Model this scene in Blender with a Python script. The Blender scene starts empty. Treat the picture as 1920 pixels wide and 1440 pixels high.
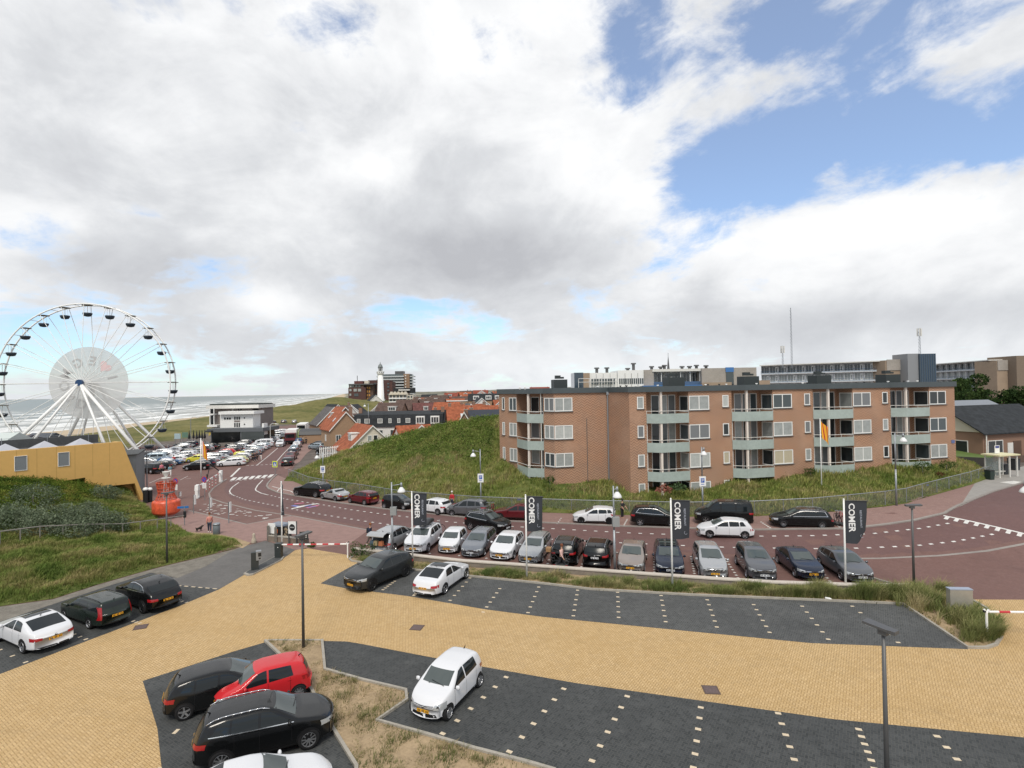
import bpy, bmesh, math, random
import numpy as np
from mathutils import Vector, Matrix
from mathutils.bvhtree import BVHTree
from math import sin, cos, pi, radians, atan2, hypot

sc = bpy.context.scene
COL = sc.collection
R = random.Random(7)
NR = np.random.default_rng(7)

# ------------------------------------------------------------------ camera
F, H, PIT, ROL = 1000.0, 12.3, 0.0122, 0.017
_f = Vector((0, cos(PIT), sin(PIT)))
_r0 = Vector((1, 0, 0)); _u0 = _r0.cross(_f)
_r = _r0 * cos(ROL) - _u0 * sin(ROL); _u = _u0 * cos(ROL) + _r0 * sin(ROL)
cam = bpy.data.cameras.new('camera'); co = bpy.data.objects.new('camera', cam); COL.objects.link(co)
cam.sensor_width = 36; cam.lens = 36 * F / 1920; cam.clip_start = 0.1; cam.clip_end = 60000
co.matrix_world = Matrix(((_r.x, _u.x, -_f.x, 0), (_r.y, _u.y, -_f.y, 0), (_r.z, _u.z, -_f.z, H), (0, 0, 0, 1)))
sc.camera = co
sc.view_settings.view_transform = 'Standard'; sc.view_settings.look = 'None'
sc.view_settings.exposure = 0.10; sc.view_settings.gamma = 1.0; sc.view_settings.use_curve_mapping = False
sc.cycles.use_denoising = True
sc.cycles.max_bounces = 6; sc.cycles.transparent_max_bounces = 12

def ray(px, py): return _f + _r * ((px - 960) / F) + _u * ((720 - py) / F)
def _ss(x, a, b): x = np.clip((np.asarray(x, float) - a) / (b - a), 0, 1); return x * x * (3 - 2 * x)
def ramp_z(x, y): return 1.6 * _ss(x, 8, 40) * _ss(y, 34, 47)
def G(px, py, z=0.0):
 d = ray(px, py); zz = z
 for _ in range(12):
  t = (zz - H) / d.z; zz = .5 * zz + .5 * (z + float(ramp_z(d.x * t, d.y * t)))
 t = (zz - H) / d.z
 return Vector((d.x * t, d.y * t, zz))
def P(px, py, Y):
 d = ray(px, py); t = Y / d.y
 return Vector((d.x * t, Y, H + d.z * t))

# ------------------------------------------------------------------ node helper
class NT:
 def __init__(s, nt): s.nt = nt
 def n(s, typ, props=None, **inp):
  nd = s.nt.nodes.new(typ)
  for k, v in (props or {}).items(): setattr(nd, k, v)
  for k, v in inp.items():
   key = int(k[1:]) if k[0] == 'i' and k[1:].isdigit() else k.replace('_', ' ')
   s.put(nd.inputs[key], v)
  return nd
 def put(s, sock, v):
  if isinstance(v, bpy.types.NodeSocket): s.nt.links.new(v, sock)
  elif isinstance(v, (tuple, list)) and len(v) == 3 and sock.type == 'RGBA': sock.default_value = (*v, 1)
  else: sock.default_value = v
 def m(s, op, a, b=0.0, c=0.0, clamp=False):
  return s.n('ShaderNodeMath', {'operation': op, 'use_clamp': clamp}, i0=a, i1=b, i2=c).outputs[0]
 def vm(s, op, a, b=(0, 0, 0)):
  nd = s.n('ShaderNodeVectorMath', {'operation': op}, i0=a, i1=b)
  return nd.outputs['Value'] if op in ('DISTANCE', 'LENGTH', 'DOT_PRODUCT') else nd.outputs[0]
 def mix(s, f, a, b, mode='MIX'):
  nd = s.n('ShaderNodeMix', {'data_type': 'RGBA', 'blend_type': mode}, i0=f, i6=a, i7=b)
  return nd.outputs[2]
 def ramp(s, f, stops, interp='LINEAR'):
  nd = s.n('ShaderNodeValToRGB', None, Fac=f); cr = nd.color_ramp; cr.interpolation = interp
  while len(cr.elements) > 1: cr.elements.remove(cr.elements[-1])
  for i, (p, c) in enumerate(stops):
   e = cr.elements[0] if i == 0 else cr.elements.new(p)
   e.position = p; e.color = (*c, 1) if isinstance(c, (tuple, list)) else (c, c, c, 1)
  return nd.outputs[0]
 def sm(s, x, a, b):
  return s.n('ShaderNodeMapRange', {'interpolation_type': 'SMOOTHSTEP'}, i0=x, i1=a, i2=b, i3=0.0, i4=1.0).outputs[0]
 def noise(s, v, scale, detail=4, rough=.55, dist=0.0):
  return s.n('ShaderNodeTexNoise', None, Vector=v, Scale=scale, Detail=detail, Roughness=rough, Distortion=dist).outputs[0]

# ------------------------------------------------------------------ sky and sun
SUN_EL, SUN_AZ = radians(52), radians(184)
w = bpy.data.worlds.new('World'); sc.world = w; w.use_nodes = True
nt = w.node_tree; nt.nodes.clear(); t = NT(nt)
sky = t.n('ShaderNodeTexSky', {'sky_type': 'NISHITA', 'sun_disc': False, 'sun_elevation': SUN_EL, 'sun_rotation': SUN_AZ,
                               'air_density': 1.0, 'dust_density': .6, 'ozone_density': 2.2})
gen = t.n('ShaderNodeTexCoord').outputs['Generated']
dirv = t.vm('NORMALIZE', gen)
sx = t.n('ShaderNodeSeparateXYZ', None, Vector=dirv)
X_, Y_, Z_ = sx.outputs
az = t.m('ARCTAN2', X_, Y_); el = t.m('ARCSINE', Z_)
zc = t.m('ADD', t.m('MAXIMUM', Z_, 0.0), 0.16)
plane = t.n('ShaderNodeCombineXYZ', None, X=t.m('DIVIDE', X_, zc), Y=t.m('DIVIDE', Y_, zc), Z=0.0).outputs[0]
dome = t.n('ShaderNodeCombineXYZ', None, X=az, Y=t.m('MULTIPLY', el, 1.5), Z=0.0).outputs[0]
def azel(px, py):
 d = ray(px, py).normalized(); return atan2(d.x, d.y), math.asin(d.z)
def blobs(lst):
 acc = None
 for px, py, rx, ry, amp in lst:
  a0, e0 = azel(px, py)
  k = 1 / (1 + ((px - 960) / F) ** 2)
  dx = t.m('DIVIDE', t.m('SUBTRACT', az, a0), rx / F * k); dy = t.m('DIVIDE', t.m('SUBTRACT', el, e0), ry / F * k ** .5)
  q = t.m('ADD', t.m('MULTIPLY', dx, dx), t.m('MULTIPLY', dy, dy))
  g = t.m('MULTIPLY', t.m('EXPONENT', t.m('MULTIPLY', q, -1.0)), amp)
  acc = g if acc is None else t.m('ADD', acc, g)
 return acc
SKY_COVER = [(1690, 225, 260, 90, -.22), (1880, 270, 180, 60, -.12), (1400, 330, 200, 90, -.20), (1530, 240, 160, 80, -.10), (1190, 90, 90, 60, -.18),
             (1290, 440, 160, 50, -.12), (440, 500, 100, 55, -.20), (820, 595, 170, 70, -.20), (60, 640, 240, 70, -.16), (250, 700, 320, 40, -.14), (140, 350, 90, 40, -.10), (1450, 80, 170, 60, -.12), (560, 250, 60, 30, -.08), (620, 40, 120, 40, -.10), (1700, 60, 200, 40, -.06),
             (1720, 480, 330, 110, .26), (1820, 90, 260, 60, .12), (300, 230, 480, 260, .16), (900, 420, 280, 170, .24), (1150, 640, 600, 60, .08), (1000, 200, 300, 120, .08)]
SKY_DARK = [(900, 490, 240, 85, .32), (760, 340, 260, 90, .10), (250, 500, 260, 50, .16), (1650, 590, 330, 45, .20), (230, 110, 330, 80, .05),
   (1320, 640, 250, 35, .08), (500, 640, 200, 30, .06), (1650, 420, 280, 60, -.26), (700, 310, 80, 45, -.24), (500, 560, 90, 40, -.24),
   (1100, 300, 200, 120, -.12), (950, 60, 280, 90, -.14), (560, 60, 260, 70, -.10), (900, 395, 70, 60, -.10)]
n1 = t.noise(plane, 1.5, 10, .60, .5)
n2 = t.noise(dome, 6.5, 10, .62, .3)
wis = t.noise(t.vm('MULTIPLY', t.n('ShaderNodeVectorRotate', {'rotation_type': 'Z_AXIS'}, Vector=dome, Angle=radians(-28)).outputs[0], (3.0, 11.0, 1)), 1.0, 8, .6, .4)
nn = t.m('ADD', t.m('ADD', t.m('MULTIPLY', n1, .42), t.m('MULTIPLY', n2, .40)), t.m('MULTIPLY', wis, .18))
dens = t.m('ADD', t.m('ADD', t.m('MULTIPLY', t.m('SUBTRACT', nn, .5), 1.55), .5), blobs(SKY_COVER))
cover = t.sm(dens, .33, .52)
n3 = t.noise(dome, 3.4, 8, .58, .5)
n4 = t.noise(t.vm('ADD', dome, (.03, .09, 4.7)), 9.0, 8, .6, .2)
shade = t.m('ADD', t.m('ADD', t.m('MULTIPLY', n3, .70), t.m('MULTIPLY', n4, .30)), blobs(SKY_DARK))
ccol = t.ramp(shade, [(.32, (.965, .97, .975)), (.44, (.855, .865, .88)), (.58, (.675, .69, .715)), (.80, (.49, .50, .53))])
thin = t.sm(dens, .27, .45)
ccol = t.mix(t.m('MULTIPLY', t.m('SUBTRACT', thin, cover), .8, clamp=True), ccol, (.93, .94, .95))
low = t.sm(el, .16, .0)
ccol = t.mix(t.m('MULTIPLY', low, .35), ccol, (.74, .78, .82))
bg1 = t.n('ShaderNodeBackground', None, Color=t.mix(.16, t.mix(1.0, sky.outputs[0], (.82, .98, 1.12), 'MULTIPLY'), (6.5, 6.7, 6.9)), Strength=.15)
bg2 = t.n('ShaderNodeBackground', None, Color=ccol, Strength=1.0)
mx = t.n('ShaderNodeMixShader', None, i0=cover, i1=bg1.outputs[0], i2=bg2.outputs[0])
t.n('ShaderNodeOutputWorld', None, Surface=mx.outputs[0])
sl = bpy.data.lights.new('sun', 'SUN'); sl.energy = 2.3; sl.angle = radians(18); sl.color = (1, .93, .82)
so = bpy.data.objects.new('sun', sl); COL.objects.link(so)
sd = Vector((sin(SUN_AZ) * cos(SUN_EL), cos(SUN_AZ) * cos(SUN_EL), sin(SUN_EL)))
so.rotation_euler = sd.to_track_quat('Z', 'Y').to_euler()

# ------------------------------------------------------------------ mesh builder and scene helpers
class MB:
 """collects faces, then becomes ONE mesh object"""
 def __init__(s): s.v = []; s.f = []; s.mi = []; s.uv = []
 def add(s, vs, fs, mi=0, uvs=None):
  o = len(s.v); s.v += [tuple(p) for p in vs]
  for k, f in enumerate(fs):
   s.f.append([o + i for i in f]); s.mi.append(mi); s.uv.append(uvs[k] if uvs else None)
  return s
 def quad(s, a, b, c, d, mi=0, uv=None): return s.add([a, b, c, d], [(0, 1, 2, 3)], mi, [uv] if uv else None)
 def box(s, c, size, rz=0.0, mi=0, taper=1.0):
  x, y, z = size[0] / 2, size[1] / 2, size[2] / 2
  vs = []
  for k, (dz) in enumerate((-z, z)):
   q = taper if k else 1.0
   for dx, dy in ((-x, -y), (x, -y), (x, y), (-x, y)):
    dx, dy = dx * q, dy * q
    vs.append((c[0] + dx * cos(rz) - dy * sin(rz), c[1] + dx * sin(rz) + dy * cos(rz), c[2] + dz))
  return s.add(vs, [(3, 2, 1, 0), (4, 5, 6, 7), (0, 1, 5, 4), (1, 2, 6, 5), (2, 3, 7, 6), (3, 0, 4, 7)], mi)
 def tube(s, p0, p1, r0, r1=None, n=8, mi=0, cap=True):
  p0, p1 = Vector(p0), Vector(p1); r1 = r0 if r1 is None else r1
  d = (p1 - p0).normalized(); a = d.orthogonal().normalized(); b = d.cross(a)
  vs = [p0 + (a * cos(2 * pi * i / n) + b * sin(2 * pi * i / n)) * r0 for i in range(n)] + \
             [p1 + (a * cos(2 * pi * i / n) + b * sin(2 * pi * i / n)) * r1 for i in range(n)]
  fs = [(i, (i + 1) % n, n + (i + 1) % n, n + i) for i in range(n)]
  if cap: fs += [tuple(range(n - 1, -1, -1)), tuple(range(n, 2 * n))]
  return s.add(vs, fs, mi)
 def path(s, pts, r, n=6, mi=0):
  for a, b in zip(pts[:-1], pts[1:]): s.tube(a, b, r, r, n, mi)
  return s
 def lathe(s, c, prof, n=16, axis='z', mi=0, cap=True):
  vs = []
  for r, h in prof:
   for i in range(n):
    a = 2 * pi * i / n
    if axis == 'z': vs.append((c[0] + r * cos(a), c[1] + r * sin(a), c[2] + h))
    elif axis == 'y': vs.append((c[0] + r * cos(a), c[1] + h, c[2] + r * sin(a)))
    else: vs.append((c[0] + h, c[1] + r * cos(a), c[2] + r * sin(a)))
  fs = []
  for k in range(len(prof) - 1):
   for i in range(n):
    j = (i + 1) % n; fs.append((k * n + i, k * n + j, (k + 1) * n + j, (k + 1) * n + i))
  if cap: fs += [tuple(range(n - 1, -1, -1)), tuple(range((len(prof) - 1) * n, len(prof) * n))]
  return s.add(vs, fs, mi)
 def prism(s, poly, z0, z1, mi=0):
  n = len(poly)
  vs = [(p[0], p[1], z0) for p in poly] + [(p[0], p[1], z1) for p in poly]
  return s.add(vs, [tuple(range(n - 1, -1, -1)), tuple(range(n, 2 * n))] + [(i, (i + 1) % n, n + (i + 1) % n, n + i) for i in range(n)], mi)
 def extr(s, poly, d, mi=0):
  n = len(poly); poly = [Vector(p) for p in poly]; d = Vector(d)
  return s.add(poly + [p + d for p in poly], [tuple(range(n - 1, -1, -1)), tuple(range(n, 2 * n))] + [(i, (i + 1) % n, n + (i + 1) % n, n + i) for i in range(n)], mi)
 def mesh(s, name, mats, smooth=False):
  me = bpy.data.meshes.new(name); me.from_pydata(s.v, [], s.f)
  for m in (mats if isinstance(mats, (list, tuple)) else [mats]): me.materials.append(m)
  me.polygons.foreach_set('material_index', s.mi)
  if smooth: me.polygons.foreach_set('use_smooth', [True] * len(s.f))
  if any(u is not None for u in s.uv):
   l = me.uv_layers.new(name='UVMap'); dat = []
   for f, u in zip(s.f, s.uv): dat += list(sum(((float(a[0]), float(a[1])) for a in u), ())) if u else [0.0, 0.0] * len(f)
   l.data.foreach_set('uv', dat)
  me.update(); return me
 def build(s, name, mats, parent=None, smooth=False, fixn=False):
  me = s.mesh(name, mats, smooth)
  if fixn:
   bm = bmesh.new(); bm.from_mesh(me); bmesh.ops.recalc_face_normals(bm, faces=bm.faces); bm.to_mesh(me); bm.free()
  o = bpy.data.objects.new(name, me); COL.objects.link(o)
  if parent: o.parent = parent
  return o

def obj(name, me, parent=None):
 o = bpy.data.objects.new(name, me); COL.objects.link(o)
 if parent: o.parent = parent
 return o
def tag(o, label, cat, group=None):
 o['label'] = label; o['category'] = cat
 if group: o['group'] = group
 return o
def thing(name, label, cat, loc=(0, 0, 0), rz=0.0, group=None):
 o = bpy.data.objects.new(name, None); COL.objects.link(o); o.empty_display_size = .2
 o.location = loc; o.rotation_euler = (0, 0, rz)
 return tag(o, label, cat, group)
def struct(o): o['kind'] = 'structure'; return o
def stuff(o): o['kind'] = 'stuff'; return o
def kids(o, table): return table.get(o.name, [])
def dup(root, loc=None, rz=None, label=None, group=None):
 tree = {}
 for x in COL.objects:
  if x.parent: tree.setdefault(x.parent.name, []).append(x)
 def rec(o, par):
  c = o.copy(); COL.objects.link(c)
  if par: c.parent = par; 
  for ch in tree.get(o.name, []): rec(ch, c)
  return c
 r = rec(root, None)
 if loc is not None: r.location = loc
 if rz is not None: r.rotation_euler = (0, 0, rz)
 if label: r['label'] = label
 if group: r['group'] = group
 return r

# ------------------------------------------------------------------ materials
MATS = {}
def M(name, col, rough=.6, metal=0.0, spec=.5, coat=0.0, var=0.0, vscale=3.0, bump=0.0, bscale=20.0, alpha=1.0, trans=0.0):
 if name in MATS: return MATS[name]
 m = bpy.data.materials.new(name); m.use_nodes = True; nt = m.node_tree; nt.nodes.clear(); t = NT(nt)
 p = t.n('ShaderNodeBsdfPrincipled', None, Base_Color=tuple(col), Roughness=rough, Metallic=metal)
 p.inputs['Specular IOR Level'].default_value = spec
 if coat: p.inputs['Coat Weight'].default_value = coat; p.inputs['Coat Roughness'].default_value = .05
 if alpha < 1: p.inputs['Alpha'].default_value = alpha
 if trans: p.inputs['Transmission Weight'].default_value = trans
 if var or bump:
  pos = t.n('ShaderNodeNewGeometry').outputs['Position']
  if var:
   nz = t.m('ADD', t.m('MULTIPLY', t.noise(pos, vscale, 5, .6), .6), t.m('MULTIPLY', t.noise(pos, vscale * 7, 3, .6), .4))
   f = t.sm(nz, .3, .7)
   t.put(p.inputs['Base Color'], t.mix(f, tuple(c * (1 - var) for c in col), tuple(min(1, c * (1 + var)) for c in col)))
  if bump:
   b = t.n('ShaderNodeBump', None, Strength=bump, Distance=.02, Height=t.noise(pos, bscale, 4, .6))
   t.put(p.inputs['Normal'], b.outputs[0])
 t.n('ShaderNodeOutputMaterial', None, Surface=p.outputs[0])
 MATS[name] = m; return m
def emis(name, col, s):
 m = bpy.data.materials.new(name); m.use_nodes = True; p = m.node_tree.nodes['Principled BSDF']
 p.inputs['Base Color'].default_value = (*col, 1); p.inputs['Emission Color'].default_value = (*col, 1); p.inputs['Emission Strength'].default_value = s
 return m
def paving(name, cols, mortar, rz, bw=.21, bh=.105, msize=.008, big=.25, patch=None, rough=.75, fade=.0):
 m = bpy.data.materials.new(name); m.use_nodes = True; nt = m.node_tree; nt.nodes.clear(); t = NT(nt)
 pos = t.n('ShaderNodeNewGeometry').outputs['Position']
 v = t.n('ShaderNodeVectorRotate', {'rotation_type': 'Z_AXIS'}, Vector=pos, Angle=rz).outputs[0]
 # herringbone of 2:1 pavers
 q = t.vm('SCALE', v); q.node.inputs['Scale'].default_value = 1 / bh
 ce = t.vm('FLOOR', q); fr = t.n('ShaderNodeSeparateXYZ', None, Vector=t.vm('FRACTION', q)).outputs; ci = t.n('ShaderNodeSeparateXYZ', None, Vector=ce).outputs
 k = t.m('FLOORED_MODULO', t.m('SUBTRACT', ci[0], ci[1]), 4.0); ve = t.m('GREATER_THAN', k, 1.5); k1 = t.m('COMPARE', k, 1.0, .1); k2 = t.m('COMPARE', k, 2.0, .1)
 u_ = t.m('ADD', fr[0], k1); v_ = t.m('ADD', fr[1], k2); U = t.m('SUBTRACT', 2.0, ve); V_ = t.m('ADD', 1.0, ve)
 ed = t.m('MINIMUM', t.m('MINIMUM', u_, t.m('SUBTRACT', U, u_)), t.m('MINIMUM', v_, t.m('SUBTRACT', V_, v_)))
 idv = t.n('ShaderNodeCombineXYZ', None, X=t.m('SUBTRACT', ci[0], k1), Y=t.m('SUBTRACT', ci[1], k2), Z=ve).outputs[0]
 rn = t.n('ShaderNodeTexWhiteNoise', {'noise_dimensions': '3D'}, Vector=idv).outputs[0]
 c = t.mix(rn, cols[0], cols[1]); c = t.mix(t.m('MULTIPLY', t.sm(rn, .80, .95), .30), c, tuple(x * .55 for x in cols[0]))
 jt_ = t.sm(ed, msize / bh * 1.8, msize / bh * .6); c = t.mix(jt_, c, mortar)
 st = t.noise(t.vm('MULTIPLY', t.n('ShaderNodeVectorRotate', {'rotation_type': 'Z_AXIS'}, Vector=pos, Angle=radians(12)).outputs[0], (.07, 1.1, 1)), 1.0, 5, .6, .5); c = t.mix(t.m('MULTIPLY', t.sm(st, .52, .72), .16), c, tuple(x * .45 for x in cols[0]))
 f = t.sm(t.noise(pos, .22, 6, .6, .6), .35, .68)
 c = t.mix(t.m('MULTIPLY', f, big), c, cols[2])
 f3 = t.noise(pos, .7, 7, .72, 1.2); c = t.mix(t.m('MULTIPLY', t.sm(f3, .50, .72), .30), c, tuple(x * .55 for x in cols[0]))
 f2 = t.sm(t.noise(pos, 1.7, 5, .65), .52, .75)
 c = t.mix(t.m('MULTIPLY', f2, big * .8), c, cols[3])
 p = t.n('ShaderNodeBsdfPrincipled', None, Base_Color=c, Roughness=rough)
 p.inputs['Specular IOR Level'].default_value = .3
 bm_ = t.n('ShaderNodeBump', None, Strength=.35, Distance=.01, Height=jt_); bm_.invert = True
 t.put(p.inputs['Normal'], bm_.outputs[0])
 t.n('ShaderNodeOutputMaterial', None, Surface=p.outputs[0]); MATS[name] = m
 return m
# shared plain materials
white = M('white_paint', (.78, .78, .76), .45, var=.05)
offwhite = M('off_white_paint', (.66, .65, .61), .55, var=.06)
cream = M('cream_plaster', (.62, .57, .47), .8, var=.07)
steel = M('galvanised_steel', (.30, .32, .34), .45, .6, var=.08)
dsteel = M('dark_grey_metal', (.10, .10, .10), .45, .3)
black = M('black_plastic', (.012, .013, .014), .5)
glass = M('dark_window_glass', (.010, .014, .016), .04, spec=.42)
pane_m = M('window_pane', (.05, .065, .07), .06, spec=.7)
pale_pane = M('curtained_pane', (.30, .32, .31), .12, spec=.6, var=.15, vscale=2.0)
# ================================================================== SETTING
def rbf(pts):
 A = np.array([(p[0], p[1]) for p in pts], float); z = np.array([p[2] for p in pts], float)
 D = np.hypot(A[:, None, 0] - A[None, :, 0], A[:, None, 1] - A[None, :, 1])
 n = len(A); K = np.zeros((n + 1, n + 1)); K[:n, :n] = D; K[:n, n] = 1; K[n, :n] = 1
 wt = np.linalg.solve(K + np.diag([1e-6] * n + [0]), np.append(z, 0))
 def f(x, y):
  x = np.asarray(x, float); y = np.asarray(y, float)
  d = np.hypot(x[..., None] - A[:, 0], y[..., None] - A[:, 1])
  return d @ wt[:n] + wt[n]
 return f
def inside(poly, x, y):
 x = np.asarray(x, float); y = np.asarray(y, float); r = np.zeros(x.shape, bool); n = len(poly)
 for i in range(n):
  (x0, y0), (x1, y1) = poly[i][:2], poly[(i + 1) % n][:2]
  c = ((y0 > y) != (y1 > y)) & (x < (x1 - x0) * (y - y0) / ((y1 - y0) or 1e-9) + x0); r ^= c
 return r
_ph = NR.uniform(0, 6.28, 40); _dr = NR.uniform(0, 6.28, 40)
def bumps(x, y, scale, octs=5):
 r = np.zeros(np.shape(x))
 for k in range(octs * 4):
  f = 2 * pi / scale * 1.55 ** (k // 4) * (0.8 + .1 * (k % 4)); a = _dr[k]
  r = r + np.sin((np.cos(a) * x + np.sin(a) * y) * f + _ph[k] + 1.3 * np.sin((np.sin(a) * x - np.cos(a) * y) * f * .7)) / 1.6 ** (k // 4)
 return r / 4

def g2(px, py, z=0.0): p = G(px, py, z); return (p.x, p.y)
WATER = [(-255, -400), (-262, -100), (-268, 100), (-280, 300), (-289, 401), (-306, 541), (-352, 760), (-414, 990), (-620, 1750), (-1550, 4700), (-6000, 19000)]
def coast_s(x, y):                                        # metres inland from the water's edge
 xs = np.interp(y, [p[1] for p in WATER], [p[0] for p in WATER]); return x - xs
TC = [(-60, 60, 0), (-100, 100, 0), (-30, 60, 0), (0, 30, 0), (60, 40, 0), (-60, 130, 0), (-95, 130, 0), (-110, 160, 0), (-80, 160, 0), (-80, 200, 0), (-100, 190, 0),
      (-60, 200, 0), (-95, 215, 0), (-75, 240, 0), (-60, 280, 0), (-40, 120, 0), (0, 120, 0), (40, 120, 0), (0, 200, 0), (60, 160, 0), (120, 120, 0), (-20, 300, 0), (60, 300, 0),
      (120, 250, 0), (-60, 400, 3), (-20, 420, 2), (60, 420, 0), (150, 400, 0), (-95, 400, 5.5), (-110, 235, .6), (-88, 265, 1.2),
      (-155, 330, 3.2), (-139, 330, 5.2), (-122, 330, 8.4), (-112, 330, 9.6), (-102, 330, 9.4), (-88, 335, 6.6), (-118, 280, 4.0), (-108, 260, 2.4), (-130, 260, 2.5),
      (-126, 150, .3), (-130, 200, .8), (-150, 200, -.4), (-165, 240, 0), (-185, 300, -1.0), (-150, 150, -1.2), (-175, 150, -3), (-195, 200, -4.0), (-205, 270, -4.6),
      (-212, 330, -4.6), (-190, 360, -1.0), (-160, 380, 2.0), (-225, 420, -4.8), (-200, 430, -1.5), (-150, 440, 4), (-120, 430, 8), (-120, 130, -.2), (-110, 110, 0), (-130, 110, -1.5),
      (-170, 100, -4.0), (-215, 110, -5.5), (-130, 60, -2.0), (-200, 50, -5.5), (-60, 0, 0), (-150, 0, -4), (0, 0, 0), (60, 0, 0), (200, 50, 0), (220, 200, 0), (220, 400, 0)]
_tf = rbf(TC)
def ground_z(x, y):
 x = np.asarray(x, float); y = np.asarray(y, float); s = coast_s(x, y)
 near = _tf(np.clip(x, -230, 220), np.clip(y, 0, 445))
 flat = ((x > -62 - .06 * np.maximum(y - 60, 0)) & (y < 215)) | (np.abs(x) > 0) & (y < 62) & (x > -70)
 flat |= (x > -104) & (y > 60) & (y < 200)
 flat |= (x > -75) & (y < 330)
 dun = np.clip((s - 60) / 120, 0, 1)
 far = np.where(x < -30, 6.0, 1.5) * 1.0 + bumps(x, y, 420) * 3.5 * np.clip((y - 420) / 500, 0, 1)
 hill = np.exp(-((y - 4200) / 1300) ** 2) * (24 + 9 * bumps(x, y, 2600, 3)) * np.clip((s - 300) / 1500, .25, 1)
 far = far + hill + np.exp(-((y - 1300) / 420) ** 2) * (6 + 3 * bumps(x, y, 500)) * np.where(x < -150, .8, .45)
 k = np.clip((y - 400) / 160, 0, 1); k = k * k * (3 - 2 * k)
 z = near * (1 - k) + far * k
 # the beach
 bz = np.clip(-8 + s * .03, -11, 60)
 fade = np.clip((s - 75) / 45, 0, 1); fade = fade * fade * (3 - 2 * fade)
 z = np.where(y > 0, bz * (1 - fade) + z * fade, z)
 z = np.where(flat & (s > 140), -.03, z + bumps(x, y, 26) * np.clip((s - 80) / 60, 0, 1) * np.where(y < 600, .45, 0))
 z = np.where(flat & (s > 140), -.03, z); r = ramp_z(x, y)
 return np.where(r > 0, np.maximum(z, 0) + r - .12, z)

# ---- the ground, one polar sheet to the horizon
na, nr = 420, 230
A_ = np.linspace(radians(-70), radians(70), na); Rr = 2.0 * (30000 / 2.0) ** (np.linspace(0, 1, nr))
gx = (np.sin(A_)[None, :] * Rr[:, None]); gy = (np.cos(A_)[None, :] * Rr[:, None])
gz = ground_z(gx, gy)
me = bpy.data.meshes.new('ground')
vv = np.stack([gx, gy, gz], -1).reshape(-1, 3)
ii = np.arange(na * nr).reshape(nr, na)
ff = np.stack([ii[:-1, :-1], ii[:-1, 1:], ii[1:, 1:], ii[1:, :-1]], -1).reshape(-1, 4)[:, ::-1]
me.from_pydata(vv.tolist(), [], ff.tolist())
S_ = coast_s(gx, gy).reshape(-1)
sand = np.clip(1 - (S_ - 82) / 14, 0, 1)
yy = gy.reshape(-1); xx = gx.reshape(-1)
town = ((xx > -75) & (yy < 700) & (yy > 0) & (S_ > 150)).astype(float) * np.clip((760 - yy) / 100, 0, 1)
town = np.maximum(town, ((S_ > 175) & (yy < 215)).astype(float) * (xx > -112))
at = me.attributes.new('cover', 'FLOAT_COLOR', 'POINT')
at.data.foreach_set('color', np.stack([sand, town, np.clip(yy / 2600, 0, 1), np.ones_like(sand)], -1).astype(np.float32).reshape(-1))  # third channel: distance, drives the haze in the ground colour
m = bpy.data.materials.new('dune_and_beach'); m.use_nodes = True; nt = m.node_tree; nt.nodes.clear(); t = NT(nt)
pos = t.n('ShaderNodeNewGeometry').outputs['Position']
att = t.n('ShaderNodeAttribute', {'attribute_name': 'cover'}).outputs['Color']
sp = t.n('ShaderNodeSeparateColor', None, Color=att).outputs
a1 = t.noise(pos, .055, 6, .62, .4); a2 = t.noise(pos, .5, 5, .65); a3 = t.noise(pos, .012, 4, .6)
gcol = t.ramp(t.m('ADD', t.m('MULTIPLY', a1, .6), t.m('MULTIPLY', a2, .4)),
              [(.30, (.045, .058, .016)), (.42, (.090, .098, .028)), (.52, (.155, .142, .050)), (.66, (.23, .20, .085)), (.80, (.32, .27, .15))])
scol = t.mix(a2, (.40, .32, .22), (.52, .43, .31))
tcol = t.mix(t.sm(a2, .35, .65), (.10, .085, .075), (.17, .145, .13))
fcol = t.ramp(a3, [(.35, (.095, .105, .085)), (.50, (.19, .185, .145)), (.62, (.33, .30, .24))])
c = t.mix(t.sm(sp[2], .12, .3), gcol, fcol)  # ground turns paler grey with distance: haze put into the colour
c = t.mix(sp[1], c, tcol); c = t.mix(sp[0], c, scol)
p = t.n('ShaderNodeBsdfPrincipled', None, Base_Color=c, Roughness=.95); p.inputs['Specular IOR Level'].default_value = .15
t.n('ShaderNodeOutputMaterial', None, Surface=p.outputs[0])
me.materials.append(m); me.polygons.foreach_set('use_smooth', [True] * len(me.polygons))
struct(obj('ground', me))

# ---- the sea
off = [-40, -10, 0, 6, 14, 25, 40, 60, 85, 115, 150, 200, 260, 340, 450, 600, 900, 1500, 3000, 8000, 40000]
wp = [Vector((p[0], p[1])) for p in WATER]
fine = []
for a, b in zip(wp[:-1], wp[1:]):
 n = max(2, int((b - a).length / 60)) if b.y < 2000 else 20
 fine += [a.lerp(b, k / n) for k in range(n)]
fine.append(wp[-1])
mb = MB(); nrm = []
for i, p in enumerate(fine):
 d = (fine[min(i + 1, len(fine) - 1)] - fine[max(i - 1, 0)]).normalized(); nrm.append(Vector((-d.y, d.x)))
for k in range(25):
 nrm = [(nrm[max(i - 1, 0)] + nrm[i] + nrm[min(i + 1, len(nrm) - 1)]).normalized() for i in range(len(nrm))]
al = [0.0]
for a, b in zip(fine[:-1], fine[1:]): al.append(al[-1] + (b - a).length)
vs, uv = [], []
for i, p in enumerate(fine):
 for o_ in off: q = p + nrm[i] * o_; vs.append((q.x, q.y, -8.0)); uv.append((al[i] / 100, o_ / 100))
k = len(off)
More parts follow.
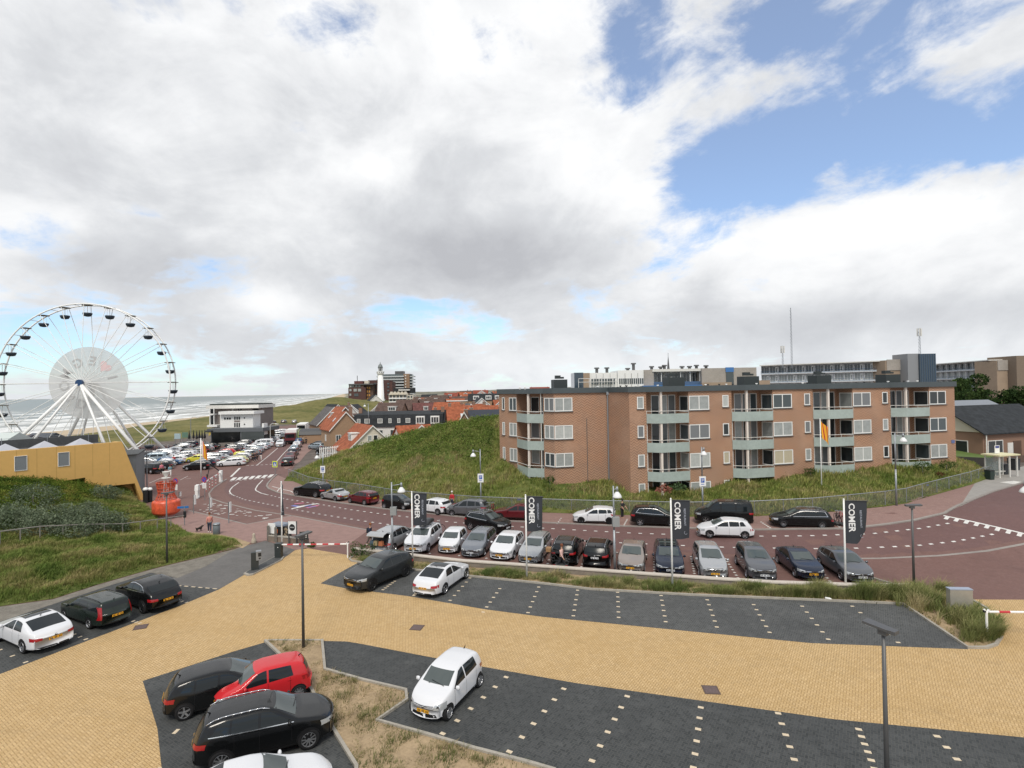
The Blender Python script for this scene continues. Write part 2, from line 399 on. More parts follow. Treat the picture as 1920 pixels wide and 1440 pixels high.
for i in range(len(fine) - 1):
 for j in range(k - 1):
  idx = (i * k + j, i * k + j + 1, (i + 1) * k + j + 1, (i + 1) * k + j)
  mb.f.append(list(idx)); mb.mi.append(0); mb.uv.append([uv[q] for q in idx])
mb.v = vs
m = bpy.data.materials.new('sea_water'); m.use_nodes = True; nt = m.node_tree; nt.nodes.clear(); t = NT(nt)
uvn = t.n('ShaderNodeTexCoord').outputs['UV']; s3 = t.n('ShaderNodeSeparateXYZ', None, Vector=uvn).outputs
pos = t.n('ShaderNodeNewGeometry').outputs['Position']
sv = t.m('MULTIPLY', s3[1], 100.0)
warp = t.noise(t.n('ShaderNodeCombineXYZ', None, X=t.m('MULTIPLY', s3[0], .9), Y=t.m('MULTIPLY', s3[1], 2.2), Z=0.0).outputs[0], 1.0, 5, .6)
ph = t.m('ADD', t.m('DIVIDE', sv, 62.0), t.m('MULTIPLY', warp, 2.2))
saw = t.m('FRACT', ph)
foamn = t.noise(t.n('ShaderNodeCombineXYZ', None, X=t.m('MULTIPLY', s3[0], 5.0), Y=t.m('MULTIPLY', s3[1], 22.0), Z=0.0).outputs[0], 1.0, 6, .65)
band = t.m('MULTIPLY', t.sm(saw, .30, .92), t.sm(t.m('ADD', foamn, t.m('MULTIPLY', t.noise(t.n('ShaderNodeCombineXYZ', None, X=t.m('MULTIPLY', s3[0], .7), Y=s3[1], Z=3.0).outputs[0], 1.0, 3), .6)), .62, .84))
near = t.sm(sv, 620.0, 200.0)
edge = t.m('MULTIPLY', t.sm(sv, 40.0, 3.0), t.sm(foamn, .35, .6))
foam = t.m('MAXIMUM', t.m('MULTIPLY', band, near), edge)
wcol = t.mix(t.noise(t.n('ShaderNodeCombineXYZ', None, X=s3[0], Y=t.m('MULTIPLY', s3[1], 6.0), Z=0.0).outputs[0], 1.0, 6, .6), (.120, .150, .145), (.20, .225, .215))
wcol = t.mix(t.sm(sv, 300.0, 0.0), wcol, (.27, .27, .24))
p = t.n('ShaderNodeBsdfPrincipled', None, Base_Color=t.mix(foam, wcol, (.80, .81, .80)), Roughness=t.m('ADD', t.m('MULTIPLY', foam, .4), .34))
p.inputs['Specular IOR Level'].default_value = .3
bp = t.n('ShaderNodeBump', None, Strength=.6, Distance=.5, Height=t.noise(t.vm('MULTIPLY', pos, (.22, .07, 1)), 1.0, 6, .65)); t.put(p.inputs['Normal'], bp.outputs[0])
t.n('ShaderNodeOutputMaterial', None, Surface=p.outputs[0])
struct(mb.build('sea', m))

# ---- paving
LOT = radians(-11)
tan_m = paving('tan_pavers', [(.48, .33, .155), (.60, .43, .225), (.43, .275, .105), (.64, .47, .25)], (.27, .17, .075), LOT - radians(45), .20, .10, .009)
dark_m = paving('charcoal_pavers', [(.052, .055, .056), (.095, .099, .101), (.048, .050, .051), (.150, .150, .145)], (.13, .13, .12), LOT - radians(45), .20, .10, .008, .5)
near_m = paving('near_charcoal_pavers', [(.036, .040, .041), (.074, .078, .079), (.034, .037, .038), (.115, .117, .113)], (.085, .085, .08), LOT - radians(45), .20, .10, .008, .4)
grey_asph = M('grey_asphalt', (.135, .130, .125), .9, spec=.2, var=.16, vscale=.8, bump=.2, bscale=60)
red_m = paving('red_brick_road', [(.155, .080, .066), (.205, .112, .094), (.140, .074, .064), (.245, .155, .135)], (.15, .10, .09), radians(8), .21, .07, .006, .35)
lane_m = paving('dark_red_carriageway', [(.145, .078, .070), (.175, .097, .088), (.125, .071, .066), (.20, .125, .115)], (.11, .07, .07), radians(8), .21, .07, .005, .45)
pink_m = paving('pink_brick_pavement', [(.25, .155, .135), (.32, .205, .175), (.225, .14, .125), (.36, .26, .23)], (.20, .13, .11), radians(-20), .21, .10, .007, .4)
slab_m = paving('grey_slabs', [(.30, .285, .265), (.36, .345, .32), (.27, .255, .235), (.38, .36, .33)], (.2, .19, .17), radians(10), .30, .30, .01, .3)
sand_m = M('sandy_soil', (.335, .250, .155), .95, spec=.15, var=.26, vscale=1.2, bump=.5, bscale=8)
rubble_m = M('grey_rubble_edge', (.185, .17, .145), .95, spec=.2, var=.3, vscale=1.6, bump=.5, bscale=9)
kerb_m = M('concrete_kerb', (.34, .315, .27), .85, spec=.2, var=.16, vscale=2)
line_m = M('white_road_paint', (.62, .61, .58), .7, var=.22, vscale=2)
mark_m = M('sandstone_marking_paver', (.60, .50, .36), .75, var=.15, vscale=3)
def sheet(name, pts, z, mat, world=False):
 bm = bmesh.new(); f = bm.faces.new([bm.verts.new((p[0], p[1], 0)) for p in pts])
 if any(p[0] > 6 and p[1] > 32 for p in pts):
  bmesh.ops.triangulate(bm, faces=bm.faces[:])
  for ax, ks in ((0, np.arange(8, 42, 2.0)), (1, np.arange(34, 48, 1.5))):
   for k in ks:
    bmesh.ops.bisect_plane(bm, geom=bm.verts[:] + bm.edges[:] + bm.faces[:], plane_co=(k, k, 0), plane_no=(1, 0, 0) if ax == 0 else (0, 1, 0))
 bmesh.ops.recalc_face_normals(bm, faces=bm.faces)
 for v in bm.verts: v.co.z = z + float(ramp_z(v.co.x, v.co.y))
 me = bpy.data.meshes.new(name); bm.to_mesh(me); bm.free(); me.materials.append(mat)
 if me.polygons[0].normal.z < 0: me.flip_normals()
 return struct(obj(name, me))
def drape(mb):
 mb.v = [(x, y, z + float(ramp_z(x, y))) for x, y, z in mb.v]; return mb
def W(pts): return [g2(*p) for p in pts]
# plaza of red brick under everything on this side
sheet('plaza', W([(-400, 1160), (-300, 960), (60, 905), (250, 850), (262, 838), (395, 832), (505, 822)]) + [(-97, 213), (-70, 213)] + W([(560, 862), (545, 885), (532, 905), (606, 935), (940, 972), (1292, 985), (1660, 962), (1858, 899), (1990, 868), (2600, 850), (3300, 1100)]) + [(40, 18), (0, 15), (-40, 15)], 0.0, red_m, True)
tanw = W([(0, 1264), (347, 1132), (411, 1105), (456, 1079), (533, 1046), (553, 1032), (573, 1027.5), (649, 1040), (662, 1045), (660, 1052), (760, 1075), (1300, 1117), (1694, 1100), (1740, 1112), (1818, 1124), (1925, 1124.5), (2300, 1135), (2700, 1250)]) + [(34, 10), (30, 4), (-14, 4), (-24, 14)]
sheet('yellow_brick_lot', tanw, .004, tan_m, True)
sheet('parking_bays', W([(-300, 1240), (-200, 1210), (0, 1160), (194, 1100), (283, 1072), (333, 1084), (411, 1105), (347, 1132), (0, 1264), (-300, 1385)]), .007, near_m, True)
sheet('asphalt_drive', W([(323, 1083), (386, 1062), (429, 1036), (471, 1021), (498, 1014), (553, 1031), (533, 1046), (500, 1056), (456, 1079), (411, 1105), (336, 1097)]), .009, grey_asph, True)
sheet('parking_bays', W([(601, 1094), (672, 1054.6), (764, 1068), (876, 1081), (1020, 1095.5), (1108, 1106), (1300, 1117), (1450, 1123), (1660, 1132), (1694, 1134), (1815.5, 1217.5), (1520, 1206), (1020, 1157), (912, 1143), (766, 1118), (647, 1103)]), .008, dark_m, True)
sheet('parking_bays', W([(607, 1202), (650, 1203), (680, 1208), (805, 1232), (907, 1250.6), (1080, 1281), (1560, 1348.5), (1920, 1383), (2500, 1450)]) + [(24, 9), (4, 9), (1.3, 14.5)] + W([(1040, 1447), (992, 1433), (888, 1406), (805, 1381), (707, 1353), (763, 1314), (761, 1296), (680, 1277), (609, 1257)]), .008, near_m, True)
sheet('parking_bays', W([(267.5, 1277), (437, 1222), (496.6, 1204.7), (529, 1233), (584, 1295), (620, 1361.6), (668.5, 1440)]) + [(-4.6, 14.8), (-11.2, 14.8)] + W([(303, 1440), (295, 1366), (281, 1320)]), .008, near_m, True)
bed1 = W([(504, 1202), (604, 1202), (609, 1257), (680, 1277), (761, 1296), (763, 1314), (707, 1353), (805, 1381), (888, 1406), (992, 1433), (1040, 1447)]) + [(1.3, 14.5), (4, 9), (-3.6, 9), (-4.6, 14.8)] + W([(668.5, 1440), (620, 1361.6), (584, 1295), (529, 1233)])
sheet('planting_bed', bed1, .03, sand_m, True)
WALLPX = [(662, 1037), (764, 1049), (866, 1061), (1020, 1072), (1300, 1093), (1450, 1103), (1625, 1109), (1710, 1109)]
bed2 = W([(660, 1041), (764, 1051), (866, 1063), (1020, 1074), (1300, 1094), (1450, 1104), (1625, 1109), (1712, 1107), (1740, 1110), (1818, 1124), (1850, 1142), (1873, 1172), (1878, 1195), (1868, 1210), (1850, 1216), (1815, 1217), (1694, 1134), (1660, 1132), (1450, 1123), (1300, 1117), (1108, 1106), (1020, 1095.5), (876, 1081), (764, 1068), (672, 1054.6), (655, 1050)])
sheet('planting_bed', bed2, .03, sand_m, True)
# carriageway and pavements
UP = [(502, 928), (537, 936), (575, 942), (602, 946), (655, 955.6), (722, 964.6), (845, 979), (955, 987), (1117, 996), (1290, 1003), (1428, 1005.5), (1513, 1005), (1634, 1001), (1725, 991), (1787, 980)]
LO = [(431, 926), (458, 937), (500, 945), (571, 959), (604, 965), (678, 976.5), (745, 986), (880, 1001), (1037, 1011.5), (1210, 1020), (1365, 1026.5), (1455, 1028), (1524, 1029), (1612, 1028), (1715, 1023.6), (1794, 1015), (1871, 1000)]
KERBF = [(504, 917), (521, 924), (558, 931), (641, 944), (720, 954.6), (820, 965), (933, 977), (1079, 983), (1212, 988.5), (1415, 994), (1590, 992), (1660, 984), (1715, 976), (1771, 963), (1860, 923), (1920, 905), (2050, 872)]
FENCE = [(541, 896), (578, 912), (606, 918), (674, 928), (747, 941), (820, 948), (893, 954), (960, 957), (1072, 961), (1180, 964), (1292, 967), (1415, 966), (1524, 961), (1590, 955), (1660, 948), (1700, 942), (1757, 925), (1821, 907), (1862, 893)]
sheet('carriageway', W([(450, 877), (433, 894), (425, 908), (420, 920), (431, 933), (458, 944), (500, 952), (571, 967), (678, 986), (745, 996), (880, 1012), (1037, 1022), (1210, 1032), (1365, 1039), (1524, 1042), (1640, 1041), (1740, 1036), (1830, 1027), (1920, 1012), (2200, 965), (2200, 860), (2050, 872), (1920, 905), (1860, 923), (1771, 963), (1715, 976), (1660, 984), (1590, 992), (1415, 994), (1212, 988.5), (1079, 983), (933, 977), (820, 965), (720, 954.6), (641, 944), (558, 931), (521, 924), (504, 917), (500, 912), (503, 905), (512, 897), (527, 872)]), .004, lane_m, True)
sheet('street', W([(450, 877), (527, 872), (548, 836)]) + [(-73, 210), (-84, 211)] + W([(521, 840), (481, 870)]), .005, lane_m, True)
sheet('pavement', W([(502, 907), (500, 912), (504, 917), (521, 924), (558, 931), (641, 944), (720, 954.6), (820, 965), (933, 977), (1079, 983), (1212, 988.5), (1415, 994), (1590, 992), (1660, 984), (1715, 976), (1771, 963), (1800, 950), (1828, 906), (1757, 923), (1700, 940), (1660, 946), (1590, 953), (1524, 959), (1415, 964), (1292, 965), (1180, 962), (1072, 959), (960, 955), (893, 952), (820, 946), (747, 939), (674, 926), (606, 916), (578, 910), (535, 897), (519, 890), (510, 898)]), .006, pink_m, True)
sheet('pavement', W([(1800, 950), (1860, 923), (1920, 905), (2050, 872), (2050, 850), (1900, 878), (1862, 891), (1828, 906)]), .007, slab_m, True)
sheet('pavement', W([(548, 836), (527, 872), (536, 880), (562, 866), (575, 850)]) + [(-66, 212), (-73, 210)], .006, pink_m, True)
sheet('pavement', W([(262, 948), (340, 972), (355, 957), (462, 983), (548, 967), (691, 994), (655, 1020), (553, 1031), (498, 1013), (455, 1020), (360, 1004), (270, 950)]), .004, M('pink_clinker', (.27, .175, .155), .85, spec=.2, var=.14, vscale=1.5), True)
# kerbs: real steps
def strip(mb, pts, w, z0, z1, closed=False, mi=0):
 pts = [Vector((p[0], p[1])) for p in pts]
 if z1 < .2 and not closed:
  q = []
  for a, b in zip(pts[:-1], pts[1:]):
   k = max(1, int((b - a).length / 1.5)); q += [a.lerp(b, i / k) for i in range(k)]
  pts = q + [pts[-1]]
 n = len(pts); L_, R_ = [], []
 for i in range(n):
  a = pts[i - 1] if (i > 0 or closed) else None; b = pts[(i + 1) % n] if (i < n - 1 or closed) else None
  d = ((pts[i] - a).normalized() if a is not None else Vector((0, 0))) + ((b - pts[i]).normalized() if b is not None else Vector((0, 0)))
  d.normalize(); q = Vector((-d.y, d.x)) * w / 2; L_.append(pts[i] + q); R_.append(pts[i] - q)
 for i in range(n - (0 if closed else 1)):
  j = (i + 1) % n
  a, b, c, d = L_[i], L_[j], R_[j], R_[i]
  mb.add([(a.x, a.y, z0), (b.x, b.y, z0), (c.x, c.y, z0), (d.x, d.y, z0), (a.x, a.y, z1), (b.x, b.y, z1), (c.x, c.y, z1), (d.x, d.y, z1)],
               [(7, 6, 5, 4), (0, 1, 5, 4), (2, 3, 7, 6), (1, 2, 6, 5), (3, 0, 4, 7)], mi)
 return mb
kb = MB()
strip(kb, W([(502, 1201), (604, 1201)]), .12, 0, .05)
strip(kb, W([(604, 1202), (609, 1257), (680, 1277), (761, 1296), (763, 1314), (707, 1353), (805, 1381), (888, 1406), (992, 1433), (1040, 1447)]) + [(1.3, 14.5)], .12, 0, .11)
strip(kb, W([(497, 1203), (529, 1233), (584, 1295), (620, 1361.6), (668.5, 1440)]) + [(-4.6, 14.8)], .12, 0, .11)
strip(kb, W([(672, 1054.6), (764, 1068), (876, 1081), (1020, 1095.5), (1108, 1106), (1300, 1117), (1450, 1123), (1660, 1132), (1694, 1134), (1815, 1216), (1850, 1216), (1868, 1210), (1878, 1195), (1873, 1172), (1850, 1142), (1818, 1124)]), .13, 0, .11)
strip(kb, W([(662, 1044), (655, 1049), (660, 1053), (672, 1054.6)]), .13, 0, .10)
drape(kb); struct(kb.build('kerb', kerb_m))
kb = MB()
strip(kb, W([(519, 890), (510, 898), (502, 907), (500, 912)] + KERBF), .22, 0, .09)
strip(kb, W([(354, 957), (462, 983), (548, 967), (691, 994)]), .20, 0, .012)
strip(kb, W([(425, 898), (400, 915), (392, 925), (394, 934), (417, 942), (479, 957), (548, 967)]), .20, 0, .012)
strip(kb, W([(1530, 1048), (1650, 1047), (1760, 1042), (1850, 1033), (1925, 1019), (2200, 965)]), .22, 0, .012)
strip(kb, W([(1632, 1084), (1650, 1090), (1672, 1096)]), .15, 0, .12)
drape(kb); struct(kb.build('kerb', M('grey_kerb', (.27, .245, .225), .85, spec=.2, var=.14, vscale=2)))
sheet('rubble_edge', W([(-200, 1190), (0, 1138), (100, 1124), (187, 1096), (281, 1069), (333, 1056), (400, 1040), (440, 1030), (458, 1024), (471, 1021), (429, 1036), (386, 1062), (333, 1084), (283, 1074), (194, 1102), (0, 1166), (-200, 1220)]), .012, rubble_m, True)
sheet('sand_path', W([(345, 998), (400, 1000), (440, 1008), (470, 1018), (455, 1028), (400, 1012), (330, 1014)]), .014, sand_m, True)

# ---- painted and laid markings
mk = MB()
def dash(mb, px, py, ln, wd, ang, z=.014):
 c = G(px, py); mb.box((c.x, c.y, z), (ln, wd, .006), ang)
def along(mb, pts, step, ln, wd, across=False, z=.014):
 q = [Vector(g2(*p)) for p in pts]; acc = 0.0
 for a, b in zip(q[:-1], q[1:]):
  L_ = (b - a).length; d = (b - a) / L_; s_ = acc
  while s_ < L_:
   c = a + d * s_; mb.box((c.x, c.y, z), (ln, wd, .006), atan2(d.y, d.x)); s_ += step
  acc = s_ - L_
along(mk, UP, .94, .30, .17); along(mk, LO, .94, .30, .17)
def pline(mb, pts, w, z=.011): strip(mb, W(pts), w, z, z + .006)
pline(mk, [(450, 877.5), (433, 894)], .3); pline(mk, [(448, 904.6), (436, 913), (431, 919), (430.5, 922), (433, 926), (440, 930)], .14)
pline(mk, [(493, 900), (483, 910), (479, 917), (480, 920), (490, 925), (502, 928)], .14)
pline(mk, [(521, 840), (501, 857), (481, 873)], .14); pline(mk, [(546, 836), (532, 850), (519, 865)], .14)
along(mk, [(464.6, 873), (527, 870)], .75, .4, .3)
along(mk, [(433, 902.3), (508, 896)], .62, .32, .22)
for k in range(7):
 x = 437 + k * 11.6; y = 898.6 - k * .95
 a, b = Vector(g2(x - 2.5, y + 2.2)), Vector(g2(x + 4, y - 3.2)); d = b - a
 mk.box(((a.x + b.x) / 2, (a.y + b.y) / 2, .012), (d.length, .55, .006), atan2(d.y, d.x))
pline(mk, [(510, 912), (531, 918), (545, 921), (560, 929)], .12); pline(mk, [(519, 922), (529, 911)], .12)
pline(mk, [(1769, 967), (1925, 1002)], .22)
a, b = Vector(g2(1769, 967)), Vector(g2(1925, 1002)); d = (b - a).normalized(); n_ = Vector((d.y, -d.x))
for k in range(int((b - a).length / .62)):
 c = a + d * (.3 + k * .62) + n_ * .45; mk.box((c.x, c.y, .012), (.26, .75, .006), atan2(d.y, d.x))
for (x0, y0, x1, y1, n, wd) in [(1045, 982, 1052, 972, 4, .12), (1170, 985, 1176, 974, 7, .14), (1290, 991, 1288, 978, 6, .14), (1427, 979, 1444, 990, 6, .14), (1560, 979, 1574, 988, 5, .14), (712, 953, 722, 945, 4, .1), (948, 971, 968, 973, 3, .15)]:
 for k in range(n):
  f = k / max(1, n - 1); dash(mk, x0 + (x1 - x0) * f, y0 + (y1 - y0) * f, .2, wd, 1.2)
# dotted bays of the street-side row
for (xa, ya, xb, yb, n) in [(1036, 1036, 1024, 1064, 5), (1092, 1058, 1088, 1068, 3), (1162, 1056, 1157, 1071, 4), (1227, 1044, 1227, 1078, 8), (1296, 1044, 1303, 1080, 9), (1360, 1048, 1384, 1084, 8), (1448, 1080, 1460, 1090, 3), (1546, 1078, 1556, 1090, 3), (958, 1050, 967, 1040, 2), (906, 1054, 912, 1047, 2), (800, 1044, 806, 1038, 2), (855, 1050, 861, 1042, 2)]:
 for k in range(n):
  f = k / max(1, n - 1); dash(mk, xa + (xb - xa) * f, ya + (yb - ya) * f, .16, .16, .2)
# stars and dots of the shared square
for k in range(150):
 x, y = R.uniform(372, 560), R.uniform(936, 982)
 top = np.interp(x, [372, 394, 417, 479, 548], [945, 938, 945, 960, 969]); bot = np.interp(x, [360, 462, 548], [958, 980, 967])
 if top + 1 < y < bot - 1: dash(mk, x, y, *((.55, .2) if k % 6 == 0 else (.26, .12)), R.uniform(-.2, .3))
for (x0, y0, x1, y1) in [(280, 906, 310, 893), (338, 900, 352, 893), (348, 898, 358, 897)]:
 pline(mk, [(x0, y0), (x1, y1)], .07)
drape(mk); struct(mk.build('road_markings', line_m))
# coloured word painted on the carriageway
pk = MB()
pt = [((548, 948), (566, 951), 0, .5), ((556, 951), (592, 945), 1, .35), ((548, 954), (596, 944.5), 1, .35), ((575, 953), (597, 948), 2, .5), ((552, 945.5), (570, 943.5), 2, .4), ((578, 952), (592, 950), 0, .3), ((572, 950), (584, 947), 0, .3)]
for k, ((x0, y0), (x1, y1), mi, wd) in enumerate(pt):
 strip(pk, W([(x0, y0), (x1, y1)]), wd, .018 + k * .004, .021 + k * .004, mi=mi)
drape(pk); struct(pk.build('road_markings', [M('blue_road_paint', (.16, .18, .42), .8), line_m, M('pink_road_paint', (.50, .16, .24), .8)]))
# bay marking pavers of the car park
bm_ = MB()
def bays(lines, n, ln=.21, wd=.105, rz=None):
 for (x0, y0, x1, y1) in lines:
  a, b = Vector(g2(x0, y0)), Vector(g2(x1, y1)); ang = atan2((b - a).y, (b - a).x)
  for k in range(n):
   c = a.lerp(b, k / (n - 1)); bm_.box((c.x, c.y, .0125), (wd * 1.15, ln * .9, .006), ang + (rz or 0))
bays([(937, 1104, 906, 1148), (1010, 1101, 990, 1149), (1083, 1107, 1075, 1155), (1158, 1111, 1160, 1158), (1239.5, 1117, 1248, 1166), (1326, 1125, 1344, 1176), (1413, 1134, 1443, 1186), (1504, 1137, 1553, 1199), (1598, 1137, 1684, 1205), (881, 1084, 844, 1126), (740, 1090, 718, 1106), (784, 1109, 776, 1117)], 6)
bays([(949, 1270, 830, 1376), (1057, 1292, 955, 1410), (1176, 1306, 1110, 1427), (1314, 1327, 1300, 1440), (1459, 1338, 1498, 1450), (1610, 1368, 1640, 1442), (1757, 1381, 1860, 1500)], 6, .23, .12)
bays([(0, 1219, 48, 1242), (139, 1190, 161, 1199), (250, 1165, 262, 1169), (333, 1126, 350, 1130)], 3, .2, .11)
bays([(330, 1372, 295, 1445)], 2, .3, .12, 1.2)
along(bm_, [(336, 1098.5), (411, 1105)], .55, .3, .10, z=.016)
drape(bm_); struct(bm_.build('bay_markings', mark_m))

# ---- dunes near the camera
def dune(name, poly, ctrl, mat, step, noise=.12, nscale=7.0, edge=1.2):
 f = rbf(ctrl); xs = [p[0] for p in poly]; ys = [p[1] for p in poly]
 X = np.arange(min(xs) - step, max(xs) + 2 * step, step); Y = np.arange(min(ys) - step, max(ys) + 2 * step, step)
 GX, GY = np.meshgrid(X, Y)
 # distance to the outline keeps the rim on the pavement
 P0 = np.array([p[:2] for p in poly]); P1 = np.roll(P0, -1, 0); D = np.full(GX.shape, 1e9); CX = GX.copy(); CY = GY.copy()
 for a, b in zip(P0, P1):
  d = b - a; L2 = max(1e-9, d @ d); tt = np.clip(((GX - a[0]) * d[0] + (GY - a[1]) * d[1]) / L2, 0, 1)
  qx, qy = a[0] + tt * d[0], a[1] + tt * d[1]; dd = np.hypot(GX - qx, GY - qy); mk_ = dd < D
  CX[mk_] = qx[mk_]; CY[mk_] = qy[mk_]; D = np.minimum(D, dd)
 ins = inside(poly, GX, GY)
 def hz(x, y, d): return f(x, y) + bumps(x, y, nscale) * noise * np.clip(d / edge, 0, 1)
 near = (~ins) & (D < step * 1.5)
 GX[near] = CX[near]; GY[near] = CY[near]; D[near] = 0
 use = ins | near
 Z = hz(GX, GY, D); Z = np.where(D <= 0, ramp_z(GX, GY) + .02, Z)
 idx = -np.ones(GX.shape, int); idx[use] = np.arange(use.sum())
 vs = np.stack([GX[use], GY[use], Z[use]], -1)
 q = np.stack([idx[:-1, :-1], idx[:-1, 1:], idx[1:, 1:], idx[1:, :-1]], -1).reshape(-1, 4); q = q[(q >= 0).all(1)]
 me = bpy.data.meshes.new(name); me.from_pydata(vs.tolist(), [], q.tolist()); me.materials.append(mat)
 me.polygons.foreach_set('use_smooth', [True] * len(me.polygons)); me.validate()
 struct(obj(name, me))
 def zat(x, y):
  x = np.asarray(x, float); y = np.asarray(y, float); D = np.full(x.shape, 1e9)
  for a, b in zip(P0, P1):
   d = b - a; L2 = max(1e-9, d @ d); tt = np.clip(((x - a[0]) * d[0] + (y - a[1]) * d[1]) / L2, 0, 1)
   D = np.minimum(D, np.hypot(x - a[0] - tt * d[0], y - a[1] - tt * d[1]))
  return hz(x, y, D), D
 return zat
m = bpy.data.materials.new('dune_turf'); m.use_nodes = True; nt = m.node_tree; nt.nodes.clear(); t = NT(nt)
pos = t.n('ShaderNodeNewGeometry').outputs['Position']
q = t.m('ADD', t.m('MULTIPLY', t.noise(pos, .16, 6, .62, .5), .6), t.m('MULTIPLY', t.noise(pos, 2.2, 5, .7), .4))
c = t.ramp(q, [(.33, (.060, .090, .022)), (.45, (.10, .13, .034)), (.55, (.145, .155, .05)), (.66, (.20, .18, .075)), (.78, (.27, .22, .12))])
p = t.n('ShaderNodeBsdfPrincipled', None, Base_Color=c, Roughness=.95); p.inputs['Specular IOR Level'].default_value = .1
b_ = t.n('ShaderNodeBump', None, Strength=1.0, Distance=.25, Height=t.noise(pos, 2.6, 6, .7)); t.put(p.inputs['Normal'], b_.outputs[0])
t.n('ShaderNodeOutputMaterial', None, Surface=p.outputs[0]); turf = m
pl = lambda px, py, Y: tuple(P(px, py, Y))
polyL = W([(-420, 1200), (-200, 1182), (0, 1137), (100, 1123), (187, 1095), (281, 1068), (333, 1055), (400, 1039), (440, 1029), (455, 1023), (440, 1010), (400, 1003), (362, 1002), (350, 996), (300, 972), (268, 944), (225, 935), (180, 925), (0, 915), (-300, 925)])
ctlL = [(*p, 0) for p in polyL[:16]] + [pl(150, 906, 59), pl(100, 905, 56), pl(50, 904, 54), pl(0, 904, 52), pl(-150, 910, 48), pl(-400, 920, 40), pl(200, 916, 61), pl(240, 931, 61.5),
  pl(345, 988, 49.5), pl(230, 1000, 46), pl(100, 1016, 42), pl(0, 1028, 40), pl(290, 1020, 43), pl(150, 1050, 38), (-47, 66, 2.2), (-60, 62, 3.5), (-75, 50, 3.0)]
zL = dune('dune', polyL, ctlL, turf, .55, .13, 5.0)
polyR = W([(532, 902), (541, 899), (578, 914), (606, 920), (674, 930), (747, 943), (820, 950), (893, 956), (960, 959), (1072, 963), (1180, 966), (1292, 969), (1415, 968), (1524, 963), (1590, 957), (1660, 950), (1700, 944), (1757, 927), (1821, 909), (1862, 894)]) + [(64, 78), (52, 96), (20, 100), (-12, 98), (-26, 98), (-34, 93)] + W([(560, 884), (545, 886)])
KB = 1.0714
ctlR = [(*p, .02 + float(ramp_z(*p))) for p in polyR[:20]] + [(64, 78, 2.6), (52, 96, 2.8), (20, 100, 3), (-12, 98, 2.0), (-26, 98, .5), (-34, 93, .2), (*g2(560, 884), .05), (*g2(545, 886), .02)] + \
       [pl(a, b, c * KB) for a, b, c in [(1150, 922, 51.6), (1180, 929, 51), (1240, 925, 51.6), (1320, 922, 51.6), (1372, 905, 52.6), (1400, 903, 53), (1450, 897, 53.8), (1520, 884, 54.2), (1600, 881, 54.8), (1662, 874, 55.4), (1740, 868, 56.4), (1782, 858, 57.5),
  (1138, 904, 54.5), (1090, 909, 53.8), (1038, 917, 53), (1000, 901, 55), (968, 888, 57.5), (935, 866, 60)]] + [(0, 71, 5.2), (6, 67, 3.6), (20, 64, 3.0), (35, 68, 3.4), (48, 71, 3.6),
  pl(640, 849, 84), pl(700, 833, 84), pl(760, 816, 83), pl(820, 801, 81), pl(880, 792, 79), pl(934, 784, 77.5), (5, 80, 7.6), (15, 84, 6.0), (30, 84, 5), (46, 80, 4),
  pl(600, 866, 86), pl(575, 875, 88), pl(700, 890, 70), pl(800, 890, 66), pl(880, 880, 67), pl(1830, 868, 68), pl(1700, 905, 55), pl(1600, 918, 54), pl(1450, 930, 53), pl(1300, 945, 53)]
zR = dune('dune', polyR, ctlR, turf, .7, .15, 6.0, 3.0)
# ================================================================== CARS
def paint(name, col, rough=.3, metal=0.0): return M(name, col, rough * .7, metal, .24, coat=.42)
PAINT = {'white': paint('white_car_paint', (.64, .65, .67)), 'black': paint('black_car_paint', (.005, .0055, .006)), 'navy': paint('navy_car_paint', (.016, .022, .040)),
         'red': paint('red_car_paint', (.52, .022, .028)), 'darkred': paint('dark_red_car_paint', (.10, .012, .016)), 'silver': paint('silver_car_paint', (.42, .43, .44), .3, .5),
         'grey': paint('grey_car_paint', (.13, .135, .145), .3, .4), 'darkgrey': paint('dark_grey_car_paint', (.028, .031, .033), .35, .2), 'steelgrey': paint('steel_grey_car_paint', (.20, .215, .24), .3, .5),
         'bronze': paint('bronze_car_paint', (.30, .26, .235), .3, .4), 'green': paint('dark_green_car_paint', (.014, .022, .018)), 'yellow': paint('yellow_car_paint', (.55, .52, .05)),
         'blue': paint('blue_car_paint', (.03, .09, .20)), 'paleblue': paint('pale_blue_car_paint', (.30, .36, .40), .3, .4), 'lime': paint('pale_yellow_car_paint', (.50, .50, .28)), 'purple': paint('purple_car_paint', (.14, .09, .13))}
rubber = M('tyre_rubber', (.014, .014, .015), .85, spec=.2)
alloy = M('alloy_rim', (.42, .43, .45), .3, .8); darkalloy = M('dark_alloy_rim', (.035, .037, .04), .35, .6)
trim = M('black_trim', (.010, .010, .011), .5, spec=.3); chrome = M('chrome_trim', (.70, .71, .72), .15, .9)
lampglass = M('headlight_glass', (.45, .47, .48), .08, .3, spec=.8); redlamp = M('red_lamp_glass', (.30, .010, .014), .15, spec=.6)
plate_y = M('yellow_number_plate', (.72, .36, .015), .5); plate_w = M('white_number_plate', (.62, .64, .66), .5); ink = M('black_ink', (.02, .02, .02), .7)
wsglass = M('windscreen_glass', (.060, .075, .074), .05, spec=.7)
reglass = M('rear_window_glass', (.014, .018, .020), .22, spec=.35)
under = M('car_underside', (.012, .012, .012), .9)

def fn(pts, L, k=.16):
 xs = np.linspace(-.6, L + .6, 1200); z = np.interp(xs, [p[0] for p in pts], [p[1] for p in pts])
 n = max(1, int(k / (xs[1] - xs[0]))); ker = np.ones(n) / n
 for _ in range(2): z = np.convolve(np.pad(z, n, mode='edge'), ker, 'same')[n:-n]
 return lambda x: np.interp(x, xs, z)
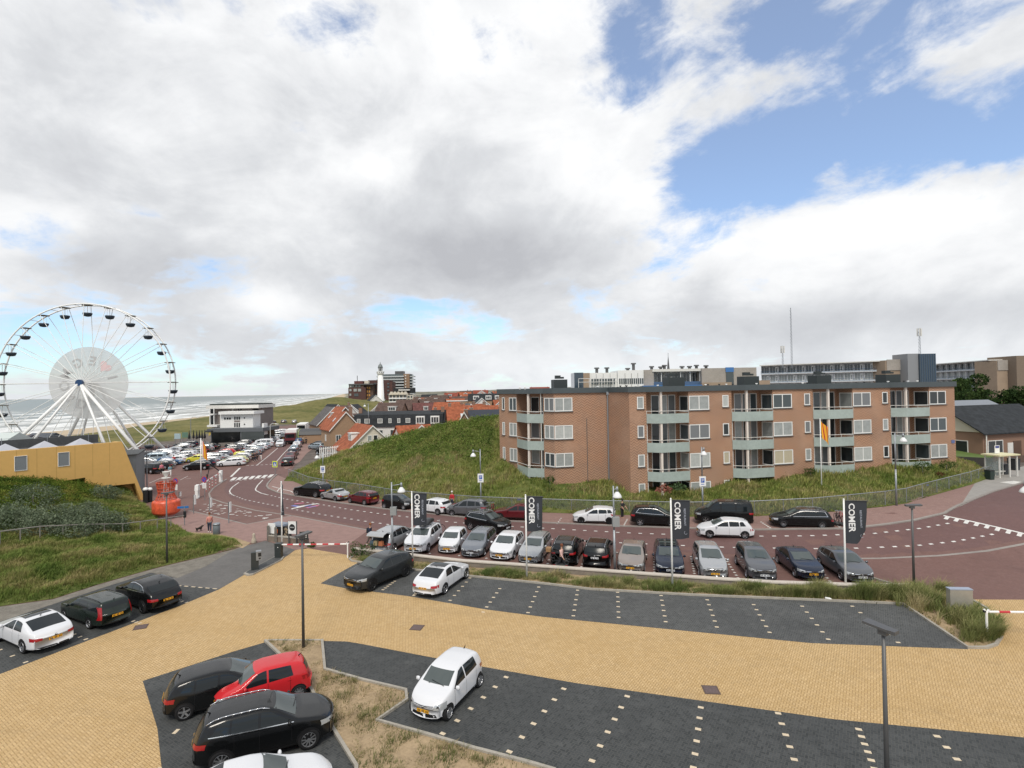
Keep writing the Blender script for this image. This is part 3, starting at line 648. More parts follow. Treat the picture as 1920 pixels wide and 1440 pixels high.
# side profiles in metres: roof line, waist line, side windows as (bottom front, top front, bottom rear, top rear), windscreen and rear window spans
T = {
 'city': dict(bulb=1, L=3.54, W=1.64, H=1.48, wb=2.42, fo=.585, r=.285, top=[(0, .60), (.05, .74), (.30, .90), (.72, 1.0), (.80, 1.02), (1.42, 1.40), (1.75, 1.475), (2.6, 1.47), (3.22, 1.40), (3.40, 1.16), (3.50, .86), (3.54, .6)],
 belt=[(0, .7), (.8, .90), (2.6, .97), (3.4, 1.0), (3.54, .8)], win=[(.98, 1.52, 1.83, 1.83), (1.90, 1.90, 2.80, 2.72)], ws=(.82, 1.42), rw=(3.43, 3.27), tum=.34),
 'hatch': dict(L=4.26, W=1.79, H=1.46, wb=2.62, fo=.86, r=.315, top=[(0, .60), (.06, .72), (.35, .85), (1.0, .97), (1.12, 1.0), (1.92, 1.40), (2.35, 1.46), (3.25, 1.43), (3.83, 1.33), (4.08, 1.06), (4.20, .88), (4.26, .6)],
 belt=[(0, .68), (1.1, .91), (2.6, .94), (3.9, 1.0), (4.26, .76)], win=[(1.32, 2.02, 2.30, 2.28), (2.38, 2.36, 3.12, 3.08), (3.18, 3.15, 3.62, 3.42)], ws=(1.14, 1.95), rw=(4.10, 3.86), tum=.36),
 'suv': dict(L=4.50, W=1.86, H=1.66, wb=2.68, fo=.90, r=.355, top=[(0, .78), (.06, .90), (.40, 1.03), (1.1, 1.14), (1.22, 1.17), (1.95, 1.58), (2.4, 1.66), (3.5, 1.64), (4.12, 1.53), (4.33, 1.20), (4.45, 1.0), (4.50, .7)],
 belt=[(0, .84), (1.1, 1.06), (2.6, 1.10), (4.1, 1.18), (4.5, .86)], win=[(1.42, 2.06, 2.40, 2.38), (2.48, 2.46, 3.28, 3.24), (3.34, 3.31, 3.88, 3.62)], ws=(1.24, 1.97), rw=(4.34, 4.14), tum=.38, low=.24),
 'bigsuv': dict(L=4.95, W=1.99, H=1.70, wb=2.97, fo=.90, r=.385, top=[(0, .80), (.06, .94), (.45, 1.06), (1.25, 1.15), (1.36, 1.18), (2.15, 1.60), (2.6, 1.70), (3.6, 1.66), (4.45, 1.50), (4.76, 1.20), (4.90, 1.0), (4.95, .7)],
 belt=[(0, .86), (1.2, 1.07), (2.8, 1.10), (4.5, 1.18), (4.95, .86)], win=[(1.56, 2.26, 2.66, 2.64), (2.74, 2.72, 3.62, 3.56), (3.68, 3.63, 4.26, 3.96)], ws=(1.38, 2.16), rw=(4.74, 4.46), tum=.40, low=.24),
 'estate': dict(L=4.70, W=1.80, H=1.47, wb=2.76, fo=.88, r=.315, top=[(0, .60), (.06, .72), (.38, .85), (1.15, .98), (1.26, 1.0), (2.05, 1.40), (2.5, 1.46), (3.6, 1.45), (4.28, 1.38), (4.52, 1.06), (4.64, .92), (4.70, .6)],
 belt=[(0, .68), (1.2, .90), (2.8, .93), (4.3, .98), (4.7, .78)], win=[(1.46, 2.14, 2.48, 2.46), (2.56, 2.54, 3.36, 3.32), (3.42, 3.38, 4.16, 3.98)], ws=(1.28, 2.06), rw=(4.52, 4.29), tum=.36),
 'box': dict(L=4.72, W=1.76, H=1.44, wb=2.66, fo=.94, r=.30, top=[(0, .62), (.06, .76), (.38, .86), (1.22, .95), (1.32, .97), (1.98, 1.36), (2.4, 1.43), (3.7, 1.44), (4.46, 1.42), (4.60, 1.08), (4.68, .92), (4.72, .6)],
 belt=[(0, .70), (1.2, .90), (2.8, .92), (4.4, .94), (4.72, .8)], win=[(1.50, 2.06, 2.44, 2.42), (2.52, 2.50, 3.30, 3.28), (3.38, 3.36, 4.36, 4.28)], ws=(1.34, 1.99), rw=(4.60, 4.47), tum=.30),
 'sedan': dict(L=4.82, W=1.86, H=1.44, wb=2.80, fo=.90, r=.335, top=[(0, .60), (.06, .72), (.40, .84), (1.25, .97), (1.36, 1.0), (2.25, 1.38), (2.65, 1.44), (3.2, 1.42), (4.25, 1.06), (4.55, 1.02), (4.74, .96), (4.82, .6)],
 belt=[(0, .68), (1.2, .90), (2.8, .94), (4.3, .97), (4.82, .78)], win=[(1.60, 2.34, 2.62, 2.60), (2.70, 2.68, 3.52, 3.34)], ws=(1.38, 2.26), rw=(4.18, 3.32), tum=.40),
 'coupe': dict(L=4.35, W=1.73, H=1.40, wb=2.71, fo=.78, r=.315, top=[(0, .58), (.06, .70), (.38, .83), (1.12, .93), (1.22, .96), (1.98, 1.33), (2.35, 1.40), (2.95, 1.39), (3.85, 1.08), (4.15, 1.02), (4.30, .92), (4.35, .6)],
 belt=[(0, .66), (1.2, .88), (2.8, .93), (4.0, .98), (4.35, .76)], win=[(1.42, 2.06, 2.74, 2.66), (2.82, 2.74, 3.26, 3.02)], ws=(1.24, 1.99), rw=(3.82, 3.02), tum=.38),
 'roadster': dict(L=4.0, W=1.72, H=1.28, wb=2.40, fo=.76, r=.305, top=[(0, .55), (.06, .66), (.38, .78), (1.30, .88), (1.40, .90), (2.0, 1.22), (2.3, 1.28), (2.7, 1.25), (3.05, .98), (3.7, .93), (3.93, .86), (4.0, .55)],
 belt=[(0, .62), (1.2, .82), (2.6, .86), (3.6, .86), (4.0, .70)], win=[(1.62, 2.08, 2.66, 2.56)], ws=(1.42, 2.01), rw=(3.03, 2.74), tum=.36),
 'mpv': dict(L=4.36, W=1.77, H=1.63, wb=2.70, fo=.82, r=.31, top=[(0, .68), (.06, .82), (.35, .98), (.82, 1.10), (.92, 1.14), (1.85, 1.55), (2.3, 1.63), (3.3, 1.60), (3.98, 1.50), (4.20, 1.18), (4.31, .95), (4.36, .65)],
 belt=[(0, .76), (1.0, 1.0), (2.6, 1.03), (4.0, 1.10), (4.36, .82)], win=[(.98, 1.46, 1.42, 1.56), (1.48, 1.96, 2.36, 2.34), (2.44, 2.42, 3.22, 3.18), (3.28, 3.24, 3.80, 3.60)], ws=(.94, 1.87), rw=(4.22, 4.0), tum=.34),
 'van': dict(L=4.89, W=1.90, H=1.97, wb=3.0, fo=.90, r=.335, top=[(0, .78), (.06, .95), (.35, 1.10), (.92, 1.26), (1.0, 1.30), (1.62, 1.84), (1.95, 1.94), (3.2, 1.97), (4.62, 1.94), (4.80, 1.72), (4.88, 1.1), (4.89, .6)],
 belt=[(0, .86), (.9, 1.12), (2.6, 1.18), (4.6, 1.18), (4.89, 1.0)], win=[(1.20, 1.66, 2.08, 2.06), (2.22, 2.22, 3.30, 3.30), (3.42, 3.42, 4.50, 4.46)], ws=(1.02, 1.64), rw=(4.84, 4.68), tum=.20),
}
def variant(base, **kw): d = dict(T[base]); d.update(kw); return d

class Car:
 """body surface with panels laid on it; x forward, origin on the ground midway between the axles"""
 def __init__(s, sp, fine=True):
  s.sp = sp; s.L, s.W = sp['L'], sp['W']; L, W = s.L, s.W
  s.x0 = sp['wb'] / 2 + sp['fo']
  s.top = fn(sp['top'], L); s.belt = fn(sp['belt'], L, .3)
  s.plan = fn([(0, .78), (.12, .88), (.35, .97), (.7, 1.0), (1.6, 1.0), (L - 1.0, 1.0), (L - .4, .955), (L - .1, .90), (L, .82)], L, .12)
  lo = sp.get('low', .19)
  s.under = fn([(0, lo + .05), (.3, lo + .01), (.8, lo), (L - .8, lo), (L - .25, lo + .05), (L, lo + .12)], L, .2)
  n = 46 if fine else 22
  q = (1 - np.cos(np.linspace(0, pi, n))) / 2; xs = (q * .6 + np.linspace(0, 1, n) * .4) * L
  rings = []
  for x in xs: rings.append(s.section(x, 2 if fine else 1))
  s.xs = xs
  mb = MB(); m = len(rings[0])
  for x, rg in zip(xs, rings):
   for (y, z) in rg: mb.v.append((s.x0 - s.shift(x, y, z), y, z))
   for (y, z) in rg[1:-1]: mb.v.append((s.x0 - s.shift(x, y, z), -y, z))
  st = 2 * m - 2
  def li(k, i): return k * st + i
  def ri(k, i): return k * st + (i if i in (0, m - 1) else m + i - 1)
  for k in range(n - 1):
   for i in range(m - 1):
    mb.f.append([li(k, i), li(k, i + 1), li(k + 1, i + 1), li(k + 1, i)]); mb.f.append([ri(k, i + 1), ri(k, i), ri(k + 1, i), ri(k + 1, i + 1)])
  for k in (0, n - 1):
   lp = [li(k, i) for i in range(m)] + [ri(k, i) for i in range(m - 2, 0, -1)]; mb.f.append(lp if k == 0 else lp[::-1])
  mb.f = [f[::-1] for f in mb.f]
  mb.mi = [0] * len(mb.f); mb.uv = [None] * len(mb.f)
  s.body = mb; s.bvh = BVHTree.FromPolygons([Vector(v) for v in mb.v], mb.f)
 def section(s, x, it):
  zt = float(s.top(x)); z0 = float(s.under(x)); zb = min(float(s.belt(x)), zt - .05); w = float(s.plan(x)) * s.W / 2
  h = zt - zb; tum = s.sp['tum'] * h; ws = w * .972
  pts = [(0, z0), (w * .82, z0), (w * .955, z0 + .03), (w * .985, z0 + .16 * (zb - z0)), (w, z0 + .5 * (zb - z0)), (w * .998, z0 + .80 * (zb - z0)), (ws, zb)]
  pts += [(ws - .50 * tum, zb + .50 * h), (ws - .90 * tum - .01, zb + .85 * h), (ws - tum - .10 * w, zb + .965 * h), (max(.05, (ws - tum)) * .55, zt - .004), (0, zt)]
  for _ in range(it):
   q = [pts[0]]
   for a, b in zip(pts[:-1], pts[1:]):
    q += [(a[0] * .75 + b[0] * .25, a[1] * .75 + b[1] * .25), (a[0] * .25 + b[0] * .75, a[1] * .25 + b[1] * .75)]
   q.append(pts[-1]); pts = q
  pts[0] = (0, pts[0][1]); pts[-1] = (0, pts[-1][1])
  return pts
 def shift(s, x, y, z):
  k = (2 * y / s.W) ** 2; L = s.L
  f = .19 * max(0, 1 - x / .9) + .10 * max(0, min(1, (L * .5 - x) / (L * .25)))
  b = .16 * max(0, 1 - (L - x) / .9) + .05 * max(0, min(1, (x - L * .6) / (L * .25)))
  return x + k * (f - b)
 def cast(s, view, a, b, off):
  if view in 'LR':
   sg = 1 if view == 'L' else -1; o = Vector((s.x0 - a, sg * 3, b)); d = Vector((0, -sg, 0))
  elif view == 'F': o = Vector((6, a, b)); d = Vector((-1, 0, 0))
  elif view == 'B': o = Vector((-6, a, b)); d = Vector((1, 0, 0))
  else: o = Vector((s.x0 - a, b, 4)); d = Vector((0, 0, -1))
  h = s.bvh.ray_cast(o, d)
  if h[0] is None:
   h = s.bvh.find_nearest(o + d * (o.length - .3) if view in 'FB' else o + d * 2)
   if h[0] is None: return o
  n = h[1]
  if n.dot(d) > 0: n = -n
  return h[0] + n * off
 def patch(s, mb, view, lo, hi, nx=8, ny=4, off=.006, mi=0):
  """lo/hi: two rails (lists of points) in that view; the patch between them lies on the body"""
  def rail(pts, f):
   if len(pts) == 1: return pts[0]
   g = f * (len(pts) - 1); i = min(int(g), len(pts) - 2); g -= i
   return (pts[i][0] * (1 - g) + pts[i + 1][0] * g, pts[i][1] * (1 - g) + pts[i + 1][1] * g)
  vs = []
  for j in range(ny + 1):
   for i in range(nx + 1):
    a = rail(lo, i / nx); b = rail(hi, i / nx); f = j / ny
    vs.append(s.cast(view, a[0] * (1 - f) + b[0] * f, a[1] * (1 - f) + b[1] * f, off))
  fs = [(j * (nx + 1) + i, j * (nx + 1) + i + 1, (j + 1) * (nx + 1) + i + 1, (j + 1) * (nx + 1) + i) for j in range(ny) for i in range(nx)]
  mb.add(vs, fs, mi); return mb
 def disc(s, mb, view, cx, cz, r, off, mi=0, n=20, zmin=.0):
  vs = [s.cast(view, cx, max(cz, zmin), off)]
  for k in (.5, 1.0):
   vs += [s.cast(view, cx + k * r * cos(2 * pi * i / n), max(zmin, cz + k * r * sin(2 * pi * i / n)), off) for i in range(n)]
  fs = [(0, 1 + i, 1 + (i + 1) % n) for i in range(n)] + [(1 + i, 1 + n + i, 1 + n + (i + 1) % n, 1 + (i + 1) % n) for i in range(n)]
  mb.add(vs, fs, mi)
 def halfw(s, x, z):
  p = s.section(x, 2); q = [a for a in p if a[1] >= z - .02 and a[0] > 0]
  return q[0][0] if q else .3

WHEELS = {}
def wheel_meshes(r, style):
 if (r, style) in WHEELS: return WHEELS[(r, style)]
 a = MB(); a.lathe((0, 0, 0), [(r * .66, -.105), (r * .93, -.105), (r, -.075), (r, .07), (r * .95, .10), (r * .70, .108), (r * .66, .095)], 24, 'y', 0, False)
 b = MB(); b.lathe((0, 0, 0), [(r * .70, .085), (r * .66, .112), (r * .61, .070)], 24, 'y', 1, False)
 b.lathe((0, 0, 0), [(r * .62, -.05), (r * .62, .062)], 20, 'y', 0)
 n = {'five': 5, 'ten': 10, 'multi': 14, 'cap': 9}.get(style, 7)
 wd = {'five': .22, 'ten': .12, 'multi': .07, 'cap': .22}.get(style, .15) * r
 for k in range(n):
  t_ = 2 * pi * k / n; c_, s_ = cos(t_), sin(t_); vs = []
  for (u, v, yy) in [(.08, -wd, .085), (.64, -wd * .8, .108), (.64, wd * .8, .108), (.08, wd, .085)]:
   u = u * r; v = v * .5
   vs.append((u * c_ - v * s_, yy, u * s_ + v * c_))
  b.add(vs + [(x, y - .04, z) for x, y, z in vs], [(0, 1, 2, 3), (0, 4, 5, 1), (3, 2, 6, 7), (1, 5, 6, 2)], 1)
 b.lathe((0, 0, 0), [(r * .15, .06), (r * .15, .095), (r * .06, .10)], 10, 'y', 1)
 ring = darkalloy if style.startswith('dark') else alloy
 if style == 'black': ring = trim
 WHEELS[(r, style)] = (a.mesh('tyre', rubber, True), b.mesh('rim', [trim, ring]))
 for me_ in WHEELS[(r, style)]:
  bm = bmesh.new(); bm.from_mesh(me_); bmesh.ops.recalc_face_normals(bm, faces=bm.faces); bm.to_mesh(me_); bm.free()
 return WHEELS[(r, style)]

def make_car(sp, col, name='parked_car', label=None, loc=(0, 0, 0), rz=0.0, rim='seven', plate='y', plates='FB', rails=None, chrome_line=False, roofglass=False, far=False, group=None,
             boot_open=False, badge=False, text=None, windows=None, seams=True, spoiler=False, topcol=None):
 c = Car(sp, not far); L, W, r, wb = c.L, c.W, sp['r'], sp['wb']; pm = PAINT[col]
 P_ = {}
 def part(nm, mats, smooth=True):
  mb = MB(); P_.setdefault(nm, []).append((mb, mats, smooth)); return mb
 body = c.body
 for k in (0, 1):
  for sd in 'LR':
   for xw in (sp['fo'], sp['fo'] + wb): 
    if k == 0: c.disc(body, sd, xw, r + .015, r * 1.13, .004, 1, 20 if not far else 10, c.under(xw) + .03)
 body.uv += [None] * (len(body.f) - len(body.uv))
 nx, ny = (9, 5) if not far else (3, 2)
 # bumper, grille
 zt0 = float(c.top(.05)); lo = sp.get('low', .19)
 if not far:
  c.patch(body, 'F', [(-W * .34, lo + .07), (W * .34, lo + .07)], [(-W * .30, lo + .19), (W * .30, lo + .19)], 8, 2, .006, 1)
  c.patch(body, 'B', [(-W * .40, lo + .06), (W * .40, lo + .06)], [(-W * .38, lo + .17), (W * .38, lo + .17)], 8, 2, .006, 1)
  g = part('grille', [trim, chrome] if not sp.get('bulb') else [pm, trim], False); gz = zt0 - .12 if sp['H'] < 1.58 else zt0 - .19; gh = .10 if sp['H'] < 1.58 else .20
  c.patch(g, 'F', [(-W * .25, gz), (W * .25, gz)], [(-W * .28, gz + gh), (W * .28, gz + gh)], 8, 2, .008, 0)
  for f in (.3, .7): c.patch(g, 'F', [(-W * .25, gz + gh * f), (W * .25, gz + gh * f)], [(-W * .25, gz + gh * f + .014), (W * .25, gz + gh * f + .014)], 8, 1, .014, 1)
  if seams:
   for sd in 'LR':
    for xd in (sp['win'][0][0] + .02, sp['win'][0][2] + .04, min(sp['win'][min(1, len(sp['win']) - 1)][2] + .03, sp['fo'] + wb - r - .02)):
     c.patch(body, sd, [(xd, lo + .16)], [(xd, c.belt(xd) + .01)], 1, 6, .003, 1) if False else c.patch(body, sd, [(xd - .006, lo + .16), (xd + .006, lo + .16)], [(xd - .006, c.belt(xd)), (xd + .006, c.belt(xd))], 1, 6, .003, 1)
    c.patch(body, sd, [(sp['fo'] + r + .08, lo + .06), (sp['fo'] + wb - r - .08, lo + .06)], [(sp['fo'] + r + .08, lo + .13), (sp['fo'] + wb - r - .08, lo + .13)], 8, 1, .004, 1)
    for xd in [w_[2] - .24 for w_ in sp['win'][:2]]:
     h = part('door_handle', pm); c.patch(h, sd, [(xd, c.belt(xd) - .10), (xd + .17, c.belt(xd) - .095)], [(xd, c.belt(xd) - .075), (xd + .17, c.belt(xd) - .07)], 3, 1, .02)
 else:
  c.patch(body, 'F', [(-W * .3, lo + .1), (W * .3, lo + .1)], [(-W * .3, lo + .3), (W * .3, lo + .3)], 2, 1, .008, 1)
 # glass
 def z_top(x): return float(c.top(x)) - .085 - .02 * (sp['H'] > 1.6)
 wins = windows or sp['win']
 for sd in 'LR':
  for (b0, t0, b1, t1) in wins:
   g = part('side_window', glass)
   bl = [(b0 + (b1 - b0) * k / 6, float(c.belt(b0 + (b1 - b0) * k / 6)) + .035) for k in range(7)]
   tl = [(t0 + (t1 - t0) * k / 6, z_top(t0 + (t1 - t0) * k / 6)) for k in range(7)]
   c.patch(g, sd, bl, tl, nx, ny, .005)
  if chrome_line:
   b0, b1 = wins[0][0] - .05, wins[-1][2] + .06; g = part('window_trim', chrome)
   zz = lambda x: float(c.belt(x)) + .012
   c.patch(g, sd, [(b0 + (b1 - b0) * k / 8, zz(b0 + (b1 - b0) * k / 8)) for k in range(9)], [(b0 + (b1 - b0) * k / 8, zz(b0 + (b1 - b0) * k / 8) + .024) for k in range(9)], 16, 1, .010)
   if chrome_line == 'full':
    t0, t1 = wins[0][1] - .02, wins[-1][3] + .03
    c.patch(g, sd, [(t0 + (t1 - t0) * k / 8, z_top(t0 + (t1 - t0) * k / 8)) for k in range(9)], [(t0 + (t1 - t0) * k / 8, z_top(t0 + (t1 - t0) * k / 8) + .02) for k in range(9)], 14, 1, .010)
    c.patch(g, sd, [(b1 - .03, zz(b1)), (b1, zz(b1))], [(t1 - .02, z_top(t1) + .02), (t1 + .02, z_top(t1) + .02)], 1, 6, .010)
 for nm, vw, (xb, xt) in (('windscreen', 'F', sp['ws']), ('rear_window', 'B', sp['rw'])):
  if nm == 'rear_window' and boot_open: continue
  zb_, zt_ = float(c.top(xb)) + .015, float(c.top(xt)) - .02
  if abs(zt_ - zb_) < .12: continue
  wb_, wt_ = c.halfw(xb, zb_) * .90, c.halfw(xt, zt_ - .05) * .86
  wb_ = max(wb_, W * .36); wt_ = min(max(wt_, W * .28), W * .40)
  if nm == 'rear_window' and sp['rw'][0] - sp['rw'][1] < .4: wb_ = min(wb_, W * .40)
  g = part(nm, wsglass if nm == 'windscreen' else reglass)
  if xb - xt > .6 or (nm == 'windscreen' and False):  # a shallow slope is laid on from above
   c.patch(g, 'T', [(xb, -wb_), (xb, wb_)], [(xt, -wt_), (xt, wt_)], 10, 6, .006)
  else: c.patch(g, vw, [(-wb_, zb_), (wb_, zb_)], [(-wt_, zt_), (wt_, zt_)], 10 if not far else 4, 6 if not far else 2, .006)
 if roofglass:
  g = part('roof_window', glass); xa, xb = sp['ws'][1] + .12, sp['ws'][1] + (1.0 if roofglass is True else roofglass)
  c.patch(g, 'T', [(xa, -W * .29), (xa, W * .29)], [(xb, -W * .29), (xb, W * .29)], 6, 4, .006)
 # lamps and plates
 hz = zt0 - .09 if sp['H'] < 1.58 else zt0 - .12
 for sg in (1, -1):
  g = part('headlight', lampglass); hl = .05 if sp.get('bulb') else 0; c.patch(g, 'F', [(sg * W * .25, hz - .02 - hl), (sg * W * .47, hz - .02 - hl * 1.6)], [(sg * W * .28, hz + .085), (sg * W * .465, hz + .15)], 6, 3, .008)
  if not far:
   c.patch(g, 'F', [(sg * W * .33, hz + .005), (sg * W * .37, hz + .005)], [(sg * W * .33, hz + .055), (sg * W * .37, hz + .055)], 2, 2, .014); g.mi[-4:] = [1] * 4; P_['headlight'][-1] = (g, [lampglass, trim], True)
  tz = float(c.belt(L - .25)) - .20
  if boot_open: tz -= .02
  g = part('tail_light', redlamp)
  if sp.get('tall_lamp'): c.patch(g, 'B', [(sg * W * .395, tz - .12), (sg * W * .465, tz - .12)], [(sg * W * .36, tz + .50), (sg * W * .42, tz + .50)], 3, 7, .010)
  else: c.patch(g, 'B', [(sg * W * .27, tz), (sg * W * .468, tz - .01)], [(sg * W * .27, tz + .11), (sg * W * .468, tz + .15)], 6, 3, .010)
 pmats = [plate_y if plate == 'y' else plate_w, ink]
 for vw, z in (('F', lo + .22), ('B', (float(c.belt(L - .2)) - .26) if sp['H'] > 1.3 else lo + .3)):
  if vw not in plates: continue
  p = c.cast(vw, 0, z + .055, .008); sgn = 1 if vw == 'F' else -1; g = part('number_plate', pmats, False)
  g.box((p.x, 0, z + .055), (.01, .52, .115))
  if not far:
   for k in range(8):
    if k in (2, 5): continue
    g.box((p.x + sgn * .006, (-.20 + k * .058) * sgn, z + .055), (.004, .034, .07), 0, 1)
 for sg in (1, -1):
  xm = sp['win'][0][0] + .10; zm = float(c.belt(xm)) + .07; ym = c.halfw(xm, zm - .05)
  if not far:
   g = part('wing_mirror', [pm, trim]); q = []
   g.lathe((c.x0 - xm + .02, sg * (ym + .12), zm), [(.02, -.09), (.085, -.07), (.10, 0), (.085, .06), (.02, .08)], 10, 'y'); g.tube((c.x0 - xm + .02, sg * (ym - .03), zm - .06), (c.x0 - xm + .02, sg * (ym + .06), zm - .03), .022, .022, 6, 1)
   o = len(g.v)
   g.v = [(c.x0 - xm + .02 + (x - (c.x0 - xm + .02)) * .62, y, zm + (z - zm) * .85) for x, y, z in g.v]
 if rails:
  for sg in (1, -1):
   g = part('roof_rail', rails); xa, xb = sp['ws'][1] + .15, sp['rw'][1] - .12; pts = []
   for k in range(9):
    x = xa + (xb - xa) * k / 8; p = c.cast('T', x, sg * W * .335, 0); pts.append((p.x, p.y, p.z + (.045 if 0 < k < 8 else .005)))
   g.path(pts, .018, 6)
 if not far:
  g = part('aerial', trim); xa = sp['rw'][1] - .18 if sp['rw'][0] - sp['rw'][1] < .6 else sp['ws'][1] + .9
  p = c.cast('T', xa, 0, 0); g.tube(p, (p.x - .14, 0, p.z + .10), .028, .006, 6)
  for sg in (.5, -.25):
   g = part('wiper', trim); xq = sp['ws'][0] + .03
   p, q = c.cast('T', xq, sg * W * .5, .02), c.cast('T', xq + .10, sg * W * .5 - W * .36, .025); g.tube(p, q, .010, .010, 4)
  if badge:
   for vw, zb_ in (('F', zt0 - .085), ('B', float(c.belt(L - .2)) - .06)):
    p = c.cast(vw, 0, zb_, .012); g = part('badge', [chrome, trim]); sx_ = 1 if vw == 'F' else -1
    g.lathe((p.x, 0, zb_), [(.055, -.01), (.055, .01)], 16, 'x'); g.lathe((p.x + .004 * sx_, 0, zb_), [(.042, -.01), (.042, .01)], 14, 'x', 1)
    for (ya, za, yb, zb2) in [(-.035, .025, 0, -.035), (.035, .025, 0, -.035), (-.02, .035, .0, .0), (.02, .035, 0, 0)]:
     g.tube((p.x + .012 * sx_, ya, zb_ + za), (p.x + .012 * sx_, yb, zb_ + zb2), .006, .006, 4, 0)
 if far:
  allm, mb = [], MB()
  def mi_of(m):
   if m not in allm: allm.append(m)
   return allm.index(m)
  def merge(src, mats):
   o = len(mb.v); mb.v += list(src.v)
   for f, k in zip(src.f, src.mi): mb.f.append([i + o for i in f]); mb.mi.append(mi_of(mats[k] if isinstance(mats, (list, tuple)) else mats)); mb.uv.append(None)
  merge(body, [pm, trim])
  for nm, lst in P_.items():
   for (g, mats, sm_) in lst: merge(g, mats)
  for sg in (1, -1):
   for xw in (sp['fo'], sp['fo'] + wb):
    g = MB(); g.lathe((c.x0 - xw, sg * (W / 2 - .085), r), [(r, -.1), (r, .1)], 14, 'y', 0); g.lathe((c.x0 - xw, sg * (W / 2 + .018), r), [(r * .66, -.006), (r * .60, .006)], 12, 'y', 1); merge(g, [rubber, alloy])
  return mb.mesh(name, allm, True)
 root = thing(name, label, 'car', loc, rz, group)
 body.build('body', [pm, trim], root, True)
 for nm, lst in P_.items():
  for (g, mats, sm_) in lst: g.build(nm, mats, root, sm_)
 ty, rm = wheel_meshes(r, rim)
 for sg in (1, -1):
  for xw in (sp['fo'], sp['fo'] + wb):
   wo = obj('wheel', ty, root); wo.location = (c.x0 - xw, sg * (W / 2 - .104), r); wo.rotation_euler = (0, R.uniform(0, 3), 0 if sg > 0 else pi)
   obj('rim', rm, wo)
 root['_'] = 0; del root['_']
 return root, c

def place(sp, fpx, rpx, side, z=0.0):
 """two wheel contacts on the visible side -> position and heading"""
 f, r_ = G(*fpx, z), G(*rpx, z); d = (f - r_); d.z = 0; d.normalize(); left = Vector((-d.y, d.x, 0)); sg = 1 if side == 'L' else -1
 mid = (f + r_) / 2 - left * sg * (sp['W'] / 2 - .09)
 return (mid.x, mid.y, (f.z + r_.z) / 2), atan2(d.y, d.x)
def placed(sp, one, which, side, head, z=0.0):
 """one wheel contact and a known heading"""
 p = G(*one, z); d = Vector((cos(head), sin(head), 0)); left = Vector((-d.y, d.x, 0)); sg = 1 if side == 'L' else -1
 mid = p - d * (sp['wb'] / 2) * (1 if which == 'F' else -1) - left * sg * (sp['W'] / 2 - .09)
 return (mid.x, mid.y, z), head
# ------------------------------------------------------------------ the cars one can tell apart
def hd(a, b): p, q = G(*a), G(*b); return atan2((q - p).y, (q - p).x)
V = variant
cc = V('sedan', L=4.79, H=1.42, W=1.855)
v70 = V('box', tall_lamp=True)
mac = V('suv', L=4.68, W=1.92, H=1.62, wb=2.81, r=.37, top=[(0, .76), (.06, .88), (.4, 1.0), (1.2, 1.10), (1.32, 1.13), (2.05, 1.53), (2.5, 1.62), (3.2, 1.58), (3.85, 1.44), (4.40, 1.14), (4.6, 1.0), (4.68, .7)], rw=(4.36, 3.80), win=[(1.5, 2.15, 2.5, 2.48), (2.56, 2.54, 3.3, 3.22), (3.36, 3.3, 3.85, 3.5)])
h1 = hd((48, 1242), (0, 1218.6))
CARS = []
def car(sp, pos, col, label, **kw):
 if isinstance(sp, str): sp = T[sp]
 kw.setdefault('group', None)
 o, c = make_car(sp, col, label=label, loc=pos[0], rz=pos[1], **kw); CARS.append((label, o, c, sp)); return o, c
# left bays of the car park
car(cc, placed(cc, (45, 1225), 'R', 'L', h1), 'white', 'white four door coupe with dark roof glass, cut off by the left photo edge', plates='B', roofglass=.75, badge=True, rim='multi')
car(v70, placed(v70, (169, 1179), 'R', 'L', h1), 'green', 'black old estate car with tall upright red tail lights beside the white coupe', plates='B', rim='five', rails=trim)
car(mac, placed(mac, (269, 1150), 'R', 'L', h1 - .05), 'black', 'black sporty off-roader with chrome window frames at the end of the left bays', name='parked_car', plates='B', chrome_line='full', rim='dark')
# bottom left bay
suv2 = V('suv', L=4.48, W=1.85, wb=2.67, H=1.66, r=.36)
h2 = hd((400, 1452), (579, 1404))
car(suv2, placed(suv2, (579, 1404), 'F', 'R', h2), 'black', 'shiny black off-roader with silver roof rails, between the red car and a white car', rails=chrome, chrome_line=True, rim='ten', plates='B')
golf = V('hatch', L=4.27, W=1.80, wb=2.63)
car(golf, placed(golf, (346, 1350), 'R', 'R', h2 + .06), 'black', 'black hatchback with five spoke wheel parked behind the red hatchback', rim='five', plates='B')
pic = V('city', L=3.60, W=1.60, H=1.50, wb=2.37, fo=.62)
car(pic, placed(pic, (560, 1310), 'R', 'L', h2 + pi + .10), 'red', 'small bright red hatchback wedged between two black cars', rim='cap', plates='F')
wcoupe = V('coupe', L=4.5, W=1.80, H=1.40)
pw = G(470, 1506); car(wcoupe, ((pw.x + .35, pw.y - .35, 0), h2), 'white', 'white coupe of which only the roof and bonnet show at the bottom edge', rim='ten', plates='')
# on its own in the near bays, and two in the far bays
up = T['city']
up_o, up_c = car(up, place(up, (839, 1350), (898, 1287), 'L'), 'white', 'small white city car alone in the near charcoal bays', rim='cap', badge=True, plates='FB')
q8 = T['bigsuv']; car(q8, place(q8, (700, 1107), (757, 1082.5), 'L'), 'darkgrey', 'matt dark grey coupe off-roader with its nose at the yellow drive', rim='darkfive', plates='F')
sup = V('sedan', L=4.86, wb=2.84); car(sup, place(sup, (871.5, 1086), (834.6, 1113), 'R'), 'white', 'white fastback saloon parked tail out beside the dark grey off-roader', rim='multi', plates='B', roofglass=True, badge=False)
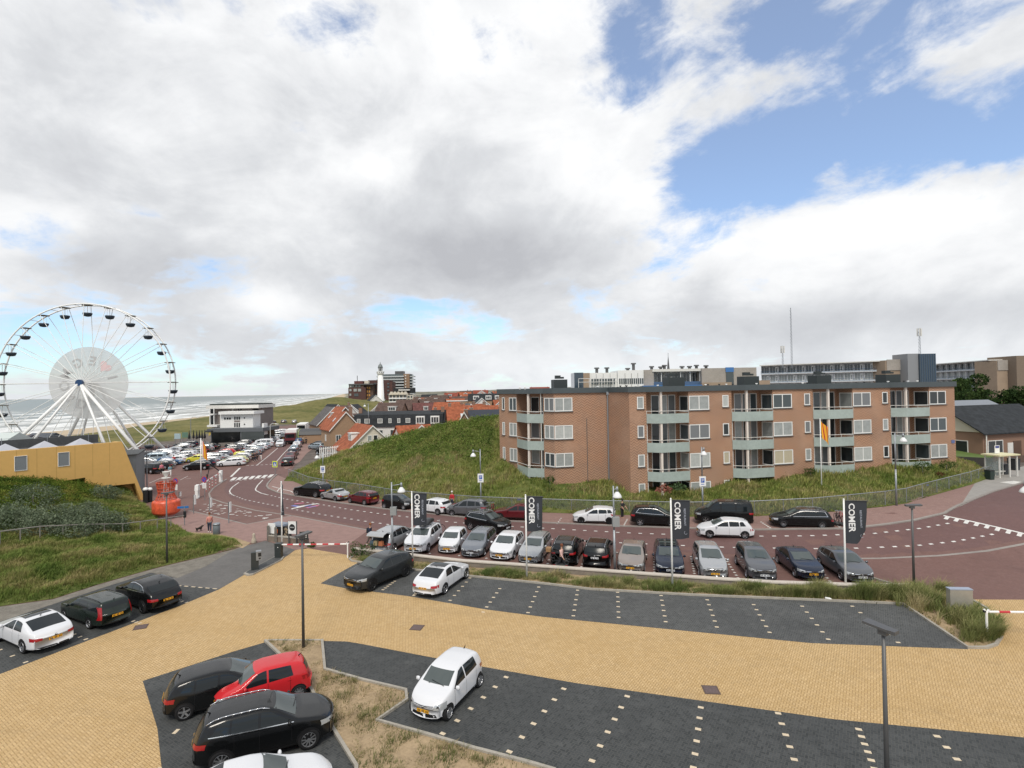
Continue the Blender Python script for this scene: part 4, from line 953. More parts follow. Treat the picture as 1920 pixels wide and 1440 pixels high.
# row of the street side parking, from left to right
boot = V('mpv', L=4.6, W=1.83, H=1.61, wb=2.84)
p0, a0 = place(boot, (768, 1018), (744, 1031), 'R')
bo, bc = car(boot, (p0, a0), 'silver', 'silver people carrier with its boot lid standing open', boot_open=True, plates='', rim='five')
xc60 = V('suv', L=4.63, W=1.89, H=1.67, wb=2.77); xo, xcar = car(xc60, place(xc60, (797, 1040), (829, 1013.5), 'L'), 'white', 'white off-roader with a black roof box above it', rails=alloy, rim='ten', plates='F')
tw = V('city', L=3.69, W=1.65, H=1.47, wb=2.37, fo=.70); car(tw, place(tw, (855.4, 1041), (878.5, 1016), 'L'), 'white', 'small white three door hatchback with rounded nose beside the roof box car', rim='black', plates='F')
a4 = V('estate', L=4.70, W=1.77, wb=2.81); car(a4, place(a4, (901.7, 1048.5), (931, 1018), 'L'), 'steelgrey', 'steel grey estate car between the two white hatchbacks', plate='w', plates='F', rails=alloy, rim='five')
foc = V('hatch', L=4.38, W=1.82, wb=2.70, H=1.45); car(foc, place(foc, (958.5, 1052.7), (984, 1025), 'L'), 'white', 'white five door hatchback with black grille between two grey estates', plates='F', rim='five')
cc2 = V('estate', L=4.55, W=1.73, wb=2.72); car(cc2, place(cc2, (1013.5, 1057), (1032.5, 1032), 'L'), 'silver', 'silver estate car behind the tall banner pole, beside the cycle carrier', plates='F', rails=trim, rim='five')
sp1 = V('suv', L=4.44, W=1.855, wb=2.64); so_, scar = car(sp1, place(sp1, (1092, 1037), (1080.5, 1059.5), 'R'), 'black', 'black off-roader seen from behind with a bicycle hung on its tail', rails=alloy, rim='five', plates='')
car(sp1, place(sp1, (1150, 1042.5), (1141.7, 1064.6), 'R'), 'black', 'black off-roader seen from behind with bare tail and wide red lamps', rails=alloy, rim='five', plate='w', plates='B', badge=True)
lan = V('hatch', L=4.52, W=1.80, H=1.50, wb=2.70); car(lan, place(lan, (1206.5, 1074), (1211, 1048), 'L'), 'bronze', 'bronze hatchback with black roof and shield grille facing the low wall', plates='F', rim='five')
ins = V('estate', L=4.98, W=1.86, H=1.50, wb=2.83, fo=1.0); car(ins, place(ins, (1281, 1077), (1273, 1048), 'L'), 'navy', 'dark blue estate car with long glass roof behind the third banner pole', plates='F', plate='w', roofglass=1.6, rails=trim, rim='five')
car('mpv', place(T['mpv'], (1313, 1080.5), (1301, 1056), 'R'), 'silver', 'silver people carrier facing the low wall, its boot closed', plates='F', rim='cap', badge=True)
asx = V('suv', L=4.30, W=1.77, H=1.62, wb=2.67, r=.34); car(asx, place(asx, (1402, 1085), (1382, 1058.6), 'R'), 'grey', 'slate grey off-roader with trapezoid grille right of the silver people carrier', plates='F', plate='w', rim='five')
car('coupe', place(T['coupe'], (1488, 1080), (1463.5, 1059.5), 'R'), 'navy', 'midnight blue two door coupe with oval headlights in the street row', plates='F', rim='ten')
bcl = V('hatch', L=4.39, W=1.81, H=1.56, wb=2.70); car(bcl, place(bcl, (1578, 1088), (1539, 1061), 'R'), 'grey', 'dark grey compact people carrier with star grille, last of the street row', plates='F', plate='w', chrome_line=True, rim='five', badge=True)
# on the road
tig = V('suv', L=4.45, W=1.81, wb=2.60); car(tig, place(tig, (930, 1002.5), (880, 993.5), 'R'), 'black', 'black off-roader driving along the road behind the steel grey estate', chrome_line='full', rails=alloy, plate='w', plates='F', rim='five')
v40 = V('hatch', L=4.37, W=1.80, H=1.44, wb=2.65); car(v40, place(v40, (1331.4, 1010), (1395.8, 1010), 'L'), 'white', 'white five door hatchback driving past the black van', plates='F', rim='five')
# far side of the road along the fence
xc90 = V('bigsuv', H=1.77); car(xc90, place(xc90, (562.5, 931), (586, 933), 'L'), 'black', 'big black off-roader at the fence with a silver roof, leftmost of that row', rails=alloy, rim='ten', plates='B')
slk = T['roadster']; car(slk, place(slk, (607, 936.5), (627.5, 940), 'L'), 'silver', 'silver two seat roadster with hard top by the fence', plates='B', rim='five')
dr = V('hatch', L=4.1, W=1.70, wb=2.51, fo=.80); car(dr, place(dr, (659, 943.5), (682, 947.5), 'L'), 'darkred', 'maroon hatchback by the fence between the roadster and a black city car', plates='B', rim='cap')
car('city', place(T['city'], (752.7, 956), (725, 953.7), 'R'), 'black', 'small black city car by the fence facing right', plates='F', rim='cap', badge=True)
car('hatch', place(T['hatch'], (788, 961.5), (816, 965), 'L'), 'white', 'white five door hatchback by the fence, half behind the first lettered banner', plates='B', rim='multi')
mer = V('mpv', L=4.29, H=1.61, wb=2.64); meo, mec = car(mer, place(mer, (851, 968), (892, 970), 'L'), 'grey', 'dark grey people carrier by the fence with bicycles on its tail', plates='', rim='five')
mon = V('sedan', L=4.48, W=1.75, H=1.42, wb=2.70); car(mon, place(mon, (944, 975.6), (983.5, 976.7), 'L'), 'darkred', 'maroon saloon by the fence, half behind the second lettered banner', plates='', rim='cap')
p208 = V('hatch', L=3.97, W=1.74, H=1.46, wb=2.54, fo=.78); car(p208, place(p208, (1091.5, 982.5), (1140.5, 983.3), 'L'), 'white', 'white hatchback with black wheels by the fence, alone in its stretch of pavement', plates='', rim='black')
tg2 = V('suv', L=4.49, W=1.84, wb=2.68); car(tg2, place(tg2, (1257, 988.5), (1203, 987.5), 'R'), 'black', 'black off-roader with chrome window frame by the fence, left of the black van', chrome_line='full', rails=trim, plates='F', rim='five')
car('van', place(T['van'], (1314, 984), (1403, 983), 'L'), 'black', 'black window van by the fence behind the white moving hatchback', plates='', rim='five')
eest = V('estate', L=4.90, W=1.85, wb=2.87, H=1.50); eo, ec = car(eest, place(eest, (1471.5, 990), (1538.5, 990), 'L'), 'black', 'black estate car by the fence with bicycles on its tow bar carrier', chrome_line='full', rails=alloy, rim='multi', plates='F')

# extras fixed to or lying on those cars
# the open boot: a lid, the dark load bay and what lies in it
zr_ = float(bc.top(4.05)); hinge = bc.cast('T', 3.95, 0, .02)
lid = MB(); wl = boot['W'] * .40
prof = [(0, 0), (-.45, .10), (-.86, .04), (-1.02, -.10)]
for i in range(3):
 (x0, z0), (x1, z1) = prof[i], prof[i + 1]
 a = [(hinge.x + x0, -wl, hinge.z + z0), (hinge.x + x0, wl, hinge.z + z0), (hinge.x + x1, wl, hinge.z + z1), (hinge.x + x1, -wl, hinge.z + z1)]
 lid.extr(a, (0, 0, .045), 0); lid.add([(x, y * .92, z - .004) for x, y, z in a], [(3, 2, 1, 0)], 1)
lid.build('boot_lid', [PAINT['silver'], trim], bo)
bay = MB(); bc.patch(bay, 'B', [(-wl * .98, .62), (wl * .98, .62)], [(-wl * .9, 1.42), (wl * .9, 1.42)], 8, 6, .01); bay.build('load_bay', trim, bo, True)
def on_car(o, p): return Matrix.Translation(o.location) @ Matrix.Rotation(o.rotation_euler.z, 4, 'Z') @ Vector(p)
for k, (dy, c_, lb) in enumerate([(-.35, (.35, .12, .05), 'orange shopping bag in the open boot of the silver people carrier'), (.1, (.28, .22, .12), 'brown box in the open boot of the silver people carrier'), (.42, (.06, .09, .12), 'dark bag in the open boot of the silver people carrier')]):
 p = on_car(bo, (bc.x0 - boot['L'] - .04, dy, .70)); b = MB(); b.box((0, 0, .16), (.30, .34, .32), 0, 0, .82); b.tube((-.05, 0, .30), (.05, 0, .38), .012); b.tube((.05, 0, .38), (.1, 0, .30), .012)
 o = b.build('luggage_bag', M('bag_%d' % k, c_, .8)); o.location = p; o.rotation_euler.z = a0; tag(o, lb, 'bag')
# roof box
b = MB()
for i in range(10):
 t0, t1 = i / 9, (i + 1) / 9
sec = []
for i in range(11):
 u = i / 10; wv = .40 * min(1, (.35 + 2.2 * u)) * min(1, .75 + 1.2 * (1 - u)); hv = .36 * min(1, .25 + 1.5 * u) * min(1, .6 + 1.5 * (1 - u)); x = 1.05 - 2.1 * u
 sec.append([(x, y * wv, z * hv) for y, z in [(-1, .1), (-1, .5), (-.75, .95), (0, 1.06), (.75, .95), (1, .5), (1, .1), (0, 0)]])
vs = sum(sec, []); n8 = 8
b.add(vs, [(k * n8 + i, k * n8 + (i + 1) % n8, (k + 1) * n8 + (i + 1) % n8, (k + 1) * n8 + i) for k in range(10) for i in range(n8)] + [tuple(range(8)), tuple(range(80, 88))])
for x in (.45, -.5): b.tube((x, -.62, -.035), (x, .62, -.035), .022, .022, 8, 1)
o = b.build('roof_box', [M('roof_box_plastic', (.022, .024, .026), .35), alloy], None, True, True)
zr_ = xcar.cast('T', 2.6, 0, 0).z; o.location = on_car(xo, (xcar.x0 - 2.55, .12, zr_ + .12)); o.rotation_euler.z = xo.rotation_euler.z
tag(o, 'black roof box strapped on top of the white off-roader', 'roof box')

# ---- bicycles
def make_bike(label, frame_col, loc, rz, group=None, z=0.0, basket=False, tilt=0.0):
 o = thing('bicycle', label, 'bicycle', (loc[0], loc[1], z + (loc[2] if len(loc) > 2 else 0)), rz, group); o.rotation_euler.x = tilt
 fm = M('bike_%s' % frame_col, {'black': (.02, .02, .022), 'red': (.30, .03, .03), 'grey': (.18, .19, .2), 'blue': (.05, .10, .2)}[frame_col], .4)
 for x in (-.54, .54):
  w_ = MB(); n = 20
  for k in range(n):
   a_, b_ = 2 * pi * k / n, 2 * pi * (k + 1) / n
   w_.tube((x + .33 * cos(a_), 0, .35 + .33 * sin(a_)), (x + .33 * cos(b_), 0, .35 + .33 * sin(b_)), .022, .022, 5, 0, False)
  for k in range(8): w_.tube((x, 0, .35), (x + .31 * cos(k * pi / 4), 0, .35 + .31 * sin(k * pi / 4)), .005, .005, 3, 1, False)
  w_.build('wheel', [rubber, alloy], o)
 f = MB()
 for a_, b_ in [((-.54, .35), (-.08, .32)), ((-.54, .35), (-.20, .85)), ((-.20, .85), (-.08, .32)), ((-.08, .32), (.40, .80)), ((-.18, .78), (.38, .86)), ((.38, .92), (.54, .35))]: f.tube((a_[0], 0, a_[1]), (b_[0], 0, b_[1]), .022, .022, 6)
 f.build('frame', fm, o)
 h = MB(); h.tube((.36, 0, .88), (.34, 0, 1.05), .016); h.tube((.34, -.28, 1.05), (.34, .28, 1.05), .016); h.build('handlebar', alloy, o)
 s_ = MB(); s_.tube((-.2, 0, .85), (-.22, 0, .95), .014); s_.box((-.24, 0, .98), (.26, .16, .06), 0, 0, .8); s_.build('saddle', black, o)
 if basket:
  b_ = MB(); b_.box((.62, 0, .92), (.30, .38, .26), 0, 0, 1.15); b_.build('basket', M('wicker_basket', (.30, .17, .08), .85, var=.2, vscale=20), o)
 return o
def rack_bike(o, c, sp, label, col, dx, dz=.35, basket=False, dy=0.0):
 p = on_car(o, (c.x0 - sp['L'] - dx, dy, 0)); make_bike(label, col, p, o.rotation_euler.z + pi / 2, None, dz, basket)
rack_bike(so_, scar, sp1, 'black bicycle with wicker basket carried across the tail of a black off-roader', 'black', .28, .38, True, .25)
rack_bike(xo, xcar, xc60, 'bicycle hanging behind the white roof box car', 'grey', .35, .45)
rack_bike(meo, mec, mer, 'bicycle on the carrier of the dark grey people carrier, next to the car', 'grey', .25)
rack_bike(meo, mec, mer, 'outer bicycle with red frame on the carrier of the dark grey people carrier', 'red', .50)
rack_bike(eo, ec, eest, 'inner black bicycle on the tow bar carrier of the black estate', 'black', .25)
rack_bike(eo, ec, eest, 'outer bicycle with red frame on the tow bar carrier of the black estate', 'red', .50)
for (o, c, sp) in ((so_, scar, sp1), (meo, mec, mer), (eo, ec, eest), (xo, xcar, xc60)):
 b = MB(); x = c.x0 - sp['L']; b.box((x - .38, 0, .34), (.66, .9, .03)); b.tube((x + .05, 0, .34), (x - .1, 0, .34), .03)
 for sg in (1, -1): b.box((x - .68, sg * .42, .36), (.05, .16, .10), 0, 1)
 b.build('cycle_carrier', [dsteel, redlamp], o)
# ================================================================== APARTMENT BUILDING
def brick_wall(name, base, zig=.0, scale=1.0):
 if name in MATS: return MATS[name]
 m = bpy.data.materials.new(name); m.use_nodes = True; nt = m.node_tree; nt.nodes.clear(); t = NT(nt)
 uvn = t.n('ShaderNodeTexCoord').outputs['UV']
 b = t.n('ShaderNodeTexBrick', {'offset': .5}, Vector=uvn, Color1=tuple(c * .86 for c in base), Color2=tuple(min(1, c * 1.14) for c in base), Mortar=tuple(c * .75 + .05 for c in base), Scale=1.0, Mortar_Size=.006, Bias=0.0, Brick_Width=.21, Row_Height=.065)
 c = b.outputs['Color']
 s = t.n('ShaderNodeSeparateXYZ', None, Vector=uvn).outputs
 f = t.sm(t.noise(uvn, .45, 6, .62), .36, .66)
 c = t.mix(t.m('MULTIPLY', f, .5), c, (base[0] * 1.12, base[1] * .98, base[2] * .86))
 f3 = t.sm(t.noise(t.vm('ADD', uvn, (9.3, 4.1, 0)), .28, 6, .6), .50, .70)
 c = t.mix(t.m('MULTIPLY', f3, .42), c, (base[0] * .74, base[1] * .78, base[2] * .86))
 if zig:
  tri = t.m('ABSOLUTE', t.m('SUBTRACT', t.m('FRACT', t.m('DIVIDE', s[0], .62)), .5))
  q = t.m('FRACT', t.m('DIVIDE', t.m('ADD', s[1], t.m('MULTIPLY', tri, .52)), .26))
  line = t.m('MULTIPLY', t.sm(t.m('ABSOLUTE', t.m('SUBTRACT', q, .5)), .24, .05), t.sm(t.noise(uvn, .22, 5, .6), .34, .52))
  c = t.mix(t.m('MULTIPLY', line, zig), c, tuple(x * .45 for x in base))
 p = t.n('ShaderNodeBsdfPrincipled', None, Base_Color=c, Roughness=.9); p.inputs['Specular IOR Level'].default_value = .2
 bp = t.n('ShaderNodeBump', None, Strength=.3, Distance=.01, Height=b.outputs['Fac']); bp.invert = True; t.put(p.inputs['Normal'], bp.outputs[0])
 t.n('ShaderNodeOutputMaterial', None, Surface=p.outputs[0]); MATS[name] = m; return m
apt_brick = brick_wall('orange_brown_brick', (.405, .250, .168), .8)
plain_brick = brick_wall('brown_brick', (.25, .145, .095))
frame_w = M('white_window_frame', (.76, .76, .73), .4)
dark_sill = M('dark_window_sill', (.09, .10, .105), .6)
fascia_m = M('anthracite_fascia', (.060, .075, .080), .45, var=.10, vscale=.6)
soffit_m = M('cream_soffit', (.55, .50, .44), .8)
roofing = M('bitumen_roof', (.075, .078, .080), .9, var=.15)
post_m = M('cream_post', (.70, .63, .56), .6)
sea_green = M('grey_green_parapet', (.335, .395, .365), .35, var=.12, vscale=.5)
curt = [pale_pane, M('net_curtain_pane', (.42, .44, .42), .15, var=.1, vscale=4), M('beige_blind_pane', (.45, .40, .29), .2, var=.06, vscale=5), pane_m, M('dark_pane', (.025, .03, .032), .05), M('grey_blind_pane', (.16, .17, .175), .12)]

def wall_face(mb, p0, p1, z0, z1, holes=(), depth=.10, mi=0, uoff=0.0):
 """upright wall from p0 to p1 (outside on the right hand of p0->p1 when seen from above is -normal); holes = (u0,u1,z0,z1) in metres"""
 p0, p1 = Vector((*p0[:2], 0)), Vector((*p1[:2], 0)); d = (p1 - p0); L = d.length; d /= L; n = Vector((d.y, -d.x, 0))
 us = sorted({0.0, L, *[h[0] for h in holes], *[h[1] for h in holes]}); zs = sorted({z0, z1, *[h[2] for h in holes], *[h[3] for h in holes]})
 us = [u for u in us if -1e-6 <= u <= L + 1e-6]; zs = [z for z in zs if z0 - 1e-6 <= z <= z1 + 1e-6]
 def pt(u, z, dd=0): q = p0 + d * u - n * dd; return (q.x, q.y, z)
 for i in range(len(us) - 1):
  for j in range(len(zs) - 1):
   uc, zc = (us[i] + us[i + 1]) / 2, (zs[j] + zs[j + 1]) / 2
   if any(h[0] < uc < h[1] and h[2] < zc < h[3] for h in holes): continue
   a, b, c_, e = us[i], us[i + 1], zs[j], zs[j + 1]
   mb.quad(pt(a, c_), pt(b, c_), pt(b, e), pt(a, e), mi, [(a + uoff, c_), (b + uoff, c_), (b + uoff, e), (a + uoff, e)])
 for (a, b, c_, e) in holes:
  a, b, c_, e = max(a, 0), min(b, L), max(c_, z0), min(e, z1)
  for q in ([pt(a, c_), pt(b, c_), pt(b, c_, depth), pt(a, c_, depth)], [pt(a, e), pt(a, e, depth), pt(b, e, depth), pt(b, e)],
                  [pt(a, c_), pt(a, c_, depth), pt(a, e, depth), pt(a, e)], [pt(b, c_), pt(b, e), pt(b, e, depth), pt(b, c_, depth)]):
   mb.quad(*q, mi, [(0, 0), (.1, 0), (.1, .1), (0, .1)])
 return d, n
def window(parent, p0, p1, u0, u1, z0, z1, n=2, pane=None, fw=.085, inset=.06, sill=True, name='window', panes=None, tilt=None, fmat=None):
 """white framed window set in the wall p0->p1; each pane pair is one child"""
 p0, p1 = Vector((*p0[:2], 0)), Vector((*p1[:2], 0)); d = (p1 - p0).normalized(); nn = Vector((d.y, -d.x, 0)); rz = atan2(d.y, d.x)
 def c(u, z, off): q = p0 + d * u + nn * off; return (q.x, q.y, z)
 f = MB(); um, zm = (u0 + u1) / 2, (z0 + z1) / 2; th = .07
 f.box(c(um, z0 + fw / 2, -inset), (u1 - u0, th, fw), rz); f.box(c(um, z1 - fw / 2, -inset), (u1 - u0, th, fw), rz)
 for k in range(n + 1):
  u = u0 + fw / 2 + (u1 - u0 - fw) * k / n; f.box(c(u, zm, -inset), (fw, th, z1 - z0 - 2 * fw), rz)
 if sill: f.box(c(um, z0 - .03, -inset + .075), (u1 - u0 + .12, .16, .05), rz, 1)
 fo = f.build(name, [fmat or frame_w, dark_sill], parent)
 pn = MB(); wv = (u1 - u0 - fw) / n
 for k in range(n):
  a = u0 + fw + wv * k; b = u0 + wv * (k + 1)
  pn.box(c((a + b) / 2, zm, -inset - .012), (b - a + .01, .02, z1 - z0 - 2 * fw + .01), rz, 0)
 pn.build('pane', pane or curt[R.choice([0, 0, 1, 3, 5])], fo)
 return fo
def slabpoly(parent, name, poly, z0, z1, mats, fix=True):
 mb = MB(); mb.prism(poly, z0, z1); return mb.build(name, mats, parent, fixn=True)

apt = thing('apartment_building', 'four storey orange brown brick apartment building with saw tooth front and grey green balconies', 'building', (14.2 * 1.0714, 51.2 * 1.0714, -.878)); apt.scale = (1.0714,) * 3
_ap = Vector((14.2, 51.2, 0))
class Loc:                                                 # everything below is given in world metres and stored relative to the building's base
 pass
AU = (cos(radians(14)), sin(radians(14))); AV = (-AU[1], AU[0])
O = [Vector((14.2 + 8.82 * k, 51.2 + 1.3 * k)) for k in range(-1, 5)]
def ul(k, u, v): o = O[k + 1]; return Vector((o.x + u * AU[0] + v * AV[0], o.y + u * AU[1] + v * AV[1]))
FLO = [9.15, 6.35, 3.55, .75]
ZT = 12.0
def rel(p): return (p[0] - _ap.x, p[1] - _ap.y)
WL = MB(); walls = []
# outline of the front, unit by unit
start = ul(-1, 6.05, 0)
prev_end = start
small_panes = [[0, 5, 0, 0], [1, 4, 2, 5], [5, 5, 0, 4], [4, 0, 4, 0]]
bay_panes = [[0, 5, 1, 0], [3, 0, 2, 4], [5, 0, 1, 4], [4, 3, 0, 5]]
for k in range(-1, 4):
 # long facet from the balcony's right wall to the next balcony
 a = start if k == -1 else ul(k, 3.03, 0); b = ul(k, 7.85, 0); ua = 6.05 if k == -1 else 3.03
 if k == 3: b = ul(3, 6.5, 0)
 holes = []; L = (b - a).length
 for r_ in range(4):
  zt = FLO[r_] + 2.35
  if k >= 0:
   if r_ < 3 or k == 0: holes.append((.04, 2.30, zt - 1.42, zt))
  if k < 3:
   if r_ < 3 or k in (-1, 0): holes.append((6.80 - ua if k >= 0 else .82, 7.52 - ua if k >= 0 else 1.54, zt - 1.20, zt))
 wall_face(WL, rel(a), rel(b), -1.0, ZT, holes, uoff=k * 8.8)
 for i, h in enumerate(holes):
  r_ = int(round((11.5 - h[3]) / 2.8)); big = h[1] - h[0] > 1.5
  idx = (bay_panes if big else small_panes)[(k if big else k + 1) % 4][min(r_, 3)]
  if big:
   f = window(apt, rel(a), rel(b), h[0] + .01, h[1] - .01, h[2] + .01, h[3] - .01, 2, curt[idx], inset=.03)
   f.data  # the white corner post of the bay
  else: window(apt, rel(a), rel(b), h[0] + .01, h[1] - .01, h[2] + .01, h[3] - .01, 1, curt[idx], inset=.03)
 if k >= 0:
  c0 = ul(k, 3.03, 2.0); hs = []
  for r_ in range(3 if k else 4): hs.append((.35, 1.94, FLO[r_] + .75, FLO[r_] + 2.35))
  wall_face(WL, rel(c0), rel(a), -1.0, ZT, hs)
  for r_, h in enumerate(hs): window(apt, rel(c0), rel(a), h[0] + .01, h[1] - .02, h[2] + .01, h[3] - .01, 1, curt[[4, 3, 0, 4][(r_ + k) % 4]], inset=.04, sill=False)
 if k < 3:
  q0, q1, q2 = ul(k + 1, -1.05 + .08, .87), ul(k + 1, -1.05, 2.0), ul(k + 1, 3.03, 2.0)
  wall_face(WL, rel(b), rel(q1), -1.0, ZT, [])
  # back wall: doors and tall panes
  hs = []
  for r_ in range(4):
   zf = FLO[r_]
   if r_ == 3 and k + 1 > 0: continue
   hs += [(1.15, 2.05, zf + .05, zf + 2.45), (2.13, 2.95, zf + .05, zf + 2.45), (3.03, 3.85, zf + .05, zf + 2.45)]
  wall_face(WL, rel(q1), rel(q2), -1.0, ZT, hs)
  for i, h in enumerate(hs):
   window(apt, rel(q1), rel(q2), h[0], h[1], h[2], h[3], 1, curt[[5, 4, 3, 0, 4, 5, 3, 4, 0][(i + k * 2) % 9]], .07, .04, False, 'balcony_door' if i % 3 == 1 else 'balcony_window')
# right end, back, and the left block
RE = ul(3, 6.5, 0); back_r = Vector((52, 66)); back_l = Vector((5, 72))
wall_face(WL, rel(RE), rel(back_r), -1, ZT); wall_face(WL, rel(back_r), rel(back_l), -1, ZT)
C1 = Vector((9.8, 55.1)); CB = Vector((4.2, 53.7)); LD = Vector((-.615, .788)); LN = Vector((-.788, -.615))
LE = CB + LD * 9.3
wall_face(WL, rel(C1), rel(start), -1, ZT, uoff=2)
hs = [(.10, 1.96, FLO[r_] + .95, FLO[r_] + 2.35) for r_ in range(3)]
wall_face(WL, rel(CB), rel(C1), -1, ZT, hs, uoff=11)
for i, h in enumerate(hs): window(apt, rel(CB), rel(C1), h[0] - .06, h[1] - .01, h[2] + .01, h[3] - .01, 2, curt[[0, 1, 0][i]], inset=.02)
a = CB + LD * 1.65; hs = [(.14, 1.63, FLO[r_] + .95, FLO[r_] + 2.35) for r_ in range(3)]
wall_face(WL, rel(a), rel(CB), -1, ZT, hs)
for i, h in enumerate(hs): window(apt, rel(a), rel(CB), h[0] + .01, h[1], h[2] + .01, h[3] - .01, 2, curt[[5, 0, 3][i]], inset=.02)
b0 = CB + LD * 6.07; q1, q2 = a - LN * 1.6, b0 - LN * 1.6
wall_face(WL, rel(q1), rel(a), -1, ZT); wall_face(WL, rel(b0), rel(q2), -1, ZT)
hs = []
for r_ in range(3): zf = FLO[r_]; hs += [(.5, 1.9, zf + .7, zf + 2.4), (2.2, 3.0, zf + .05, zf + 2.4), (3.1, 3.9, zf + .05, zf + 2.4)]
wall_face(WL, rel(q2), rel(q1), -1, ZT, hs)
for i, h in enumerate(hs): window(apt, rel(q2), rel(q1), h[0], h[1], h[2], h[3], 1, curt[[4, 5, 0, 5, 3, 4, 0, 5, 3][i]], .07, .04, False, ['balcony_window', 'balcony_door', 'balcony_window'][i % 3])
hs = []
for r_ in range(3): hs += [(.55, 1.05, FLO[r_] + .95, FLO[r_] + 2.4), (1.85, 3.2, FLO[r_] + .90, FLO[r_] + 2.38)]
wall_face(WL, rel(LE), rel(b0), -1, ZT, hs)
for i, h in enumerate(hs): window(apt, rel(LE), rel(b0), h[0] + .01, h[1] - .01, h[2] + .01, h[3] - .01, 1 + i % 2, curt[[4, 3, 0, 0, 0, 0][i]], inset=.03)
wall_face(WL, rel(back_l), rel(LE), -1, ZT)
WL.build('wall', apt_brick, apt)
# roof slab with the saw tooth edge
edge = [start]
for k in range(-1, 3): edge += [ul(k, 7.75, -.12), ul(k + 1, -.12, -.12)]
edge = [start + Vector((-.1, -.15))] + edge[1:] + [ul(3, 6.6, -.12), back_r + Vector((.1, 0)), back_l, LE + LN * .15 + LD * .15, CB + LD * 6.07 + LN * .15, CB + LD * 3.2 + LN * .95, CB + LD * 1.5 + LN * .15, CB + Vector((-.12, -.15)), C1 + Vector((.05, -.15))]
edge = [rel(p) for p in edge]
slabpoly(apt, 'roof', edge, 12.02, 12.40, [fascia_m])
fm = MB(); strip(fm, edge, .10, 11.93, 12.47, True); fm.build('fascia', fascia_m, apt)
# balconies
def balcony(poly, zf, floorpoly, full=True):
 root = slabpoly(apt, 'balcony', [rel(p) for p in floorpoly], zf - .22, zf - .03, [soffit_m])
 pr = MB(); strip(pr, [rel(p) for p in poly], .06, zf - .26, zf + .66); pr.build('parapet', sea_green, root)
 hr = MB(); hp = [Vector((*rel(p), zf + .92)) for p in poly]; hr.path(hp, .028, 6)
 for p, q in zip(poly[:-1], poly[1:]):
  n = max(1, int((q - p).length / 1.5))
  for i in range(n + 1): c = p.lerp(q, i / n); c = rel(c); hr.tube((c[0], c[1], zf + .6), (c[0], c[1], zf + .92), .022)
 hr.build('handrail', offwhite, root)
for k in range(0, 4):
 c0, c1 = ul(k, 0, 0), ul(k, 3.03, -.02); l0 = ul(k - 1, 7.85, -.02)
 fl = [l0, c0, c1, ul(k, 3.0, 1.97), ul(k, -1.0, 1.97)]
 for r_ in range(3): balcony([l0, c0, c1], FLO[r_], fl)
 cm = MB(); o_ = rel(ul(k, .12, .14))
 tops = 12.0
 cm.box((o_[0], o_[1], 6.0), (.20, .20, 12.0), radians(14)); cm.build('column', post_m, apt)
 dp = MB(); o_ = rel(ul(k - 1, 7.95, .12)); dp.tube((o_[0], o_[1], -.5), (o_[0], o_[1], 9.0), .05); dp.build('downpipe', offwhite, apt)
pc = CB + LD * 3.2 + LN * .9
for r_ in range(3): balcony([CB + LD * 6.05, pc, CB + LD * 1.65], FLO[r_], [CB + LD * 6.05, pc, CB + LD * 1.65, q1, q2])
cm = MB(); o_ = rel(pc - LN * .2); cm.box((o_[0], o_[1], 6.2), (.20, .20, 11.6), .9); cm.build('column', post_m, apt)
dp = MB(); o_ = rel(CB + LD * 1.9 + LN * .12); dp.tube((o_[0], o_[1], .5), (o_[0], o_[1], 12), .045); dp.build('downpipe', offwhite, apt)
dp = MB(); o_ = rel(C1 + Vector((0, -.2))); dp.tube((o_[0], o_[1], -.5), (o_[0], o_[1], 11.9), .07); dp.box((o_[0], o_[1], 11.85), (.24, .24, .3)); dp.build('downpipe', steel, apt)
jt = MB(); o_ = CB.lerp(C1, .60) ; o_ = rel(o_ + Vector((.01, -.03))); jt.box((o_[0], o_[1], 4.5), (.04, .05, 9.6), radians(14)); jt.build('expansion_joint', dark_sill, apt)
nb = MB(); o_ = rel(ul(3, 6.1, -.03)); nb.box((o_[0], o_[1], 6.1), (.42, .04, .34), radians(14)); nb.build('number_sign', M('blue_sign', (.10, .14, .30), .5), apt)
# roof housings and outlets
for (px0, px1, Y) in [(1035, 1062, 58.5), (1246, 1280, 57), (1387, 1418, 58.5), (1521, 1552, 60), (1649, 1681, 61.5)]:
 a_, b_ = P(px0, 722, Y), P(px1, 722, Y); w_ = b_.x - a_.x; cx = (a_.x + b_.x) / 2 - _ap.x; cy = Y - _ap.y
 h = MB(); h.box((cx, cy, 12.9), (w_ * .94, 1.5, 1.0), radians(8)); h.box((cx - w_ * .1, cy, 13.68), (w_ * .36, .5, .36), radians(8)); h.box((cx + w_ * .22, cy + .1, 13.6), (w_ * .2, .4, .2), radians(8)); h.build('roof_housing', M('housing_sheet', (.025, .032, .032), .5), apt)
for k in range(26):
 px = R.uniform(965, 1745); p = P(px, 722, R.uniform(54, 58) + .004 * (px - 960)); v = MB()
 v.lathe((p.x - _ap.x, p.y - _ap.y, 12.40), [(.06, 0), (.06, .14), (.13, .16), (.11, .24)], 8); v.build('roof_outlet', white if k % 3 else black, apt)
rl = MB(); q = [P(1085, 727, 60), P(1150, 726, 60.5), P(1158, 726, 64)]
for z in (13.1, 13.5): rl.path([Vector((p.x - _ap.x, p.y - _ap.y, z)) for p in q], .03)
for p in q + [P(1105, 727, 60.2), P(1128, 727, 60.4)]: rl.tube((p.x - _ap.x, p.y - _ap.y, 12.4), (p.x - _ap.x, p.y - _ap.y, 13.5), .03)
rl.build('roof_railing', offwhite, apt)
